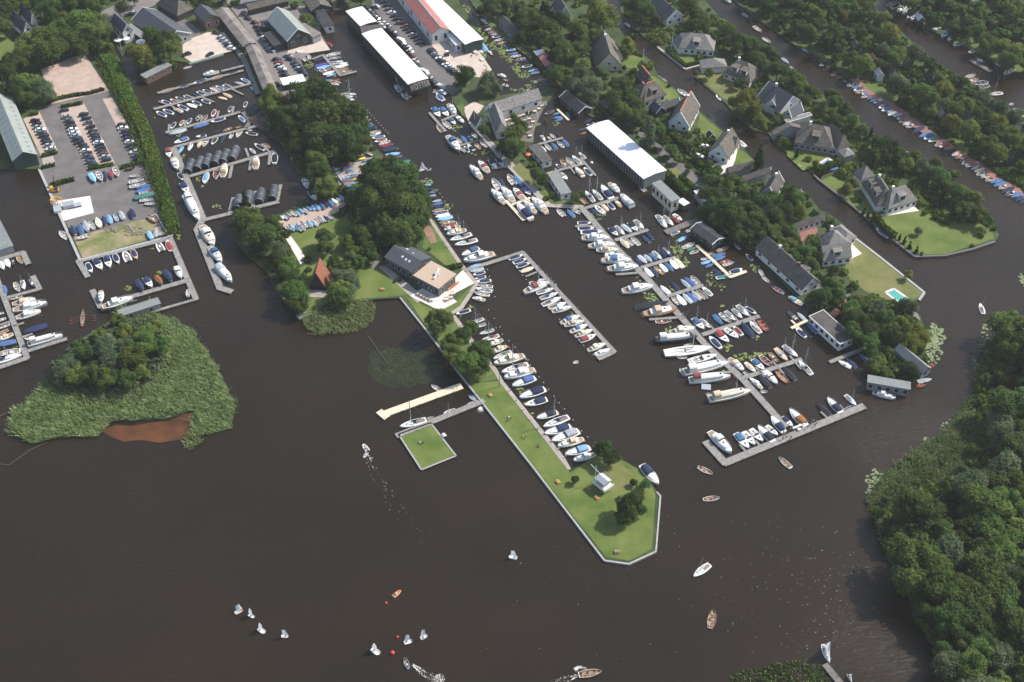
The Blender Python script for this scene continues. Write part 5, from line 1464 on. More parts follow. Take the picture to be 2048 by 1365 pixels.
# lettered panel
r_, q = OTTER
X = q['X']; L, W = q['L'], q['W']
p0, p1 = Vector(X(L + .1, .3, q['ze'] + .25)), Vector(X(L + .1, W - .3, q['ze'] + .25))
q0, q1 = Vector(X(L + 2.6, .3, q['ze'] - 2.3)), Vector(X(L + 2.6, W - .3, q['ze'] - 2.3))
mb = MB().add([p0, p1, q1, q0], [(0, 1, 2, 3), (3, 2, 1, 0)])
pn = obj('name_panel', mb.mesh('name_panel', [mat('panel_dark', (.055, .05, .048), .85, var=.25, scale=.6)]), r_)
def text_mesh(body, size):
    cu = bpy.data.curves.new('t', 'FONT'); cu.body = body; cu.size = size; cu.extrude = .02; cu.align_x = 'LEFT'; cu.offset = 0; cu.space_character = 1.12
    o = bpy.data.objects.new('t', cu); C.objects.link(o)
    me = bpy.data.meshes.new_from_object(o.evaluated_get(bpy.context.evaluated_depsgraph_get()))
    bpy.data.objects.remove(o); return me
# reading direction runs left to right for someone on the water in front
lft, rgt = (p0, p1) if p0.x < p1.x else (p1, p0)
lfb = q0 if p0.x < p1.x else q1
ux = (rgt - lft).normalized(); dn = (lfb - lft); sl = dn.length; dn.normalize(); uy = -dn
nz = ux.cross(uy)
LET = mat('letters_pale', (.27, .25, .23), .8)
for body, size, off, dwn, rot in (('OTTER', sl * .98, W * .19, sl * .84, 0), ('DE', sl * .42, W * .13, sl * .86, 1)):
    me = text_mesh(body, size)
    xs = [v.co.x for v in me.vertices]; k = (W * .74 / (max(xs) - min(xs))) if body == 'OTTER' else 1.0
    Mx = Matrix((ux, uy, nz)).transposed().to_4x4()
    base = lft + ux * off + dn * dwn + nz * .06
    S_ = Matrix.Diagonal((k, 1, 1, 1)) if not rot else Matrix.Rotation(math.pi / 2, 4, 'Z')
    me.transform(Matrix.Translation(base) @ Mx @ S_)
    me.materials.clear(); me.materials.append(LET)
    obj('lettering', me, pn)
# posts of the big white roof
q = BIGW[1]; X = q['X']; mb = MB()
for i in range(22):
    x, y, _ = X(q['L'] * (i + .5) / 22, .12, 0)
    mb.box(x - .12, x + .12, y - .12, y + .12, -.5, q['ze'])
po = obj('post', mb.mesh('post', [mat('post_grey', (.22, .24, .25), .7)]), BIGW[0]); po['kind'] = 'stuff'
mb = MB(); W_ = q['W']
mb.add([X(q['L'] - .15, .4, .3), X(q['L'] - .15, W_ - .4, .3), X(q['L'] - .15, W_ - .4, q['ze']), X(q['L'] - .15, .4, q['ze'])], [(0, 1, 2, 3), (3, 2, 1, 0)])
obj('end_wall', mb.mesh('end_wall', [mat('corrugated_grey', (.40, .43, .42), .6, var=.12, scale=2)]), BIGW[0])
# cottage glass front
q = AFR[1]; X = q['X']; L, W = q['L'], q['W']
mb = MB().add([X(L - .35, 1.2, 1.0), X(L - .35, W - 1.2, 1.0), X(L - .35, W - 2.6, 4.2), X(L - .35, 2.6, 4.2)], [(0, 1, 2, 3), (3, 2, 1, 0)])
obj('window', mb.mesh('window', [PANE]), AFR[0])
mb = MB(); mb.obox(X(L + 2, 0, 0), X(L + 2, W, 0), 4.0, .5, .75)
m_ = mb.mesh('terrace', [G['path']])
obj('terrace', m_, AFR[0])
# ---------------------------------------------------------------- the arched berth tents
TENT = mat('tent_canvas_dark', (.050, .060, .075), .7, var=.12, scale=.5, rnd=.2)
tents = []
for cx, cy, vx, vy, wpx in ((45, 49, 6.5, -15, 7.2), (59, 45, 6.5, -15, 7.4), (71, 41, 6.5, -15, 7.4), (86, 37, 6.5, -15, 7.4), (98, 34, 6.5, -15, 7.4), (112, 29, 7, -16, 7.2)):
    tents.append((320 + cx * 1.3184, 270 + cy * 1.3184, vx * 1.3184, vy * 1.3184, wpx, 'upper'))
for cx, cy in ((118, 104), (134, 98), (152, 94), (172, 89)):
    tents.append((320 + cx * 1.3184, 270 + cy * 1.3184, 4 * 1.3184, -17 * 1.3184, 7, 'lower'))
for row in ('upper', 'lower'):
    its = [dict(px=t[0], py=t[1], desc='dark arched boat tent', t=t) for t in tents if t[5] == row]
    number_row(its, f'in the {row} row of covered berths')
    for it in its:
        x, y, vx, vy, wpx, _ = it['t']
        a, b = P(x - vx / 2, y - vy / 2, 1.0), P(x + vx / 2, y + vy / 2, 1.0)
        c = (a + b) / 2; L = (b - a).length; rz = math.atan2((b - a).y, (b - a).x)
        t = thing('boat_tent', it['label'], 'boat tent', (c.x, c.y, .3), rz, 'arched boat tents in the berths')
        wd = 1.75
        rows = []
        for i in range(5):
            xx = -L / 2 + L * i / 4
            rows.append([(xx, wd * math.cos(math.pi * j / 10), 2.5 * math.sin(math.pi * j / 10) ** .8) for j in range(11)])
        obj('canvas', MB().grid(rows).mesh('canvas', [TENT], True), t)
        for i in range(0, 5, 2):
            mb = MB(); xx = -L / 2 + L * i / 4
            mb.grid([[(xx + dx, y_ * 1.015, z_ * 1.015) for _, y_, z_ in rows[i]] for dx in (-.06, .06)])
            obj('hoop', mb.mesh('hoop', [ALU]), t)
        mb = MB(); mb.box(L / 2 - 1.0, L / 2 - .9, -1.5, 1.5, .1, 1.9)
        obj('end_curtain', MB().add([(-L / 2 + .3, wd * .98 * math.cos(math.pi * j / 10), 2.45 * math.sin(math.pi * j / 10) ** .8) for j in range(11)], [tuple(range(11))]).mesh('end_curtain', [RUB]), t)
# ================================================================ trees
tree_list('''
R in the thick grove above the pink gravel lot
60 92 24 g;48 118 21 g;88 74 25 g;98 103 24 g;124 60 23 g;138 84 23 g;164 42 25 g;181 66 24 g;196 44 20 g;160 94 17 g;206 68 17 g;72 112 20 g;120 92 18 g;210 92 14 b
R in the top left corner gardens
10 25 20 b;40 3 20 b;75 12 20 b;108 20 22 b;138 10 20 b;6 55 18 b;100 38 16 b;126 34 14 b;170 8 18 b;192 14 16 g;15 145 24 b;30 175 26 b;55 170 22 g;82 172 22 w;8 185 18 b;52 196 18 g;98 188 14 w;22 120 12 b;245 14 15 w;266 -4 14 b;25 -4 18 b;60 55 8 s;32 72 8 s
R around the small cafe canal
284 112 22 y;272 100 18 y;296 122 17 y;325 84 26 b;308 70 18 b;338 100 22 b;318 108 18 b;346 78 16 b
R between the upper yard buildings
470 5 10 s;392 -2 14 b;412 2 12 g;370 -8 16 b;450 -8 12 b;612 38 12 g;622 50 10 s;590 12 10 s;484 92 7 g;494 108 7 g;506 128 7 g;512 140 6 g;552 170 8 s;720 -6 16 b;700 -10 14 b;765 -8 8 b
R along the wooded bank below the town quay
538 186 21 y;560 200 19 y;545 214 18 g;566 228 20 b;530 205 14 g;575 250 18 b;545 246 13 b;600 192 27 b;628 178 22 b;640 196 30 b;676 212 30 b;612 226 28 b;650 240 34 b;698 240 32 b;716 262 26 b;684 272 32 b;720 290 24 b;640 276 30 b;604 262 24 b;660 300 26 b;700 300 24 b;590 290 14 g;632 318 22 g;640 346 24 g;650 374 20 g;628 300 18 w
R in the great dark wood behind the clubhouse
745 352 30 b;775 342 30 b;805 352 30 b;725 384 24 b;760 380 34 b;795 385 34 b;830 384 28 b;742 412 28 b;778 420 34 b;815 418 34 b;842 412 22 b;760 448 28 b;795 455 30 b;826 450 26 b;846 440 18 b;772 476 22 b;806 480 22 b;832 474 16 b;712 402 16 b
R around the middle lawn beside the gravel strip
718 446 18 b;716 466 18 b;694 486 15 g;650 474 17 b;652 494 17 b;668 524 14 b;702 508 16 g;728 474 20 b;738 500 17 b;720 524 13 g;692 530 12 g;746 515 12 b;704 546 8 b;662 534 10 g
R on the lake bank above the red roofed cottage
498 438 24 g;482 452 20 b;528 470 26 b;508 470 22 b;545 446 18 g;490 398 12 c;480 428 14 b;558 496 19 w;560 512 14 w;576 534 22 g;592 556 18 b;560 520 13 g;590 584 26 g;604 600 18 w;566 574 15 g;618 540 8 s;602 616 14 g
R beside the red roofed cottage
676 552 19 w;700 552 17 w;682 580 22 g;672 600 16 g;700 585 18 w;690 606 14 g;712 566 12 w
R at the clubhouse lawn
796 560 7 s;770 518 5 s;858 498 5 s;766 525 5 g
R on the mown peninsula
876 642 26 b;902 690 22 g;942 656 16 b;926 672 20 b;905 710 20 g;960 704 26 b;934 726 24 g;962 732 20 b;1208 900 21 b;1222 914 18 b;1258 1010 28 b;1250 1032 18 b;1276 1018 17 b;1150 960 9 b;1291 968 11 b;1268 965 8 b
R on the lower left reed island
122 738 20 w;142 724 18 w;170 704 20 g;212 690 24 w;250 692 22 w;222 728 28 w;180 744 22 g;282 690 22 g;292 664 18 g;246 664 18 g;264 718 24 g;206 760 20 g;250 758 22 b;150 752 18 g;236 640 12 g;322 690 18 g;280 746 18 g;310 655 14 g;118 756 14 w;200 672 14 g
R around the thatched restaurant
930 150 21 b;922 166 13 b;978 160 20 w;966 176 15 w;992 176 14 w;952 252 8 s;962 238 15 w;966 262 12 g;1028 268 20 g;1040 258 16 g;1028 294 20 b;1018 306 16 b;1010 288 12 g;1000 296 10 s;1076 350 17 b;1084 362 13 b;1066 330 9 s;1150 396 11 g;1160 388 9 s;1104 392 9 s;1092 398 8 s;1058 226 7 s;1092 240 5 s
R in the hidden gardens right of the lily canal
962 22 15 g;985 12 20 b;1010 6 16 b;1038 18 18 b;1058 32 20 b;1076 50 20 b;1050 54 16 b;1042 72 12 b;1084 76 16 b;1102 58 18 b;1112 90 19 g;1128 104 22 b;1140 76 12 p;1122 40 16 b;1154 54 18 g;1176 62 20 g;1208 34 30 y;1190 18 18 y;1160 100 20 b;1086 12 10 c;1094 18 9 c;1146 112 16 g;1164 132 17 g;1128 152 21 g;1112 142 12 b;1178 170 26 w;1164 148 20 w;1206 146 13 b;1230 196 18 b;1150 172 16 w;1182 192 18 w;1030 82 9 s;1100 122 10 b;1066 100 8 b;1100 150 12 b;1170 82 16 b;1192 76 16 b
R in the garden row beside the huge white boathouse
1295 268 27 o;1316 262 15 b;1326 282 14 b;1342 300 13 g;1256 192 20 b;1240 172 18 b;1272 212 17 b;1250 224 20 b;1230 210 16 b;1268 236 17 b;1284 230 13 g;1246 240 12 b;1262 168 10 g;1356 318 10 g;1374 344 8 s
R between the thatched villas left of the canal
1259 88 18 y;1252 102 12 g;1286 134 11 g;1298 130 10 y;1248 136 6 p;1340 170 6 s;1394 290 9 s;1378 292 10 b;1402 300 9 s;1466 290 9 g;1506 240 10 s;1520 322 15 c;1520 308 13 c;1432 348 10 s;1418 330 10 b;1392 318 7 b
R in the dense tree belt below the outbuildings
1428 368 18 b;1412 388 16 b;1440 392 22 b;1470 372 22 g;1486 386 18 g;1430 414 22 b;1462 420 24 b;1494 418 22 b;1500 392 18 b;1526 404 22 b;1550 398 16 g;1440 436 18 b;1480 446 22 b;1514 442 24 b;1546 432 22 b;1570 424 18 b;1578 386 20 b;1596 402 18 g;1600 420 14 y;1540 468 22 b;1566 462 20 b;1584 470 16 b;1554 490 18 g;1580 496 18 g;1590 486 14 b;1480 472 14 b;1505 472 14 b;1408 420 13 b;1420 350 12 b;1546 370 9 y
R around the pool garden and largest houseboat
1626 488 18 b;1612 502 18 b;1634 510 15 b;1600 520 16 b;1620 530 18 b;1668 542 12 b;1664 574 18 b;1644 590 17 b;1676 592 16 b;1640 606 14 b;1702 618 19 g;1720 606 16 g;1742 600 15 g;1758 612 16 w;1720 640 22 b;1738 662 22 b;1712 664 20 b;1700 642 16 b;1740 684 17 b;1766 640 20 b;1780 660 17 b;1816 550 10 g;1812 606 12 w;1828 612 11 w;1744 706 12 b;1700 580 7 s
R on the right island point
1800 650 20 y;1826 662 22 y;1846 672 17 y;1820 684 18 y;1800 676 15 y;1776 628 11 y;1838 690 13 y;1760 720 13 g;1776 706 12 b;1754 738 13 g;1770 744 13 g;1742 730 12 b;1822 740 14 b;1812 732 11 b;1786 690 9 s;1830 754 9 b;1802 720 7 s
R around the villas on the long island
1268 12 20 b;1292 20 18 b;1286 44 13 b;1312 40 11 b;1258 30 13 b;1340 8 12 b;1376 10 18 b;1396 30 16 b;1386 52 14 b;1408 52 14 b;1428 72 13 b;1416 96 8 s;1326 72 11 y;1314 82 10 y;1268 70 9 s;1452 62 18 b;1470 84 17 b;1492 92 20 b;1518 96 20 b;1540 112 20 b;1516 122 18 b;1556 140 18 b;1534 138 15 b;1580 152 18 b;1566 168 16 b;1600 168 18 b;1590 186 15 b;1606 200 14 g;1622 184 14 b;1394 146 8 b;1418 148 10 b;1478 166 11 b;1494 156 10 g;1496 200 22 y;1482 214 19 y;1508 218 18 y;1522 244 15 y;1556 238 13 g;1468 204 12 b;1664 190 15 b;1672 202 14 b;1648 214 12 b;1690 222 14 g;1660 232 14 g;1680 246 14 b;1704 244 14 g;1724 262 13 b;1700 270 8 s;1742 268 9 c;1748 284 13 b;1764 292 20 b;1780 302 18 b;1752 310 14 b;1800 310 16 b;1812 330 14 g;1828 316 14 g;1846 330 16 w;1862 346 16 w;1872 330 14 b;1880 356 18 b;1896 372 18 b;1906 352 14 b;1920 388 20 b;1944 400 20 b;1930 420 18 b;1958 428 16 b;1886 398 12 c;1872 408 9 c;1976 446 12 b;1694 378 14 y;1704 366 13 y;1748 328 10 c;1770 340 7 s;1782 352 7 s;1632 326 9 y;1616 318 8 s;1594 308 7 c;1654 330 6 c;1648 342 6 c;1718 402 6 s;1736 430 6 c;1728 424 6 c;1758 440 9 s;1744 440 6 c;1810 480 6 c;1800 474 5 c;1820 490 6 c;1834 500 6 c;1838 462 9 w;1852 424 8 s;1960 470 8 s;1990 456 7 s;1844 508 5 s
''')
scatter_trees(pp('1475,-30 1710,-30 1790,66 1850,120 1930,165 2048,235 2060,350 1985,298 1905,252 1810,190 1752,148 1690,118 1650,90 1575,40 1500,-12'), 27, 12, 24, 'bbgbggbywbgg', 'in the garden strip beyond the villas',
              [(1786, 148, 17), (1745, 120, 17), (1757, 148, 17), (1808, 125, 17), (1860, 158, 17), (1882, 229, 17), (1935, 236, 17), (2038, 258, 17), (1925, 245, 17), (1985, 215, 17), (2020, 318, 17), (1710, 92, 17), (1735, 180, 16), (1925, 295, 16), (1800, 195, 10), (1780, 230, 8)], 5, 'mass of dark trees in the garden strip beyond the villas')
scatter_trees(pp('1765,-30 2010,-30 2048,20 2060,150 2000,110 1930,66 1860,48'), 26, 13, 22, 'bbgggbb', 'in the far top right gardens', [(1838, 36, 14), (1988, 58, 14), (1955, 4, 18), (2040, 40, 17)], 6, 'mass of dark trees in the far top right gardens')
scatter_trees(pp('2010,640 2110,600 2150,1420 1920,1390 1850,1240 1812,1160 1800,1090 1812,1042 1860,1012 1930,985 1985,930 2005,870 1998,790 2000,700'), 38, 18, 40, 'bgbgwgbbgb', 'in the great wood along the right edge', [], 8)
tree_list('''
R at the ragged front of the right hand wood
1772 1000 12 w;1756 1024 13 g;1780 1050 15 b;1795 1080 16 b;1815 1022 14 w;1850 1000 14 g;1810 985 9 s;1790 972 8 s;1835 970 9 s;1860 950 9 s;1885 930 9 s;1910 900 10 s;1925 940 12 w;1900 965 12 g;1950 900 12 g;1935 865 9 s;1955 835 10 s;1965 800 11 g;1975 760 14 b;1960 745 9 s;1830 1110 16 b;1815 1140 15 b;1835 1190 16 b;1858 1240 16 b;1905 1210 24 y;1935 1190 22 g;1885 1300 18 b;1905 1350 18 g;1968 1010 20 w
''', .25)
# ================================================================ reeds, hedges, lilies
REED = leafmat('reed_green', (.165, .225, .075), (.300, .370, .165))
REED2 = leafmat('reed_bright', (.085, .150, .020), (.170, .235, .060))
REEDD = mat('reed_sunken', (.055, .095, .030), .8, col2=(.080, .120, .040), scale=.3)
blades('reed_bed', [pp('24,868 24,822 75,786 105,740 122,755 170,768 230,782 270,778 300,750 340,700 380,655 415,705 445,755 474,815 462,858 405,872 378,862 392,820 330,836 225,842 200,872 130,876 65,888'), pp('330,632 378,655 385,690 340,730 310,690 300,660'), pp('225,618 245,612 330,632 290,650 240,645')],
       9, 1.8, .17, REED, 'tall pale green reeds fringing the lower left island', 'reeds', .2, lean=.9)
blades('reed_bed', [pp('370,868 400,860 408,880 388,900 366,890')], 9, 1.5, .17, REED, 'small tuft of reeds beside the red shallows', 'reeds', .0, seed=9, lean=.9)
blades('reed_bed', [pp('606,640 620,622 700,604 724,604 756,610 745,640 735,655 700,668 640,672 612,664')], 9, 1.6, .17, REED, 'reeds below the red roofed cottage', 'reeds', .0, seed=4, lean=.9)
blades('reed_bed', [pp('732,700 770,690 830,690 870,710 890,740 850,770 790,778 750,765 728,740')], 2.6, .5, .14, REEDD, 'thin dark reeds standing in the enclosed pond', 'reeds', .0, seed=5, clump=-.9, lean=1.3)
blades('reed_bed', [pp('222,90 236,120 258,168 282,230 303,300 322,350 336,400 350,440 354,464 345,476 332,462 318,410 296,345 276,318 262,250 232,190 204,140 188,105 196,92')], 3.6, 3.0, .42, REED2, 'bright green reed hedge between car park and canal', 'reeds', .3, seed=6)
blades('reed_bed', [pp('1945,786 1890,860 1816,910 1764,950 1732,1000 1762,1080 1806,1172 1830,1150 1808,1070 1812,1030 1860,1000 1930,975 1985,925 2004,860 1996,800 1986,720 1970,695')], 9.0, 1.5, .25, REED, 'bright marsh plants in front of the right hand wood', 'reeds', .25, seed=7, clump=-1.4, lean=.9)
blades('reed_bed', [pp('555,432 600,413 648,394 690,372 700,390 640,408 560,438'), pp('560,250 580,290 608,345 620,372 606,366 580,320 552,268')], 2.5, 1.2, .35, REED2, 'weedy fringe along the gravel strip bank', 'reeds', .3, seed=8)
LILY = mat('lily_leaf', (.095, .150, .025), .7, col2=(.185, .220, .055), scale=.5)
LILYP = mat('lily_leaf_pale', (.11, .165, .050), .6, col2=(.19, .235, .095), scale=.6)
def lilies(spec, m, label, seed):
    g = np.random.default_rng(seed); V = []
    for x, y, rx, ry, dens in spec:
        c = P(x, y, .03); sx = (P(x + rx, y) - P(x, y)).length; sy = (P(x, y + ry) - P(x, y)).length
        n = int(sx * sy * 3.4 * dens)
        a = g.uniform(0, 6.283, n); r = g.uniform(0, 1, n) ** .6
        px = c.x + np.cos(a) * r * sx * (1 + .25 * np.sin(a * 3 + seed)); py = c.y + np.sin(a) * r * sy * (1 + .25 * np.cos(a * 4))
        s = g.uniform(.25, .60, n); th = g.uniform(0, 6.28, n); z = g.uniform(.015, .12, n)
        q = []
        for k in range(4):
            an = th + k * math.pi / 2
            q.append(np.stack([px + np.cos(an) * s, py + np.sin(an) * s, z + .04 * np.sin(an)], 1))
        V.append(np.stack(q, 1).reshape(-1, 3))
    o = obj('lily_pads', quads_mesh('lily_pads', np.concatenate(V), m))
    tag(o, label, 'water lilies', None, 'stuff')
SMALL = 1
lilies([(1858, 690, 26, 30, 2.2), (1872, 668, 20, 18, 2.2), (1850, 712, 18, 12, 2.0), (1995, 655, 26, 14, 1.6), (1975, 690, 12, 25, .9), (1955, 740, 8, 30, .8), (1905, 850, 22, 10, .9), (1870, 880, 22, 8, .9), (1755, 960, 20, 18, 1.8), (1745, 985, 14, 12, 1.4), (2045, 560, 8, 12, 1.5)], LILYP, 'pale water lily carpet off the right island and wood', 11)
lilies([(957, 60, 6, 9, 1.6), (966, 78, 9, 11, 1.6), (985, 92, 10, 8, 1.4), (1004, 100, 10, 13, 1.5), (1018, 117, 10, 9, 1.5), (1035, 138, 9, 12, 1.5), (1050, 152, 11, 8, 1.3), (970, 112, 12, 6, 1.6), (930, 20, 12, 10, 1.5), (1075, 165, 14, 5, 1), (1040, 180, 22, 4, 1.2), (1062, 172, 14, 5, 1.2)], LILY, 'water lilies lining the far narrow canal', 12)
lilies([(1355, 500, 12, 16, 1.8), (1372, 525, 9, 8, 1.4), (1510, 535, 10, 10, 1.5), (1420, 548, 12, 8, .8), (1425, 565, 12, 8, .8), (1445, 575, 12, 5, .6), (1300, 590, 16, 14, .9), (1312, 600, 10, 10, 1.2), (1275, 555, 6, 20, .5), (1345, 580, 12, 8, .6), (1180, 432, 10, 14, 1.2), (1190, 440, 14, 6, 1), (1455, 695, 10, 7, 1.6), (1430, 720, 9, 8, 1.2), (1448, 742, 8, 5, 1), (1490, 715, 22, 8, 1.5), (1520, 708, 18, 6, 1.2), (1338, 658, 10, 6, 1.1), (1446, 612, 8, 4, .8), (1515, 676, 6, 5, 1), (1345, 470, 8, 6, 1), (1240, 468, 8, 5, 1), (1205, 428, 8, 5, 1), (1400, 690, 12, 6, .6), (1570, 890, 3, 2, 1)], LILY, 'patches of water lilies around the spine jetty', 13)
lilies([(896, 412, 9, 7, 1.6), (856, 364, 8, 9, 1.4), (868, 380, 6, 5, 1.2), (1078, 545, 8, 5, 1.3), (1146, 625, 5, 7, 1.2), (940, 617, 7, 6, 1.3), (915, 635, 8, 7, 1.3), (1040, 782, 8, 6, 1.3), (1055, 810, 7, 5, .8), (1064, 828, 5, 6, .8), (970, 305, 8, 4, 1.3), (912, 256, 14, 5, 1.5), (948, 308, 6, 4, 1), (1000, 368, 8, 3, .8), (1135, 410, 8, 4, .8), (1072, 250, 9, 6, 1.2), (1112, 247, 8, 4, 1.2), (1105, 300, 7, 3, 1)], LILY, 'scattered water lilies along the middle quays', 14)
lilies([(258, 576, 8, 5, 1.6), (318, 546, 8, 5, 1.5), (304, 496, 5, 3, 1), (434, 412, 9, 5, 1.4), (440, 420, 9, 3, .5), (398, 358, 6, 5, 1.5), (407, 372, 7, 3, 1), (473, 297, 6, 5, 1.3), (365, 315, 6, 7, .7), (311, 236, 4, 2, 1), (620, 130, 12, 6, 1.2), (636, 136, 5, 5, 1), (673, 152, 6, 3, 1.2), (300, 600, 10, 6, .6), (32, 695, 5, 4, 1.4), (355, 476, 5, 12, .8), (362, 270, 8, 5, .6), (456, 302, 4, 3, 1), (535, 390, 3, 10, 1.4), (310, 215, 5, 3, 1.2)], LILY, 'small lily patches between the left piers', 15)
blades('reed_bed', [pp('1455,1375 1470,1345 1520,1335 1590,1322 1640,1330 1660,1360 1690,1400 1440,1400')], 4.5, .7, .5, REED2, 'yellow-green marsh plants at the bottom edge', 'reeds', .0, seed=19, clump=-1.2, lean=1.2)
for a in (
 ('94,205 120,196 150,190 180,186 208,178', 1.0, 1.2, 'row of young saplings in a low hedge at the gravel lot edge'),
 ('122,214 165,206', 1.2, 1.0, 'low hedge at the top end of the middle parking bays'), ('60,230 76,226', 1.2, 1.0, 'low hedge at the top end of the left parking bays'),
 ('176,338 226,328', 1.2, 1.0, 'low yellowish hedge closing the middle parking bays'), ('84,312 114,304', 1.2, 1.2, 'low hedge closing the left parking bays'), ('82,336 110,329', 1.2, 1.0, 'low hedge beside the paved plot'),
 ('100,372 118,366 148,358', 1.0, 1.6, 'dark hedge behind the yellow crane'), ('240,336 275,326', 1.2, 1.2, 'short hedge beside the hauled out yachts'),
 ('300,152 322,140 350,128', 3.0, 2.4, 'clipped hedge behind the grey roofed houseboat'), ('1343,270 1365,286 1378,294', 2.2, 2.4, 'tall clipped hedge by the green gabled villa'), ('1382,292 1430,280', 1.8, 2.0, 'dark hedge between two thatched villas'),
 ('1552,270 1580,296', 1.8, 2.0, 'clipped hedge left of the long bungalow lawn'), ('1636,340 1682,322', 1.8, 2.2, 'bright hedge behind the tiled pool'), ('1384,318 1420,342', 1.8, 1.8, 'hedge along the lane beside the white walled villa'),
 ('1332,345 1376,386', 2.0, 2.0, 'long hedge beside the pale grass strip'), ('1360,352 1392,380', 1.6, 1.8, 'second hedge beside the lane'), ('882,540 924,530', 1.6, 1.2, 'dense low hedge right of the clubhouse'), ('1334,102 1372,132 1402,124', 1.4, 1.2, 'low hedge around the curved villa lawn'),
 ('1066,112 1100,150', 1.6, 2.0, 'dark hedge behind the red tiled shed'), ('1750,428 1766,455 1790,474', 1.6, 2.6, 'dark hedge beside the wide villa lawn'), ('1866,432 1900,448', 1.6, 1.4, 'curved hedge at the end of the wide lawn'),
 ('1640,478 1668,520', 1.4, 1.2, 'small hedge by the brick court'), ('1300,236 1320,256', 1.5, 1.6, 'garden hedge in front of the dark barn'), ('1024,230 1040,246 1046,262', 1.6, 1.6, 'round hedge on the restaurant terrace')):
    hedge(pp(a[0]), a[1], a[2], a[3])

for nm, ld, n, sd in (('garden_planting', 'land_east', 5200, 1), ('garden_planting', 'land_villa_island', 4200, 2), ('garden_planting', 'land_garden_strip', 5200, 3), ('garden_planting', 'land_far_gardens', 1500, 4)):
    undergrowth(nm, LP[ld], n, .7, 2.2, [LEAF['s'], LEAF['g'], LEAF['h']][sd % 3], 'mixed garden shrubs and ground planting on ' + ld.replace('land_', 'the ').replace('_', ' '), sd, SHEETPX)
undergrowth('garden_planting', LP['land_west'], 9000, .8, 2.2, LEAF['b'], 'undergrowth at the top left of the town', 5, SHEETPX, pp('-50,-50 600,-50 600,12 455,5 300,20 200,30 80,130 60,225 -50,225'))
undergrowth('garden_planting', LP['land_west'], 14000, .8, 2.0, LEAF['b'], 'undergrowth below the trees of the lakeside wood', 6, SHEETPX, pp('520,180 735,180 850,440 760,520 700,600 600,640 470,460 560,430 620,380 540,240'))
undergrowth('marsh_planting', LP['land_wood'], 9000, 1.0, 2.6, LEAF['h'], 'undergrowth of the right hand wood', 7, [pp('1945,786 1895,858 1820,908 1768,950 1738,1000 1766,1078 1796,1070 1800,1020 1850,985 1915,960 1955,915 1975,860 1970,800')])
undergrowth('marsh_planting', LP['land_reed_island'], 3500, 1.0, 2.6, LEAF['w'], 'willow scrub on the lower left island', 8, [], pp('100,760 105,720 215,660 300,640 330,700 300,770 200,785'))
for i, (a, wd, h) in enumerate((('200,92 228,140 262,205', 4.6, 2.6), ('262,205 290,262 312,330', 4.6, 2.6), ('312,330 332,395 347,455', 4.2, 2.4))):
    hedge(pp(a), wd, h, ['upper', 'middle', 'lower'][i] + ' stretch of the bushy green bank beside the west car park', 'h', .3, 'bushy bank beside the west car park', 'shrub_bank')
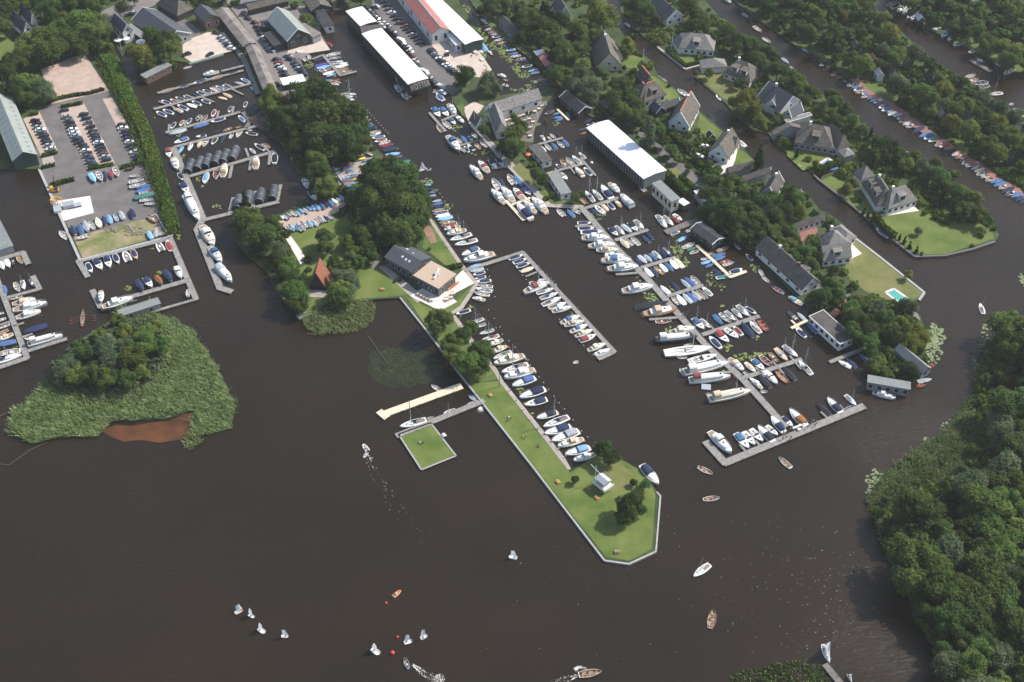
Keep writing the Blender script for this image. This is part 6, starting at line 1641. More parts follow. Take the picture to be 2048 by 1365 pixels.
# every boat: bow x y, stern x y, kind + hull colour + second colour
BOATS = """
R in the slips below the storage lawn
183.1 545 174.3 526 vwn;203.6 539.2 190.4 518.6 mwn;219.7 534.8 212.4 512.8 mwn;237.3 527.4 228.5 508.4 vwn;247.6 502.5 257.8 523 rww;273.9 518.6 263.7 499.6 vtn;314.3 483.5 324.5 502.5 rww;333.3 480.6 343.6 502.5 vtr
R on the quay above the storage lawn
142.1 451.3 150.9 468.8 cnn;158.2 448.3 164.1 467.4 cbb;167 441 175.8 461.5 cgg;178.7 442.5 187.5 457.1 oww;191.9 435.2 200.7 454.2 ccc;205.1 432.2 212.4 449.8 cnn;215.3 429.3 222.6 446.9 cll;228.5 427.8 234.4 441 owl;238.8 422 247.6 438.1 cgg;260.7 417.6 268.1 435.2 cnn
R on the storage lawn
153.8 477.6 177.2 470.3 dww;295.2 430.8 312.8 442.5 ooo;295.2 461.5 304 477.6 cll;311.3 455.7 311.3 473.2 cgg;317.2 470.3 327.4 465.9 dww
R at the corner of the storage quay
118.6 463 136.2 477.6 dww
R at the small grey quay on the left edge
43.9 527.4 35.2 509.9 occ;19 534.8 10.3 517.2 cww;7.3 539.2 0 523 cww;27.8 531.8 24.9 517.2 okk
R inside the top slip of the left jetties
11.7 590.4 5.9 571.4 cbb;38.1 583.1 29.3 565.5 oww;48.3 578.7 43.9 561.1 swn;67.4 574.3 58.6 558.2 snn
R along the long jetty on the left edge
14.6 599.5 43.9 590.8 oww;71.8 599.5 24.9 609.8 kct;95.2 608.3 26.4 623 kgw;82 623 32.2 637.6 kww;46.9 665.5 95.2 650.8 cnn;46.9 675.7 63 678.6 dww;126 672.8 55.7 691.8 Bww;-11.7 628.8 7.3 625.9 oww;-8.8 643.5 11.7 636.2 oww;-8.8 658.1 19 647.9 oww;-8.8 671.3 16.1 659.6 ott;-8.8 683 26.4 668.4 kct;-11.7 691.8 32.2 683 cbb;-8.8 710.9 41 702.1 oww;43.9 710.9 -20.5 727 Swn
R by the finger pier below the storage quay
202.1 603.9 202.1 582 kww;266.6 598.1 205.1 617.1 Kgw;286.4 581.6 273.2 559.7 cnn;304 574.3 289.4 555.3 mwn;324.5 569.9 311.3 550.9 coo;343.6 562.6 328.9 540.6 cnn;362.6 556.7 352.3 533.3 Mww;375.8 578.7 375.8 593.4 oww
R hauled out along the right side of the storage quay
190.4 364.1 180.2 346.5 cll;203.6 361.1 194.8 343.6 oww;213.9 359.7 206.5 343.6 cnn;225.6 356.7 218.3 342.1 crr;235.8 352.3 228.5 334.8 oww;278.3 350.9 259.3 352.3 oww;287.1 358.2 257.8 365.5 oww;290 367 259.3 374.3 oww;301.7 369.9 272.5 375.8 cbb;304.7 375.8 273.9 383.1 cbb;307.6 383.1 278.3 387.5 oww;310.5 387.5 269.5 396.3 cee;311.3 407.3 289.4 407.3 oww;305.5 398.5 279.1 401.5 oww;299.6 388.3 273.2 394.1 oww;269.5 334.8 250.5 337.7 dkk
R moored outside the long diagonal jetty
338.5 314.8 335.8 296.4 mwr;354.3 339.9 346.4 316.1 kww;367.5 361 356.9 346.5 vwk;376.7 387.3 363.5 366.2 mwn;397.8 442.7 372.7 392.6 Bww;428.5 493.7 405.1 454.2 Kcg;443.2 526 419.7 495.2 Kwb;463.7 565.5 435.8 534.8 Hww
R along the top floating jetty near the houseboat
319 186.7 348 177.5 ott;354.6 176.1 379.7 169.6 vwn;386.2 168.2 413.9 159 vwn;419.2 160.3 446.9 151.1 ott;406 151.1 437.7 144.5 kww;454.8 149.8 479.8 141.9 cnn;366.5 137.9 382.3 132.6 oww
R in the middle finger berths right of the reed hedge
323 201.2 341.4 207.8 vwn;340.1 198.6 357.2 205.1 vwr;350.6 194.6 369.1 201.2 vwn;366.5 192 384.9 197.2 vwn;381 186.7 395.5 192 vkn;392.8 184.1 410 189.3 vwk;404.7 180.1 423.2 185.4 vwn;419.2 176.1 435 182.7 vwt;431.1 172.2 448.2 178.8 vwb;444.3 170.9 462.7 176.1 vwk;312.4 223.6 332.2 232.8 vwn;325.6 219.7 346.7 227.6 vwn;346.7 217 365.1 223.6 vwt;354.6 210.4 375.7 219.7 vwn;373.1 207.8 392.8 214.4 cww;383.6 202.5 402.1 210.4 vwn;402.1 199.9 420.5 206.5 vwn;436.3 194.6 453.5 198.6 vtt;445.6 186.7 462.7 194.6 vtt;481.2 157.7 499.6 164.3 vwb;468 164.3 486.4 168.2 cgg;499.6 173.5 507.5 180.1 cbb
R along the third finger pier right of the reed hedge
341.4 257.9 350.6 244.7 vwn;359.9 252.6 366.5 240.7 vwo;374.4 248.7 382.3 236.8 vwn;392.8 242.1 399.4 230.2 owk;407.3 240.7 413.9 230.2 owr;424.5 234.2 429.8 219.7 vwr;457.4 224.9 462.7 213.1 vwn;487.8 215.7 493 203.8 vwn;337.5 269.8 373.1 259.2 cgg;386.2 256.6 416.6 246 cbb;421.8 244.7 450.8 236.8 vwn;477.2 231.5 489.1 243.4 vwb
R along the fourth finger pier beside the blue cabin boat
348 286.9 377 276.3 mwb;391.5 273.7 412.6 271.1 mwn;419.2 268.4 440.3 260.5 cnk;445.6 263.2 464 255.2 ooo;469.3 256.6 482.5 252.6 ooo;357.2 306.7 365.1 293.5 cll;377 301.4 383.6 285.6 swc;395.5 296.1 402.1 281.6 vtt;406 293.5 415.2 277.7 oww;423.2 289.5 433.7 275 vwk;441.6 284.3 449.5 271.1 cbn;458.8 277.7 465.3 267.1 oww;473.3 275 482.5 259.2 oww;493 259.2 504.9 260.5 dww;490.4 265.8 515.4 269.8 vwk
R at the covered berth jetty
499.6 297.4 510.2 306.7 vgg;508.9 288.2 529.9 300.1 vwk;526 286.9 539.2 294.8 ott;543.1 306.7 552.4 310.6 vwn;408.3 367.6 414.9 346.5 vwl;430.7 358.3 433.4 338.6 owr;450.5 329.3 445.2 355.7 kct;512.5 314.8 511.2 339.9 kct;549.4 305.6 549.4 328 vwk
R moored along the bank of the wooded yard
582.5 315.2 595.7 328.3 vwr;589.8 331.3 604.5 347.4 vkr;616.2 378.1 607.4 357.6 kwb;633.7 403 619.1 382.5 Mgk
R along the clubhouse quay above the long jetty
837.6 363.4 849.3 362.3 owr;845.8 370.5 862.2 369.3 cll;856.3 378.7 866.9 379.8 cnn;856.3 385.7 870.4 384.5 cbb;858.7 392.7 871.6 390.4 cgg;859.8 396.3 873.9 395.1 cnk;863.4 404.5 882.1 399.8 cgg;863.4 410.3 885.6 405.6 cbb;864.5 415 883.3 412.7 cnn;864.5 423.2 889.1 418.5 owo;866.9 429.1 896.2 423.2 owb;870.4 434.9 899.7 429.1 cww;873.9 440.8 905.5 433.8 cll;878.6 446.6 909.1 443.1 otc;882.1 452.5 913.8 446.6 owr;888 460.7 920.8 453.7 kwr;893.8 470.1 932.5 460.7 kwc;899.7 481.8 943 468.9 Swn;909.1 491.2 954.8 480.6 Swk
R on the clubhouse quay below the jetty root
923.3 512.3 957.5 496.5 Mwb;927.2 524.2 987.9 509.7 Kww;936.4 536 966.8 529.4 cll;939.1 543.9 968.1 537.3 cgg;945.7 550.5 970.7 543.9 vwn;949.6 558.4 972 553.2 vwn;952.3 563.7 982.6 561.1 vwn;954.9 570.3 985.2 574.3 oww;950.9 576.9 983.9 583.5 swn;948.3 584.8 978.6 591.4 oww;944.4 596.7 970.7 600.6 kgw
R below the clubhouse point
911.7 628.8 941 620.1 vwn;939.5 647.9 967.4 637.6 Sww;945.4 655.2 971.8 647.9 Sww;958.6 668.4 987.9 659.6 Swe;963 681.6 998.1 671.3 Swr;976.2 691.8 1005.5 680.1 kcc;979.1 707.9 1012.8 693.3 Kcc;986.4 718.2 1023 703.6 Swe;987.9 729.9 1047.9 713.8 Kcc;1002.5 746 1056.7 729.9 Swn;1069.9 747.5 1064.1 735.8 dww;1020.1 697.7 1012.8 690.4 orr;1008.4 757.7 1068.5 741.6 Kww
R along the mown peninsula east bank
1024.3 773 1070.4 757.1 Mwb;1038.8 796.7 1090.2 779.6 Mwn;1049.3 811.2 1094.2 799.3 mwn;1073.1 837.6 1115.2 825.7 Mwk;1086.2 854.7 1137.7 834.9 Swn;1088.9 869.2 1141.6 854.7 Mwn;1103.4 883.7 1157.4 863.9 Mwg;1115.2 894.3 1166.7 879.8 Kct;1129.8 910.1 1179.8 896.9 Mwl;1146.9 921.9 1190.4 910.1 Kww
R on the long mid jetty
1045.9 509.8 1016.9 519 vwn;1053.8 517.7 1026.1 526.9 vwn;1060.4 525.6 1032.7 534.8 vwn;1068.3 534.8 1042 544.1 vwt;1090.7 558.6 1059.1 567.8 Swn;1097.3 566.5 1048.6 586.2 Kwr;1107.9 577 1073.6 587.6 Sww;1115.8 586.2 1080.2 598.1 Swb;1122.4 595.5 1084.2 611.3 Sww;1132.9 606 1097.3 616.6 sww;1142.2 615.2 1103.9 624.5 Kww;1159.3 633.2 1121.2 647.9 Kwb;1168.1 643.5 1128.5 652.3 Kct;1173.9 650.8 1140.2 665.5 Kwb;1184.2 661.1 1150.5 674.3 Kwc;1191.5 669.9 1159.3 683 mwr;1146.1 727 1156.3 722.6 dww
R at the end of the long mid jetty
1210.6 688.4 1175.4 702.3 Kwc;1220.8 698.6 1190.1 710.3 Mww
R in the berths left of the thatched restaurant
880.9 201.6 873 191.1 vgg;879.6 234.6 866.4 216.1 mwb;896.7 233.3 882.2 216.1 mwb;911.2 229.3 896.7 209.6 kww;911.2 249.1 899.3 237.2 mwb;928.3 246.5 913.8 233.3 Mww;884.8 241.2 900.6 257 oww;874.3 249.1 884.8 264.9 owc
R in the berths below the thatched restaurant
919.1 304.5 895.4 274.2 Kgb;911.2 275.5 923.1 286 oww;921.7 271.5 933.6 284.7 cbb;945.5 282.1 937.6 272.8 mwb;954.7 278.1 944.2 266.2 oww;928.3 292.6 937.6 304.5 vwn;934.9 288.7 948.1 300.5 mwn;948.1 284.7 960 297.9 ott;960 283.4 973.2 293.9 oww
R in front of the restaurant lawn jetty
940.2 333.5 962.6 358.5 Kww;957.3 324.3 977.1 345.3 kwr;992.9 338.8 979.8 320.3 Mgn;1007.4 333.5 994.3 317.7 mgn;984.9 358.1 999.5 380.1 dww;998.1 356.6 1006.9 372.7 cnn;1027.4 350.8 1043.5 369.8 cbb;1015.7 349.3 1028.8 369.8 dww
R by the pontoon below the mid lawn
983.4 381.5 1008.3 407.9 Kww;1003.9 377.1 1027.4 405 Kww;1027.4 378.6 1047.9 402 kgr;1061.1 390.3 1046.4 375.7 mgb;1033.2 407.9 1062.5 440.1 Mwn;1047.9 403.5 1071.3 426.9 Kww;1064 397.6 1093.3 426.9 Kwg;1113.8 418.1 1128.5 432.8 dww;1134.3 419.6 1149 434.3 cbb;1147.5 418.1 1160.7 426.9 dww
R behind the restaurant in the lily canal
1066.8 179.2 1076 188.5 oww;1077.3 177.9 1083.9 185.8 cnn;1085.2 176.6 1093.1 184.5 owr;1094.5 175.3 1102.4 183.2 cbb;1060.2 180.5 1050.9 184.5 dww;1040.4 184.5 1047 192.4 cnn;1028.5 191.1 1040.4 195 crr;1018 192.4 1015.3 196.4 dww
R at the pier right of the restaurant terrace
1090.3 282.7 1082.4 270.9 swc;1103.5 280.1 1095.6 273.5 oww;1111.4 277.5 1100.9 268.2 oww;1120.6 273.5 1112.7 266.9 cnn;1081.1 292 1091.6 303.8 cgg;1090.3 288 1102.2 301.2 oww;1102.2 285.4 1114.1 298.6 cbb;1114.1 282.7 1127.2 294.6 owg;1124.6 278.8 1136.5 292 cbb
R in front of the terrace by the footbridge
1104.8 230 1120.6 224.7 cbb;1104.8 236.6 1124.6 234 cbb;1108.8 243.2 1125.9 236.6 cbb;1139.1 235.3 1133.8 224.7 cee;1168.1 245.8 1185.2 237.9 cnn;1173.4 251.1 1187.9 245.8 vgn;1154.9 261.6 1173.4 256.4 cnn;1160.2 269.6 1172.1 264.3 cto;1089.2 229.3 1107.6 221.4 von
R on the jetty beside the flat roofed grey houseboat
1111.4 328.9 1125.9 338.1 vwn;1120.6 318.3 1135.1 335.5 ott;1132.5 315.7 1148.3 331.5 oww;1144.4 311.7 1161.5 327.6 sww;1157.6 305.1 1170.7 317 swn;1135.1 359.2 1119.3 346 mwg;1151 335.5 1166.8 353.9 Mwt;1168.1 335.5 1182.6 351.3 vwn
R on the short pier above the spine jetty
1170.7 382.9 1187.9 404 Swn;1185.2 380.3 1203.7 400.1 Sww;1202.4 372.4 1223.5 398.8 Mwn;1239.3 386.9 1218.2 367.1 kww;1240.6 390.8 1264.4 414.6 Hww;1213.8 403.3 1228.3 419.1 vwn;1229.7 402 1242.8 415.1 kot;1202 407.2 1216.5 421.7 vtt;1188.8 411.2 1208.6 427 mww;1180.9 416.5 1195.4 429.7 cnn;1158.5 394.1 1173 408.6 ooo;1142.6 419.1 1161.1 427 oww
R on the first spine jetty finger
1236.2 471.8 1219.1 456 mwn;1249.4 470.5 1231 452.1 Sww;1263.9 466.6 1244.2 449.4 cgg;1275.8 462.6 1257.3 445.5 mwk;1287.7 458.7 1269.2 440.2 swn;1240.2 478.4 1257.3 495.6 vwt;1250.7 477.1 1265.2 490.3 oww;1261.3 473.2 1278.4 490.3 oww;1282.4 470.5 1299.5 485 cnn;1291.6 463.9 1306.1 478.4 cnn
R by the two storey houseboat and broken pier
1333.8 457.3 1314 431 Sww;1347 452.1 1327.2 432.3 Sww;1360.2 446.8 1343 434.9 Mrr;1364.1 441.5 1347 428.3 mww;1278.4 370.3 1291.6 383.5 dgg;1360.2 462.6 1341.7 469.2 vwb;1374.7 471.8 1356.2 482.4 cbl;1389.2 486.3 1365.4 496.9 oww;1393.1 494.3 1374.7 500.8 cee;1398.4 500.8 1379.9 507.4 oww;1381.3 458.7 1372 463.9 dww
R along the left side of the spine jetty
1183.5 446.4 1154.5 446.4 vwn;1188.8 456.9 1155.8 458.2 vwn;1205.9 464.8 1161.1 466.1 vwn;1219.1 478 1163.7 478 Kwg;1229.7 491.2 1176.9 493.8 Kww;1237.6 501.7 1192.7 501.7 Kct;1249.4 512.3 1209.9 511 Mww;1262.6 522.8 1203.3 522.8 Kwb;1277.1 536 1215.1 540 Kgw
R on the second spine jetty finger
1283.7 530.7 1271.8 517.6 cnn;1294.3 528.1 1277.1 511 cgg;1304.8 525.5 1289 509.7 cgg;1314 521.5 1299.5 507 cbb;1323.3 518.9 1306.1 503.1 sww;1333.8 514.9 1316.7 499.1 cnn;1343 513.6 1325.9 495.1 snn;1287.7 534.7 1304.8 553.2 cww;1298.2 533.4 1315.3 551.8 cnn;1307.4 530.7 1327.2 549.2 ooo;1318 526.8 1333.8 543.9 vgw;1327.2 524.2 1345.7 541.3 cbb;1339.1 518.9 1354.9 537.3 cww;1347 516.2 1366.8 536 ccc
R on the third spine jetty finger
1320.4 571.6 1340.2 588.8 cww;1341.5 563.7 1358.7 582.2 cnn;1361.3 558.5 1379.8 575.6 clg;1367.9 554.5 1391.6 573 cbb;1381.1 551.9 1399.5 570.3 oww;1342.8 591.4 1358.7 609.9 oww;1353.4 590.1 1370.5 609.9 cww;1365.2 587.5 1383.7 605.9 clg;1373.2 584.8 1391.6 603.3 cbb;1382.4 580.9 1400.8 599.3 cgg;1391.6 578.2 1412.7 598 owt;1403.5 573 1423.3 591.4 sww
R by the far pier near the lilies
1457.5 557.1 1432.5 546.6 cnn;1435.1 557.1 1457.5 551.9 vwe;1485.2 541.3 1460.2 546.6 vwn
R along the large yacht berths of the spine jetty
1305.9 574.3 1244 584.8 Kwg;1336.2 605.9 1270.3 616.5 cgk;1353.4 620.4 1286.1 631 Kot;1342.8 641.5 1311.2 644.2 owr;1389 657.3 1338.9 667.9 Kwc;1394.3 675.8 1309.9 682.4 Bkw;1385 689 1367.9 692.9 dww;1424.6 698.2 1328.3 708.8 Sct;1367.2 697.1 1339.6 701.1 cll;1354.1 715.6 1373.8 714.3 dww;1433.2 711.6 1376.5 724.8 mww;1456.9 727.5 1367.2 747.2 Bww;1359.3 736.7 1369.9 751.2 dww;1460.8 755.1 1377.8 763.1 Bwr;1464.8 748.6 1476.7 759.1 drr;1501.7 784.2 1417.3 801.3 Bct;1425.2 788.1 1412.1 789.4 dgg;1534.7 782.8 1521.5 784.2 dww
R on the fourth spine jetty finger
1408.3 659.1 1386.4 637.1 mwb;1421.5 656.2 1401 638.6 sww;1445 650.3 1427.4 629.8 cbb;1462.5 645.9 1439.1 626.9 oww;1471.3 641.5 1450.8 622.5 swb;1484.5 637.1 1465.5 618.1 swb;1497.7 632.7 1474.3 610.8 swn;1512.3 628.3 1491.8 613.7 vwn;1418.6 673.7 1442 697.2 vwn;1458.1 685.5 1430.3 662 mlr;1477.2 676.7 1447.9 656.2 mww;1465.5 651.8 1484.5 670.8 vwr;1483 645.9 1506.5 675.2 cnn;1499.2 643 1521.1 666.4 swc;1513.8 637.1 1534.3 662 orr
R on the fifth spine jetty finger
1487.4 742.6 1458.1 717.7 kwt;1510.9 744.1 1490.4 725 vwt;1528.5 739.7 1505 719.2 mwb;1544.6 733.8 1519.7 711.8 owr;1557.7 726.5 1538.7 706 ooo;1575.3 723.6 1550.4 697.2 Stw;1595.8 714.8 1566.5 691.3 Sww;1500.6 752.8 1487.4 744.1 dww;1499.2 757.2 1524.1 777.7 Kwo;1516.7 749.9 1541.6 774.8 ckk;1554.8 769 1528.5 742.6 Mww;1550.4 739.7 1575.3 766 oro;1566.5 735.3 1591.4 760.2 ckk;1597.3 722.1 1623.7 749.9 Swk
R at the right hand houseboat pier
1573.9 622.5 1594.4 640.1 mkw;1594.4 625.4 1610.5 640.1 cgg;1613.4 644.5 1633.9 666.4 cbb;1591.4 656.2 1611.9 675.2 vwn;1600.2 651.8 1622.2 673.7 ckk;1576.8 593.2 1604.6 609.3 owb
R in the berths of the T shaped outer jetty
1462.6 907.7 1418.7 865.5 Kww;1497.8 897.1 1471.4 867.2 mwb;1510.1 890.1 1487.2 863.7 mww;1525.9 883 1501.3 858.4 mww;1515.4 853.2 1547 884.8 Mwk;1555.8 870.7 1532.9 851.4 mww;1541.7 833.8 1568.1 865.5 Mwn;1585.7 853.2 1564.6 833.8 mwn;1578.6 819.8 1612 853.2 Mwo;1633.1 807.5 1661.2 830.3 ckk;1654.2 796.9 1682.3 826.8 Mwn;1712.2 811 1691.1 789.9 sll;1708.7 812.7 1691.1 819.8 dwb
R at the narrow pier by the dark houseboat
1456.8 494.6 1434.5 502.8 ott;1428.7 507.5 1417 507.5 owr;1450.9 506.3 1425.2 513.4 cbb;1450.9 512.2 1428.7 520.4 cbb;1462.7 519.2 1439.2 526.3 orr;1467.3 523.9 1446.3 530.9 oww;1417 516.9 1401.7 519.2 dww;1422.8 521.6 1402.9 527.4 cll;1428.7 526.3 1411.1 534.5 cbb;1439.2 543.8 1425.2 540.3 cnn;1443.9 541.5 1427.5 550.9 cnn;1458 550.9 1432.2 556.7 vwe;1484.9 538 1459.1 545 vwn;1398.2 500.5 1385.3 505.2 oww
R by the dark thatched canal houses
1468.5 486.4 1480.2 498.1 own;1492 508.7 1504.8 520.4 vwn;1517.7 538 1525.9 552 oww;1538.8 566.1 1524.8 553.2 oww;1543.5 573.1 1567 587.2 olr;1603.3 608.3 1578.7 594.2 mtl
R on the right island bank
1676.7 722 1701.5 735.3 Mww;1691.9 716.2 1712.9 735.3 cnn;1718.6 706.7 1735.8 723.9 cbb;1791 798.2 1745.3 784.8 Kww;1832.9 775.3 1850.1 765.8 drr;1871 725.8 1853.9 735.3 drr;1863.4 758.2 1834.8 763.9 cgg
R in the narrow canal between the villas
1249.3 45.7 1261.6 54.5 vww;1324.9 156.4 1332 163.5 dww;1330.2 165.2 1342.5 175.8 crr;1354.8 179.3 1377.7 193.4 oww;1432.1 189.8 1442.7 200.4 mgw;1314.4 151.2 1321.4 156.4 dww;1473.7 279.4 1491.3 294 mlw;1415.2 228.1 1428.3 241.3 ckk;1631.9 292.5 1670 310.1 kww;1593.9 327.7 1605.6 336.5 cgg;1541.1 273.5 1554.3 286.7 ckk;1659.8 340.9 1675.9 335 cbb;1544.1 333.6 1533.8 342.3 dgg;1752 456.2 1776.7 475.3 vwb;1605.2 385.7 1599.5 380 swg
R along the upper canal bank at the top right
1462 7 1444.5 -5.3 kww;1486.6 21.1 1474.3 14.1 cnn;1495.4 35.2 1484.9 26.4 oww;1507.7 47.5 1495.4 36.9 ckk;1523.6 65 1507.7 52.7 oww;1541.1 86.1 1525.3 75.6 oww;1558.7 112.5 1544.6 100.2 ogg;1578 128.3 1564 116 cgg;1592.1 144.1 1579.8 133.6 oww
R beneath the far green verge at the top right
1599.6 91 1579.8 80.4 owo;1618 105.5 1600.9 96.2 cll;1639.1 121.3 1619.3 110.7 ckk;1637.8 131.8 1654.9 126.6 mwk;1651 138.4 1668.1 134.5 ckk
R in the herringbone row by the brick path
1661.5 150.5 1682 147.4 owr;1671.8 156.7 1690.2 150.5 cbo;1686.1 162.8 1702.5 157.7 owr;1690.2 166.9 1707.7 161.8 cnn;1693.3 173.1 1714.9 165.9 oww;1702.5 177.2 1721 170 cbb;1706.7 182.3 1728.2 175.1 vwn;1710.8 187.4 1732.3 179.2 ott;1723.1 189.5 1740.5 183.3 vwb;1722 195.6 1738.4 191.5 oww;1734.3 198.7 1752.8 191.5 cgg;1739.5 202.8 1758.9 197.7 cll;1746.6 206.9 1765.1 199.7 mwg;1749.7 212 1771.3 204.9 cnn;1756.9 217.2 1778.4 210 vgn;1763 223.3 1783.6 214.1 vwb;1773.3 225.4 1788.7 219.2 cgg;1775.4 231.5 1795.9 223.3 vwg;1786.6 233.6 1806.1 227.4 vwg;1793.8 238.7 1812.3 232.5 vwb;1796.9 245.9 1818.4 237.7 ott;1805.1 251 1824.6 241.8 cgg;1811.2 256.1 1833.8 246.9 owg;1824.6 266.4 1848.2 254.1 cnn
R in the long herringbone row at the right edge
1837.3 275.4 1863.7 265.2 cbb;1847.5 279.8 1871 269.5 vwb;1856.3 284.2 1876.8 275.4 vwe;1869.5 293 1891.5 284.2 oww;1878.3 294.5 1897.4 290.1 mwr;1887.1 300.3 1904.7 294.5 cee;1890 307.6 1914.9 298.8 cnk;1903.2 312 1922.3 303.2 vwt;1909.1 317.9 1929.6 307.6 otn;1917.9 323.7 1938.4 316.4 cnn;1923.7 329.6 1944.2 319.4 oww;1931 334 1953 325.2 oww;1942.8 339.9 1961.8 331.1 cgg;1948.6 344.3 1970.6 336.9 vtt;1953 351.6 1976.5 341.3 oww;1961.8 356 1983.8 347.2 oww;1970.6 363.3 1994 351.6 owc;1979.4 366.2 2004.3 358.9 cbb;1986.7 373.6 2013.1 363.3 cbb;1997 379.4 2018.9 367.7 occ;2002.8 385.3 2029.2 375 cnn;2011.6 391.1 2036.5 380.9 own;2021.9 395.5 2045.3 385.3 cbb;2030.6 402.8 2048.2 391.1 cnn;2039.4 407.2 2057 397 cnn
R half hidden among trees on the inner canal bank
1843.2 347.2 1868.1 347.2 Sww;1866.6 342.8 1876.8 335.5 oww;1881.2 372.1 1903.2 364.8 Mwn;1722 262.3 1736.4 264.3 owr;1727.2 255.1 1737.4 257.1 oww;1722 250 1730.2 247.9 oww;1730.2 271.5 1738.4 269.5 orr;1650.3 211 1656.4 214.1 dww;1660.5 217.2 1677.9 216.1 oww;1785.6 305.9 1816.4 305.9 kww
R on the far right canal beyond the gardens
1793.8 2.6 1775.4 11.9 ott;1801.7 6.6 1783.3 17.1 vwn;1793.8 25 1811 13.2 Mgg;1804.4 29 1821.5 18.5 vwg;1813.6 36.9 1829.4 26.4 vwk;1821.5 40.9 1845.2 30.3 kct;1837.3 48.8 1854.5 39.6 mgb;1846.6 55.4 1859.7 47.5 ckk;1863.7 59.3 1887.4 58 Mwt;1882.2 75.1 1898 64.6 mgl;1895.3 81.7 1911.2 71.2 mwe;1932.3 80.4 1908.5 91 oww;1928.3 94.9 1942.8 89.7 cnn;1959.9 97.6 1938.8 105.5 oww;1950.7 118.7 1969.2 126.6 kkw;1988.9 125.2 2002.1 133.2 cgg;2007.4 149 2028.5 138.4 kct;1950.7 149 1930.9 155.6 oww;1957.3 156.9 1933.6 164.8 ott;1942.8 168.8 1975.8 164.8 own;1956 176.7 1978.4 171.4 own;1974.4 190 2005.1 186.7 Swt;2018.3 210.9 2026 206.5 oww;2038.1 219.7 2026 217.5 oww;2041.4 232.9 2056.8 230.7 oww;2046.9 241.6 2065.6 244.9 oww;2020.5 223 2037 224.1 mwk
R at the far top right canal
1975.8 4 1961.3 -4 oww;2041.7 18.5 2049.6 22.4 kww
R around the white roofed boathouse bows
651.4 161.7 679.5 168.7 dww;660.2 165.2 679.5 158.2 crr;653.2 84.4 663.7 91.4 crr;659.9 169.4 678.7 165.9 owr
R behind the tall trees on the upper quay
712.7 189.3 682.2 189.3 Sww;706.8 194 684.5 194 Sww;710.3 199.8 686.9 198.7 Sww;713.8 204.5 693.9 206.9 ckk;724.4 217.4 708 220.9 oww;727.9 228 713.8 232.7 oww;736.1 233.8 715 238.5 cgg;742 238.5 718.5 243.2 otr;744.3 245.5 733.8 250.2 cbb;747.8 249.1 736.1 253.8 cbb;752.5 253.8 738.4 258.4 cnn;761.9 262 740.8 265.5 oww;761.9 265.5 740.8 271.3 sww;743.1 277.2 770.1 272.5 vwb;749 284.2 773.6 278.4 vwr;757.2 290.1 779.5 281.9 oww;786.5 287.7 759.5 293.6 crr;787.7 293.6 763 299.5 cnn;797 295.9 766.6 301.8 cnn;800.6 306.5 771.3 311.2 cll;804.1 311.2 780.6 319.4 cuu;790.5 322.5 812.5 316.6 cnn;793.4 329.8 819.8 321 cee;796.3 335.7 818.3 328.3 dwk
R outside the black gabled boathouse
788.8 170.5 800.6 183.4 sww;794.7 168.2 806.4 178.8 oww;801.7 187 814.6 197.5 swr;809.9 185.8 820.5 194 swr;875.6 185.8 866.2 183.4 dww
R in the small basin below the green roofed shed
647.9 116 628.6 121.3 cnn;658.4 126.6 630.3 133.6 cnu;662 131.8 633.8 137.1 cll;663.7 133.6 639.1 142.4 owb;667.2 137.1 640.9 145.9 orr;669 142.4 646.1 149.4 cww;672.5 145.9 653.2 152.9 oll;603.9 112.5 612.7 123 oww;618 109 619.8 119.5 dlw;595.2 116 602.2 123 cnn;681.3 105.5 653.2 112.5 oww;683 114.3 658.4 117.8 ogg;686.6 123 660.2 126.6 swb;695.4 126.6 665.5 131.8 swg;697.1 130.1 669 135.4 cww;697.1 135.4 676 140.6 ott;704.1 140.6 677.8 145.9 ott;607.5 102 586.4 107.2 kww
R by the wide thatched hall quay
890.5 182.8 881.7 172.3 dwb;872.9 186.3 887 202.1 vgb;890.5 175.8 867.6 181.1 kwt;871.1 182.8 881.7 189.8 dww
R on the gravel yard edge by the concrete canal
962.1 86.1 972.6 103.7 cwl;974.4 102 984.9 110.7 Kro;955 98.4 965.6 105.5 cww;932.2 98.4 942.7 112.5 oww;942.7 100.2 956.8 112.5 kww;918.1 98.4 932.2 105.5 mgw;933.9 109 941 116 dww;958.6 116 969.1 126.6 kww;965.6 130.1 977.9 137.1 cnn;1013 154.7 995.5 149.4 kww;1004.3 170.5 1016.6 172.3 kwk;1006 158.2 1016.6 161.7 ott
R in the lily bordered canal beyond the sheds
944.5 26.4 955 31.6 ckk;955 31.6 962.1 36.9 mkk;960.3 38.7 974.4 49.2 kkw;984.9 51 965.6 52.7 cnn;969.1 61.5 984.9 56.2 oww;976.1 66.8 992 61.5 owr;981.4 70.3 995.5 66.8 oww;983.2 75.6 1004.3 70.3 vwn;988.4 82.6 1007.8 77.3 oww;993.7 89.6 1013 82.6 ott;1006 96.7 1027.1 91.4 cnn;1011.3 102 1030.6 98.4 vwb;1018.3 109 1035.9 105.5 cbb;1020.1 114.3 1041.2 110.7 oww;1030.6 121.3 1050 116 owk;1035.9 123 1055.2 121.3 cnn;1042.9 135.4 1064 130.1 vwn;1055.2 138.9 1072.8 135.4 ckk;1055.2 144.1 1076.3 138.9 cll;1060.5 147.7 1079.8 144.1 cww;1071.1 156.4 1092.1 152.9 ckk;1074.6 161.7 1095.7 158.2 ott;1085.1 163.5 1102.7 158.2 cbb;1067.5 161.7 1074.6 165.2 dww;1055.2 182.8 1058.7 177.5 dgg
R on the gravel strip, upper row
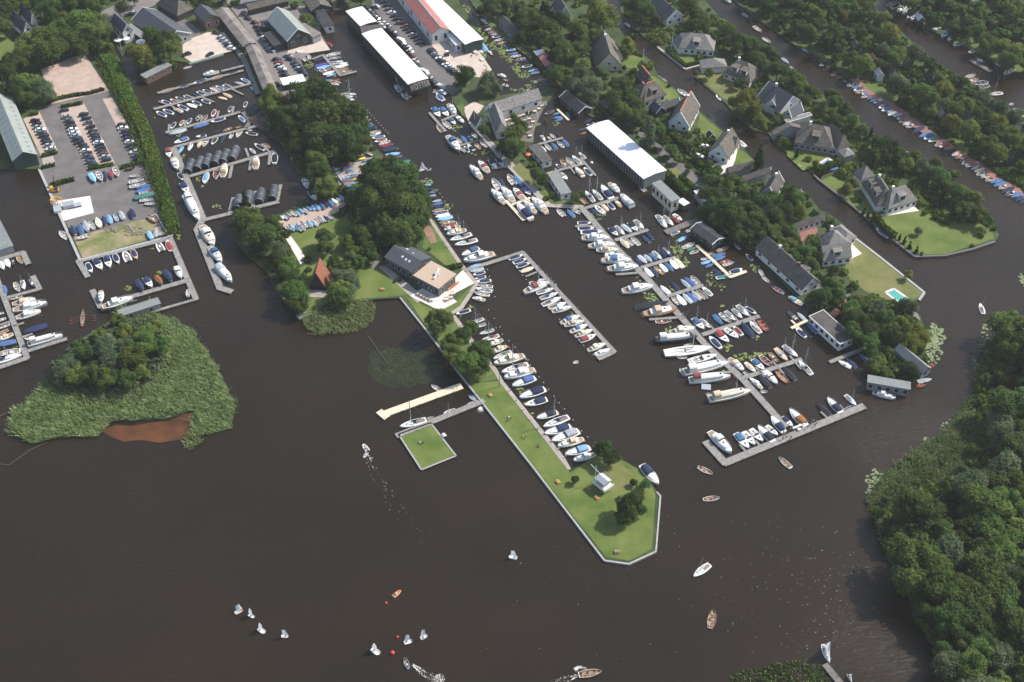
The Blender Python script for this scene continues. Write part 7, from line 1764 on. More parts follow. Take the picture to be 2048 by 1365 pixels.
557.6 430.9 567.8 436.7 cww;566.4 427.9 576.6 438.2 dgg;573.7 425 583.9 430.9 dww;581 420.6 592.7 430.9 oww;591.3 422.1 600.1 430.9 cll;597.1 417.7 607.4 425 cll;605.9 416.2 616.2 426.5 cgg;611.8 411.8 622 419.2 cll;620.6 407.4 629.4 419.2 cll;629.4 407.4 639.6 419.2 cll;639.6 406 649.9 417.7 cbb;648.4 403 657.2 413.3 cnn;657.2 400.1 667.4 411.8 cbb;663 397.2 674.8 406 cww;671.8 395.7 680.6 401.6 cww;677.7 389.9 687.9 400.1 cbl
R on the gravel strip, lower row
570.8 452.8 579.5 461.6 dww;575.2 448.5 586.9 458.7 dww;579.5 449.9 588.3 461.6 cll;589.8 451.4 595.7 460.2 cbb;592.7 448.5 603 458.7 cbb;600.1 442.6 605.9 461.6 dww;611.8 441.1 617.6 454.3 dww;614.7 441.1 625 452.8 cbl;623.5 439.7 635.2 451.4 cgg;630.8 435.3 641.1 447 dwt;633.7 432.3 644 445.5 dww;644 430.9 654.3 442.6 dww;648.4 432.3 658.6 441.1 cnn;655.7 430.9 666 438.2 dww
R on the lower dinghy yard racks
663 319.5 679.2 322.5 cgg;664.5 325.4 682.1 328.3 cgg;685 331.3 664.5 334.2 dww;683.6 335.7 667.4 340.1 cll;689.4 343 673.3 347.4 dww;696.7 347.4 676.2 353.2 dww;699.7 351.8 679.2 357.6 dww;701.1 354.7 682.1 362 cbb;702.6 360.6 685 365 crr;705.5 363.5 687.9 369.4 dtt;699.7 329.8 683.6 335.7 cuu;704.1 334.2 686.5 338.6 dww;707 340.1 690.9 343 cbb;709.9 344.5 695.3 348.8 dww;715.8 348.8 699.7 354.7 cbb;717.2 356.2 702.6 360.6 cyy;712.8 363.5 692.3 370.8 dll;709.9 369.4 690.9 372.3 dgl;740.7 323.9 721.6 331.3 dgg;745.1 316.6 736.3 322.5 cbb
R on the lawn edge by the dinghy yard
733.4 304.9 743.6 309.3 oww;715.8 312.2 727.5 309.3 dgg;715.8 319.5 730.4 315.2 cyy;727.5 321 733.4 321 dll;704.1 325.4 686.5 326.9 cyy
R beside the floating lawn island
936.7 791.6 957.6 801.3 dlg;933.5 810.9 949.6 804.5 dww;886.7 827.1 910.9 819 swt;854.5 836.7 869 836.7 dww;799.6 854.5 852.8 840 Swk;862.5 770.6 880.3 780.3 dww
R at the tip of the mown peninsula
1317.3 970.7 1283.7 931.2 Mwn
R sailing or cruising on open water
1386.7 1153.8 1419.5 1129.2 swt;1427.7 1219.5 1419.5 1257.7 Pot;1203.5 1342.5 1157 1350.7 Ptg;1557.5 914.7 1582.1 935.8 Pwr;1425.7 948.1 1395.8 934 Pwo;1439.8 995.5 1406.4 999.1 Pwb;1960 607 1967 628 swr;808.4 1315 817.3 1337.4 Pll;801.6 1180.2 785.9 1193.7 rxx;726 888 736 902 rww;837.4 342.7 853.2 336.1 Zww;862.4 337.4 853.2 341.4 Pww;1659.1 1326.7 1645.6 1289.1 Zww;1704.1 1364.2 1695.1 1349.2 Zww
R among the red buoys
469.2 1227.4 484.9 1218.4 jor;507.4 1234.1 498.4 1229.6 jeg;529.8 1265.6 516.4 1256.6 jww;561.3 1272.3 577 1272.3 jrr;758.9 1308.2 743.2 1297 jww;824.1 1281.3 808.4 1285.8 jww;853.3 1270.1 842.1 1276.8 jww;1017.6 1112.8 1034 1115.5 jww
R in the open channel with a rowing crew
167 617.1 164.1 653.7 Gor
"""
# ================================================================ boats from the survey
def all_boats():
    for blk in BOATS.strip().split('R ')[1:]:
        place, body = blk.split('\n', 1)
        its = []
        for e in body.replace('\n', ';').split(';'):
            e = e.split()
            if len(e) < 5: continue
            x0, y0, x1, y1 = map(float, e[:4]); k, a, b = e[4]
            z = 1.1 if ('hauled' in place or 'storage quay' in place or 'storage lawn' in place and 'below' not in place) else (.9 if 'gravel strip' in place or 'racks' in place or 'dinghy yard' in place else .0)
            if z and 'corner' in place: z = 0
            p0, p1 = P(x0, y0, z + .4), P(x1, y1, z + .4)
            p0.z = p1.z = z
            L = (p0 - p1).length
            its.append(dict(px=(x0 + x1) / 2, py=(y0 + y1) / 2, desc=describe(k, a, b, L), d=(k, a, b, p0, p1), z=z))
        number_row(its, place)
        for it in its:
            k, a, b, p0, p1 = it['d']
            r = boat(k, a, b, p0, p1, it['label'], 'boats ' + place)
            if it['z']:
                L = (p0 - p1).length
                # cradle or trailer it stands on, a thing of its own
                def cr():
                    mb = MB()
                    for x in (-.3, .22):
                        mb.box(x - .02, x + .02, -.36, .36, .0, .12)
                        for s in (-.3, .3): mb.box(x - .02, x + .02, s - .04, s + .04, -.0, .7)
                    mb.box(-.45, .6, -.03, .03, .05, .15)
                    return mb.mesh('boat_trailer', [ALU])
                t = obj('boat_trailer', cached(('trailer',), cr), None, (r.location.x, r.location.y, .5))
                t.rotation_euler = (0, 0, r.rotation_euler.z); t.scale = (L, r.scale[1], max(it['z'] - .5, .3))
                tag(t, ' '.join(('trailer under ' + it['label']).split()[:16]), 'trailer', 'trailers and cradles ' + place)
all_boats()
seat_people()
# ================================================================ cars
Z0 = .545
car_rows('''
70 241 104 303 18 -3 kkgwGkkkgwn in the left bays of the west car park
129 220 158 285 17 -3 k-gGkkwwgkk in the second column of the west car park
165 290 185 329 17 -3 kkwkGnGk in the second column, lower half
167 228 181 254 18 -4 kkGk in the third column, upper part
185 262 213 319 18 -4 kGknwkkkrgk in the third column, lower part
243 249 276 317 18 -3 kwknnwkGwGk along the reed hedge of the west car park
258 29 284 22 16 -3 kgk by the road behind the slate shed
433 65 463 96 15 4 k-gggkw on the pale slip apron
373 108 373 108 14 -4 k beside the dark tree on the slip apron
419 108 419 108 14 -6 k alone on the pale slip apron
489 25 497 36 10 6 gk beside the long low shed
510 45 541 100 15 6 krkkw-gg in the angled row below the dark annex
555 119 571 155 16 3 krgwkk- in the inner bays by the brown roofed shed
577 112 608 148 17 3 gk-kGgkk beside the small basin
584 118 606 138 17 4 kGkk in the second basin row
738 18 765 52 12 6 kgkGk-ww in the bays above the long white roof
771 47 802 82 14 7 wkGkk-W beside the upper long white roof
812 91 842 140 14 7 wkgrkwGkw beside the middle of the long white roof
850 145 886 184 14 7 WGkkw beside the lower end of the long white roof
880 174 882 178 18 5 W beside the black lettered panel
752 13 752 13 12 4 g alone at the head of the east car park
768 4 800 45 18 -2 kkGwkkG in front of the white workshop, upper row
806 46 842 85 18 -2 krkkgkkk in front of the white workshop, lower row
862 100 910 146 19 3 kkgGwkkwwGkk in the right hand row of the east car park
1166 108 1176 105 5 12 ww on the drive of the cream villa
1389 309 1400 312 18 6 ww on the drive of the white walled villa
1408 292 1408 292 18 -4 w behind the white walled villa
555 4 555 4 10 6 k near the thatched long shed
''', Z0)
# ================================================================ small things
def poly_parasol(x, y, r, c, lab, grp, h=2.6, z=.55):
    q = P(x, y, z + h)
    t = thing('parasol', lab, 'parasol', (q.x, q.y, z), 0, grp)
    mb = MB(); n = 8
    mb.add([(0, 0, h + .5)] + [(r * math.cos(i * math.pi / 4), r * math.sin(i * math.pi / 4), h) for i in range(n)], [(0, i + 1, (i + 1) % n + 1) for i in range(n)])
    obj('canopy', mb.mesh('canopy', [canvas(c)]), t)
    obj('pole', MB().tube((0, 0, 0), (0, 0, h + .4), .05).mesh('pole', [TRIM]), t)
for it in [(236, 80, 'leftmost'), (252, 77, 'middle'), (259, 69, 'upper'), (281, 84, 'rightmost')]:
    poly_parasol(it[0], it[1], 1.9 if it[0] < 270 else 2.3, 'w', f'{it[2]} big white parasol on the cafe terrace', 'white parasols at the cafe')
poly_parasol(1056, 309, 1.15, 'x', 'round orange parasol between tree and flat brown houseboat', None)
for i, (x, y) in enumerate(((1051, 228), (1057, 232), (1054, 241), (1050, 253), (1092, 213), (1074, 238), (1073, 232), (1064, 258), (1044, 252))):
    t = obj('closed_parasol', cached(('cpar',), lambda: MB().tube((0, 0, 0), (0, 0, 1.0), .05).tube((0, 0, .9), (0, 0, 2.2), .24, .16, 8).tube((0, 0, 2.2), (0, 0, 2.9), .16, .02, 8).mesh('closed_parasol', [canvas('w')])), None, P(x, y, .55))
    tag(t, f'{ORD[i]} folded white parasol from left on the restaurant terrace' if i else 'leftmost folded white parasol on the restaurant terrace', 'parasol', 'folded parasols on the restaurant terrace')
for i, (x, y) in enumerate(((858, 583), (863, 586))):
    t = obj('closed_parasol', CACHE[('cpar',)], None, P(x, y, .55)); tag(t, ['left', 'right'][i] + ' folded white parasol on the clubhouse terrace', 'parasol', 'folded parasols at the clubhouse')
def tables(spots, place, top='T'):
    def mk(): return MB().box(-.8, .8, -.45, .45, .68, .74).box(-.08, .08, -.08, .08, 0, .7).mesh('table', [mat('table_top', (.62, .52, .40), .6, rnd=.3)])
    def ch():
        mb = MB()
        mb.box(-.22, .22, -.22, .22, .40, .46); mb.box(-.22, .22, .18, .22, .46, .9)
        for a in (-.2, .17):
            for b in (-.2, .17): mb.box(a, a + .03, b, b + .03, 0, .42)
        return mb.mesh('chair', [mat('chair_grey', (.35, .33, .31), .6, rnd=.5)])
    its = [dict(px=x, py=y, desc='terrace table') for x, y in spots]; number_row(its, place)
    for it in its:
        q = P(it['px'], it['py'], .55)
        t = thing('terrace_table', it['label'], 'table', q, .25, 'tables ' + place)
        obj('tabletop', cached(('tt',), lambda: MB().box(-.8, .8, -.45, .45, .68, .74).mesh('tabletop', [mat('table_top', (.62, .52, .40), .6, rnd=.3)])), t)
        obj('leg', cached(('tl',), lambda: MB().box(-.08, .08, -.08, .08, 0, .7).box(-.3, .3, -.3, .3, 0, .05).mesh('leg', [RUB])), t)
        for k, (dx, dy, rz) in enumerate(((-.4, .8, 0), (.4, .8, 0), (-.4, -.8, math.pi), (.4, -.8, math.pi))):
            c = Matrix.Rotation(.25, 3, 'Z') @ Vector((dx, dy, 0))
            o = obj('terrace_chair', cached(('tc',), ch), None, q + c); o.rotation_euler = (0, 0, .25 + rz)
            tag(o, ('chair at the ' + it['label']), 'chair', 'chairs ' + place)
tables([(1012 + 7 * i, 243 - 2.2 * i) for i in range(6)] + [(1018 + 8 * i, 253 - 2.6 * i) for i in range(6)] + [(1046, 262), (1054, 268), (1060, 257), (1060, 274), (1070, 225), (1078, 220), (1084, 214), (1066, 246)], 'on the restaurant terrace')
tables([(838 + 6 * i, 590 + 3 * i) for i in range(5)] + [(893, 601), (902, 597), (906, 590)], 'on the clubhouse terrace')
for i in range(6):
    q = P(899 + 3.2 * i, 580 - 2.3 * i, .55)
    t = thing('terrace_bench', f'{ORD[i]} orange-brown bench from left against the clubhouse wall' if i else 'leftmost orange-brown bench against the clubhouse wall', 'bench', q, .9, 'wooden benches against the clubhouse wall')
    obj('seat', cached(('bs',), lambda: MB().box(-.8, .8, -.2, .2, .42, .48).mesh('seat', [mat('bench_orange', (.55, .22, .07), .6)])), t)
    obj('backrest', cached(('bb',), lambda: MB().box(-.8, .8, .18, .24, .48, .95).mesh('backrest', [MATS['bench_orange']])), t)
    obj('leg', cached(('bl',), lambda: MB().box(-.7, -.6, -.2, .2, 0, .42).mesh('leg', [MATS['bench_orange']])), t); obj('leg', CACHE[('bl',)], t, (1.3, 0, 0))
for x, y, rz, lab in ((981, 792, -1.0, 'orange picnic bench near the lamp post on the peninsula'), (1116, 965, -1.0, 'orange picnic bench left of the small tree'), (1194, 997, -.75, 'orange picnic bench below the white hut'), (1177, 979, -.8, 'shaded brown picnic bench left of the white hut'), (765, 580, -.1, 'orange picnic bench on the lawn left of the clubhouse'), (1234, 1105, 0.1, 'dark picnic bench near the tip of the peninsula'), (888, 872, -1, 'small white bench block on the floating lawn rim')):
    q = P(x, y, .6)
    t = thing('picnic_bench', lab, 'bench', q, rz, None, (.72, .72, .8))
    m = mat('bench_bright', (.50, .24, .07), .6) if 'orange' in lab else (TRIM if 'white' in lab[:12] else TEAK)
    obj('tabletop', MB().box(-1.1, 1.1, -.38, .38, .70, .76).mesh('tabletop', [m]), t)
    for s in (-1, 1):
        obj('seat', MB().box(-1.1, 1.1, s * .75 - .15, s * .75 + .15, .42, .48).mesh('seat', [m]), t)
        obj('leg', MB().box(s * .8 - .05, s * .8 + .05, -.85, .85, .36, .42).box(s * .8 - .05, s * .8 + .05, -.6, -.5, 0, .7).box(s * .8 - .05, s * .8 + .05, .5, .6, 0, .7).mesh('leg', [m]), t)
# people on lawns and the outer jetty
pl = [(840, 887, 'w', 'sit'), (845, 889, 'k', 'sit'), (848, 887, 'n', 'sit'), (1018, 837, 'w', 'sit'), (1022, 840, 'k', 'sit'), (1016, 843, 'g', 'sit'), (1046, 876, 'y', 'sit'), (1050, 878, 'k', 'sit'), (1076, 892, 'k', 'sit'), (1080, 894, 'g', 'sit'), (1240, 1106, 'w', 'sit')]
its = [dict(px=x, py=y, desc=f'person in {SHN[c]} top sitting', c=c, p=p) for x, y, c, p in pl]
number_row(its, 'on the mown grass')
for it in its: person(it['p'], it['c'], P(it['px'], it['py'], .55) + Vector((0, 0, .42)), random.uniform(0, 6), it['label'], 'people on the grass')
pl = [(1566, 868, 'r'), (1569, 861, 'w'), (1572, 876, 'c'), (1577, 869, 'k'), (1565, 880, 'r'), (1581, 879, 'k'), (1622, 850, 'g'), (1626, 846, 'w'), (1630, 853, 'r'), (1633, 848, 'w'), (1615, 858, 'k'), (1580, 862, 'y'), (1373, 633, 'r'), (1369, 637, 'k'), (1376, 628, 'r'), (1365, 633, 'w')]
its = [dict(px=x, py=y, desc=f'person in {SHN[c]} top standing', c=c) for x, y, c in pl]
number_row([i for i in its if i['px'] > 1500], 'on the outer T jetty'); number_row([i for i in its if i['px'] < 1500], 'on the spine jetty')
for it in its: person('stand', it['c'], P(it['px'], it['py'], .62) + Vector((0, 0, .92)), random.uniform(0, 6), it['label'], 'people standing on the jetties')
for i, (x, y) in enumerate(((1588, 858), (1594, 856), (1600, 853), (1606, 850), (1598, 861))):
    t = obj('box_crate', cached(('crate',), lambda: MB().box(-.5, .5, -.35, .35, 0, .6).box(-.54, .54, -.39, .39, .6, .68).mesh('box_crate', [DECKW])), None, P(x, y, .63)); t.rotation_euler = (0, 0, .4)
    tag(t, f'{ORD[i]} white equipment box from left on the outer T jetty' if i else 'leftmost white equipment box on the outer T jetty', 'box', 'white boxes on the outer jetty')
# the white hut on stilts with its signal mast
q = P(1206, 978, .5)
t = thing('lookout_hut', 'white lookout hut on a raised platform at the peninsula tip', 'hut', (q.x, q.y, .5), 0)
a, b, c = P(1191, 957, 4.6), P(1208, 971, 4.6), P(1223, 962, 4.6)
d = (b - a); L = d.length; d.normalize(); n = Vector((-d.y, d.x, 0)); n = n if (c - b).dot(n) > 0 else -n; W = abs((c - b).dot(n))
ang = math.atan2(d.y, d.x); o0 = a - Vector((q.x, q.y, .5)); 
def H(u, v, z): return (o0.x + d.x * u + n.x * v, o0.y + d.y * u + n.y * v, z)
def hbox(u0, u1, v0, v1, z0, z1, mb):
    return mb.add([H(u0, v0, z0), H(u1, v0, z0), H(u1, v1, z0), H(u0, v1, z0), H(u0, v0, z1), H(u1, v0, z1), H(u1, v1, z1), H(u0, v1, z1)], [(0, 3, 2, 1), (4, 5, 6, 7), (0, 1, 5, 4), (1, 2, 6, 5), (2, 3, 7, 6), (3, 0, 4, 7)])
obj('wall', hbox(.3, L - .3, .3, W - .3, 1.9, 4.1, MB()).mesh('wall', [WALL['w']]), t)
obj('window', hbox(.24, L - .24, .26, W - .24, 2.8, 3.6, MB()).mesh('window', [PANE]), t)
mb = MB(); mb.add([H(-.2, -.2, 4.1), H(L + .2, -.2, 4.1), H(L + .2, W + .2, 4.1), H(-.2, W + .2, 4.1), H(-.2, W / 2, 5.0), H(L + .2, W / 2, 5.0)], [(0, 1, 5, 4), (2, 3, 4, 5), (0, 4, 3), (1, 2, 5), (3, 2, 1, 0)])
obj('roof', mb.mesh('roof', [mat('hut_roof', (.42, .44, .46), .6)]), t)
obj('platform', hbox(-.6, L + 1.0, -.6, W + .6, 1.7, 1.9, MB()).mesh('platform', [DECKW]), t)
obj('railing', hbox(L + .9, L + 1.0, -.6, W + .6, 1.9, 2.9, hbox(-.6, L + 1, -.65, -.55, 1.9, 2.9, MB())).mesh('railing', [TRIM]), t)
for u, v in ((0, 0), (L, 0), (L, W), (0, W)):
    obj('stilt', hbox(u - .12, u + .12, v - .12, v + .12, 0, 1.75, MB()).mesh('stilt', [TEAK]), t)
q = P(1190, 966, .5)
t = thing('signal_mast', 'white signal mast with slanting yard beside the lookout hut', 'mast', q)
obj('pole', MB().tube((0, 0, 0), (0, 0, 8.5), .10, .07).mesh('pole', [TRIM]), t)
obj('yard', MB().tube((-1.6, 1.2, 7.6), (3.2, -1.6, 3.6), .07, .06).mesh('yard', [TRIM]), t)
for x, y, h, lab in ((999, 773, 8.6, 'dark lamp post where the peninsula lawn begins'), (1343, 100, 9, 'white flagpole on the curved villa lawn'), (1285, 135, 9, 'white flagpole on the long canal lawn'), (950, 258, 9, 'white flagpole at the restaurant quay'), (906, 238, 9, 'slim flagpole at the slip corner'),
                     (243, 100, 7, 'white flagpole on the cafe point')):
    q = P(x, y, .5); t = thing('lamp_post' if 'lamp' in lab else 'flagpole', lab, 'lamp post' if 'lamp' in lab else 'flagpole', q)
    m = mat('post_dark', (.05, .05, .05), .7) if 'dark' in lab else TRIM
    obj('pole', MB().tube((0, 0, 0), (0, 0, h), .12, .08).mesh('pole', [m]), t)
    obj('lamp_head' if 'lamp' in lab else 'finial', (MB().box(-.5, .5, -.15, .15, h, h + .2) if 'lamp' in lab else MB().tube((0, 0, h), (0, 0, h + .15), .12)).mesh('lamp_head', [m]), t)
# mooring posts: white topped piles off the berths
mp = []
for x0, y0, x1, y1, n in ((693, 168, 712, 200, 5), (735, 227, 776, 272, 10), (875, 385, 900, 424, 6), (920, 452, 974, 536, 6), (975, 545, 990, 600, 5), (966, 609, 1000, 660, 4), (992, 662, 1056, 726, 6), (1052, 725, 1078, 760, 4), (1087, 771, 1118, 812, 4), (1129, 824, 1163, 868, 3), (1175, 880, 1186, 898, 2), (1025, 530, 1052, 565, 5), (1058, 575, 1096, 622, 6), (1106, 631, 1158, 687, 5), (1167, 697, 1186, 716, 2), (1019, 785, 1076, 862, 5), (1090, 872, 1131, 918, 4)):
    for i in range(n):
        u = i / max(n - 1, 1); mp.append((x0 + (x1 - x0) * u, y0 + (y1 - y0) * u))
pile = MB().tube((0, 0, -1), (0, 0, 1.3), .13, .12, 7).mesh('pile', [POST]); cap = MB().tube((0, 0, 1.3), (0, 0, 1.55), .16, .12, 7).mesh('cap', [TRIM])
its = [dict(px=x, py=y, desc='white capped mooring post') for x, y in mp]
for k, lo_, hi in (('off the upper clubhouse quay', 0, 480), ('off the lower clubhouse quay', 480, 700), ('off the peninsula berths', 700, 2000)):
    sub = [i for i in its if lo_ <= i['py'] < hi and not (1020 < i['px'] and i['py'] < 722)]
    number_row(sub, k)
number_row([i for i in its if 1020 < i['px'] and i['py'] < 722 and 'label' not in i], 'off the long mid jetty')
for it in its:
    if 'label' not in it: it['label'] = 'white capped mooring post between the quays'
    t = thing('mooring_post', it['label'], 'mooring post', P(it['px'], it['py'], 0), 0, 'white capped mooring posts')
    obj('pile', pile, t); obj('cap', cap, t)
# buoys
def ball(r, n=10):
    mb = MB(); rows = [[(r * math.sin(math.pi * i / 8) * math.cos(2 * math.pi * j / n), r * math.sin(math.pi * i / 8) * math.sin(2 * math.pi * j / n), r * math.cos(math.pi * i / 8) + r * .35) for j in range(n)] for i in range(9)]
    mb.grid(rows, close=True); return mb
BR = mat('buoy_red', (.62, .04, .03), .4)
for x, y, r, lab in ((772, 1207, .42, 'small red buoy below the orange boat'), (795, 1275, .42, 'small red buoy left of the two close dinghies'), (785, 1307, .68, 'large red buoy beside the blue safety boat'), (1183, 327, .7, 'white round buoy left of the huge white boathouse')):
    t = thing('buoy', lab, 'buoy', P(x, y, 0)); obj('float', ball(r).mesh('float', [BR if 'red' in lab else TRIM], True), t); obj('top_ring', MB().tube((0, 0, r * 1.3), (0, 0, r * 1.3 + .12), .07).mesh('top_ring', [RUB]), t)
t = thing('buoy', 'tiny blue buoy near the lone sailing dinghy', 'buoy', P(1041, 1128, 0)); obj('float', ball(.3).mesh('float', [paint('b')], True), t)
# pools
def pool(x4, lab, water):
    W = [P(x, y, .58) for x, y in x4]; c = sum(W, Vector()) / 4
    t = thing('swimming_pool', lab, 'pool', (c.x, c.y, .5))
    mb = MB()
    for a, b in zip(W, W[1:] + W[:1]): mb.obox(a - t.location, b - t.location, .9, .0, .12)
    obj('surround', mb.mesh('surround', [G['white']]), t)
    obj('water', MB().prism([(p.x - t.location.x, p.y - t.location.y) for p in W], .0, .07).mesh('water', [water]), t)
pool([(1771, 585), (1788, 578), (1817, 598), (1802, 609)], 'turquoise swimming pool on the lawn at the canal corner', mat('pool_turquoise', (.08, .36, .31), .06))
pool([(1634, 330), (1655, 317), (1670, 324), (1643, 335)], 'blue covered swimming pool beside the long bungalow', mat('pool_cover_blue', (.24, .32, .52), .3))
pool([(1427, 334), (1436, 330), (1450, 343), (1440, 348)], 'rounded blue pool beside the white walled villa', mat('pool_cover_blue', (.24, .32, .52), .3))
# yellow crane, travel lift and tanks on the west quay
YEL = mat('machine_yellow', (.70, .36, .03), .5, var=.1, scale=1)
q = P(109, 383, .52)
t = thing('mobile_crane', 'yellow quay crane with upright black jib behind the white slab', 'crane', q, .2, None, (.8, .8, .8))
obj('chassis', MB().box(-2.2, 2.2, -1.2, 1.2, .5, 1.3).mesh('chassis', [YEL]), t)
cb = obj('cab', MB().box(-1.9, -.2, -1.0, 1.0, 1.3, 2.8).mesh('cab', [YEL]), t); obj('window', MB().box(-1.95, -.15, -.8, .8, 1.9, 2.6).mesh('window', [GLASS]), cb)
obj('counterweight', MB().box(.4, 2.0, -1.0, 1.0, 1.3, 2.2).mesh('counterweight', [RUB]), t)
obj('jib', MB().tube((1.0, 0, 2.0), (1.4, .4, 9.5), .28, .16, 6).mesh('jib', [RUB]), t)
for x in (-1.5, 1.5):
    for y in (-1.2, 1.2): obj('wheel', MB().tube((x, y - .2, .5), (x, y + .2, .5), .5, .5, 10).mesh('wheel', [RUB]), t)
q = P(114, 408, .52)
t = thing('travel_lift', 'yellow travel lift frame at the edge of the white slab', 'boat lift', q, -.35, None, (.6, .6, .6))
for y in (-2.2, 2.2): obj('beam', MB().box(-3, 3, y - .25, y + .25, 3.6, 4.2).mesh('beam', [YEL]), t)
for x in (-2.8, 2.8):
    for y in (-2.2, 2.2): obj('leg', MB().box(x - .22, x + .22, y - .22, y + .22, 0, 3.7).mesh('leg', [YEL]), t)
obj('crossbar', MB().box(-3.0, -2.5, -2.2, 2.2, 3.6, 4.1).mesh('crossbar', [YEL]), t)
for x, y, l, w_, h, c, lab in ((138, 414, 4.2, 3.0, 1.6, 'g', 'grey shed box standing on the white slab'), (150, 413, 5, 2.4, .7, 'G', 'low heap of rubble beside the grey box'), (116, 420, 3, 4.5, .9, 'c', 'cream container on the slab edge')):
    t = thing('storage_box', lab, 'box', P(x, y, .56), .35); obj('body', MB().box(-l / 2, l / 2, -w_ / 2, w_ / 2, 0, h).mesh('body', [paint(c)]), t); obj('lid', MB().box(-l / 2 - .05, l / 2 + .05, -w_ / 2 - .05, w_ / 2 + .05, h, h + .1).mesh('lid', [paint('g')]), t)
mb = MB(); g = random.Random(4)
for i in range(90):
    x, y = (258 + g.uniform(-1, 30), 458 + g.uniform(-4, 14)) if i < 60 else (218 + g.uniform(-6, 16), 461 + g.uniform(-4, 4))
    a = P(x, y, .55 + g.uniform(0, .5)); an = g.uniform(0, 3.1); b = a + Vector((math.cos(an) * 2, math.sin(an) * 2, g.uniform(-.2, .2)))
    mb.obox(a, b, .12, a.z, a.z + .12)
tag(obj('scrap_timber', mb.mesh('scrap_timber', [mat('old_timber', (.30, .26, .22), .9, var=.3, scale=1)])), 'heap of old trailer frames and timber on the storage lawn', 'scrap', None, 'stuff')
q = P(1224, 10, .5)
# tractor on the hall apron
q = P(894, 111, .53); t = thing('tractor', 'small yellow and white tractor on the pale hall apron', 'tractor', q, 1.9)
obj('bonnet', MB().box(.1, 1.5, -.4, .4, .5, 1.2).mesh('bonnet', [YEL]), t); obj('cab', MB().box(-1.0, .2, -.6, .6, .6, 2.3).mesh('cab', [GLASS]), t); obj('roof', MB().box(-1.1, .3, -.7, .7, 2.3, 2.45).mesh('roof', [DECKW]), t)
for x, r in ((-.6, .65), (1.1, .42)):
    for y in (-.7, .7): obj('wheel', MB().tube((x, y - .15, r), (x, y + .15, r), r, r, 10).mesh('wheel', [RUB]), t)
t = thing('floating_deck', 'small square grey float left of the red trimmed barge', 'raft', P(1412, 776, 0), -.1)
obj('deck', MB().box(-1.6, 1.6, -1.3, 1.3, .1, .5).mesh('deck', [paint('g')]), t)
t = thing('work_raft', 'rusty sunken work raft left of the reed island', 'raft', P(224, 663, 0), -1.2)
obj('hull', MB().box(-4, 4, -1.2, 1.2, -.2, .4).mesh('hull', [mat('rust_dark', (.08, .045, .035), .9, var=.3, scale=1)]), t); obj('deck', MB().box(-3.7, 3.7, -1.0, 1.0, .4, .46).mesh('deck', [mat('rust', (.17, .08, .055), .9, var=.4, scale=1)]), t)
# wooden dam with slanted planks at the pool garden corner
t = thing('boardwalk', 'weathered slatted boardwalk behind the pool garden willows', 'boardwalk', P(1815, 630, 0))
mb = MB(); a0, b0 = P(1778, 620, .8), P(1842, 642, .8); nn = (P(1830, 626, .8) - P(1836, 640, .8))
for i in range(22):
    p = a0 + (b0 - a0) * (i / 22); mb.obox(p - t.location, p + nn - t.location, .55, .7, .85)
obj('planks', mb.mesh('planks', [PLANK]), t)
# pond barrier
strip('pond_barrier', pp('736,672 775,728'), .3, -.4, .35, POST, 'dark row of stakes across the reed pond', 'barrier')
strip('boom', pp('0,832 20,822'), .3, -.3, .3, POST, 'dark floating beam left of the reed island', 'barrier')
strip('boom', pp('0,928 18,930 60,900 95,884'), .25, -.3, .15, POST, 'dark floating line below the reed island', 'barrier')
# ---------------------------------------------------------------- foam, wakes and painted sun glints
FOAM_GLINT = bpy.data.materials.new('foam'); FOAM_GLINT.use_nodes = True; t_ = FOAM_GLINT.node_tree; b_ = t_.nodes['Principled BSDF']
b_.inputs['Base Color'].default_value = (.62, .60, .56, 1); b_.inputs['Roughness'].default_value = .9  # one whitish colour for wake foam and the painted sun glints
def wake(pts, w0, w1, n, lab, seed):
    g = np.random.default_rng(seed); V = []
    W = [P(x, y, .02) for x, y in pts]
    for i in range(n):
        u = g.uniform(0, 1) ** 1.3 * (len(W) - 1); k = min(int(u), len(W) - 2); f = u - k
        p = W[k] + (W[k + 1] - W[k]) * f; d = (W[k + 1] - W[k]).normalized(); nn = Vector((-d.y, d.x, 0)); ww = w0 + (w1 - w0) * u / (len(W) - 1)
        e = g.normal() * ww * .35; p = p + nn * (g.choice((-1, 1)) * ww * .5 + e * .4) if w1 > w0 * 1.5 and g.uniform() < .7 else p + nn * e
        s = g.uniform(.03, .10) * (1.2 - .7 * u / (len(W) - 1)); a = math.atan2(d.y, d.x) + g.normal() * .25; l = g.uniform(1, 4) * s
        c, q = math.cos(a), math.sin(a); z = g.uniform(.012, .03)
        V += [(p.x + c * l, p.y + q * l, z), (p.x - q * s, p.y + c * s, z), (p.x - c * l, p.y - q * l, z), (p.x + q * s, p.y - c * s, z)]
    o = obj('wake', quads_mesh('wake', np.array(V), FOAM_GLINT)); tag(o, lab, 'wake', None, 'stuff')
wake([(733, 903), (745, 945), (775, 985), (800, 1030), (860, 1080)], .6, 5, 90, 'thin foam wake behind the small white motorboat', 1)
wake([(728, 915), (733, 905), (738, 914), (745, 918)], .7, .7, 120, 'white bow wave around the small motorboat', 12)
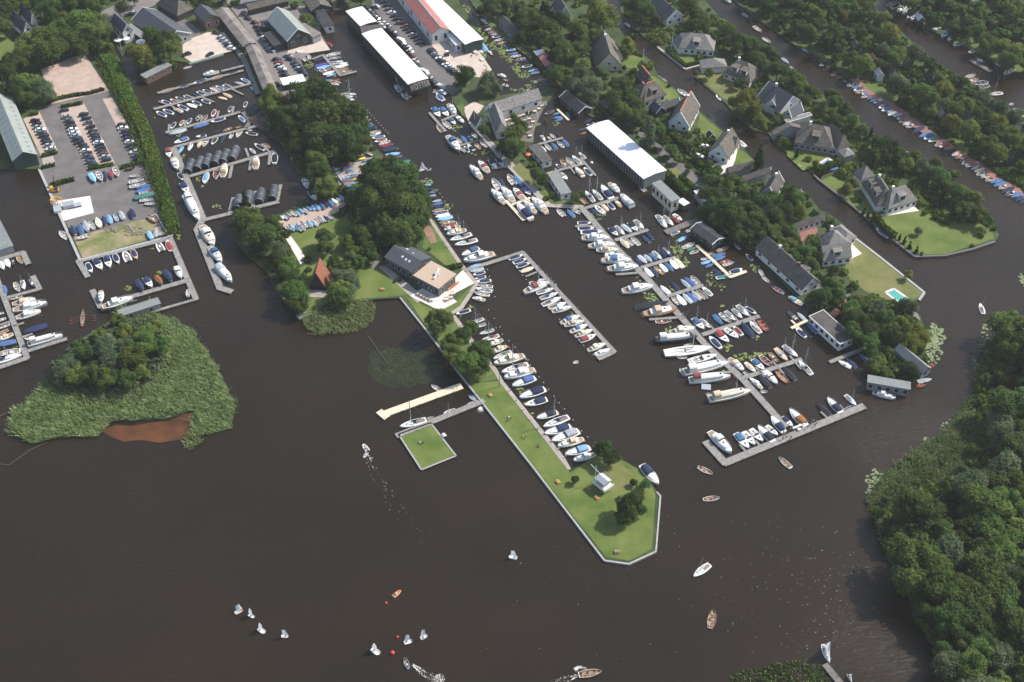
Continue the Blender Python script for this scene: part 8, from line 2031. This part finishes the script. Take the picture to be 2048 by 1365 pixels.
wake([(826, 1330), (850, 1348), (885, 1368)], .5, 2, 200, 'churned foam trail of the blue safety boat', 2)
wake([(885, 1362), (875, 1350), (868, 1366)], 2, 2, 160, 'patch of white churned water at the bottom edge', 13)
wake([(1155, 1352), (1130, 1360), (1100, 1372)], .6, 2, 110, 'foam trail behind the full open boat at the bottom', 3)
wake([(1150, 1340), (1160, 1334), (1175, 1338)], 1.0, .6, 160, 'curl of foam beside the full open boat', 15)
wake([(960, 815), (965, 819), (955, 822)], 1.4, 1.8, 300, 'white splash at the foot of the narrow grey jetty', 5)
# sun glitter painted as small white flecks on the open water
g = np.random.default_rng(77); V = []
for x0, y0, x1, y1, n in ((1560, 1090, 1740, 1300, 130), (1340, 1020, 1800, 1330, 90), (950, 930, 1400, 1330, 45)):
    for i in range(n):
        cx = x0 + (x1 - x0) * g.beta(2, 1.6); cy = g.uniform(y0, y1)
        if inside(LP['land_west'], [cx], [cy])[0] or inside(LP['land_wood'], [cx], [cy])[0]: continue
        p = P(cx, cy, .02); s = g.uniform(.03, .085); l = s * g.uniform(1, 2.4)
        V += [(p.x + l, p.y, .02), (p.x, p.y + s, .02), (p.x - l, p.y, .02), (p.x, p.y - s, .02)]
tag(obj('sun_glints', quads_mesh('sun_glints', np.array(V), FOAM_GLINT)), 'loose white flecks sprinkled over the open water', 'foam', None, 'stuff')  # painted sun glints, filed under foam
# ================================================================ haze
hz = MB().box(-1500, 1500, -400, 2300, -3, CH + 25).mesh('haze', [])
ho = obj('haze', hz); tag(ho, 'pale summer haze over the whole marina', None, None, 'stuff')
HM = bpy.data.materials.new('haze'); HM.use_nodes = True; t_ = HM.node_tree; t_.nodes.clear()
pv = t_.nodes.new('ShaderNodeVolumePrincipled'); pv.inputs['Color'].default_value = (.90, .90, .90, 1); pv.inputs['Density'].default_value = .000085; pv.inputs['Anisotropy'].default_value = .2
ou = t_.nodes.new('ShaderNodeOutputMaterial'); t_.links.new(pv.outputs[0], ou.inputs['Volume']); ho.data.materials.append(HM)
S.cycles.volume_bounces = 0
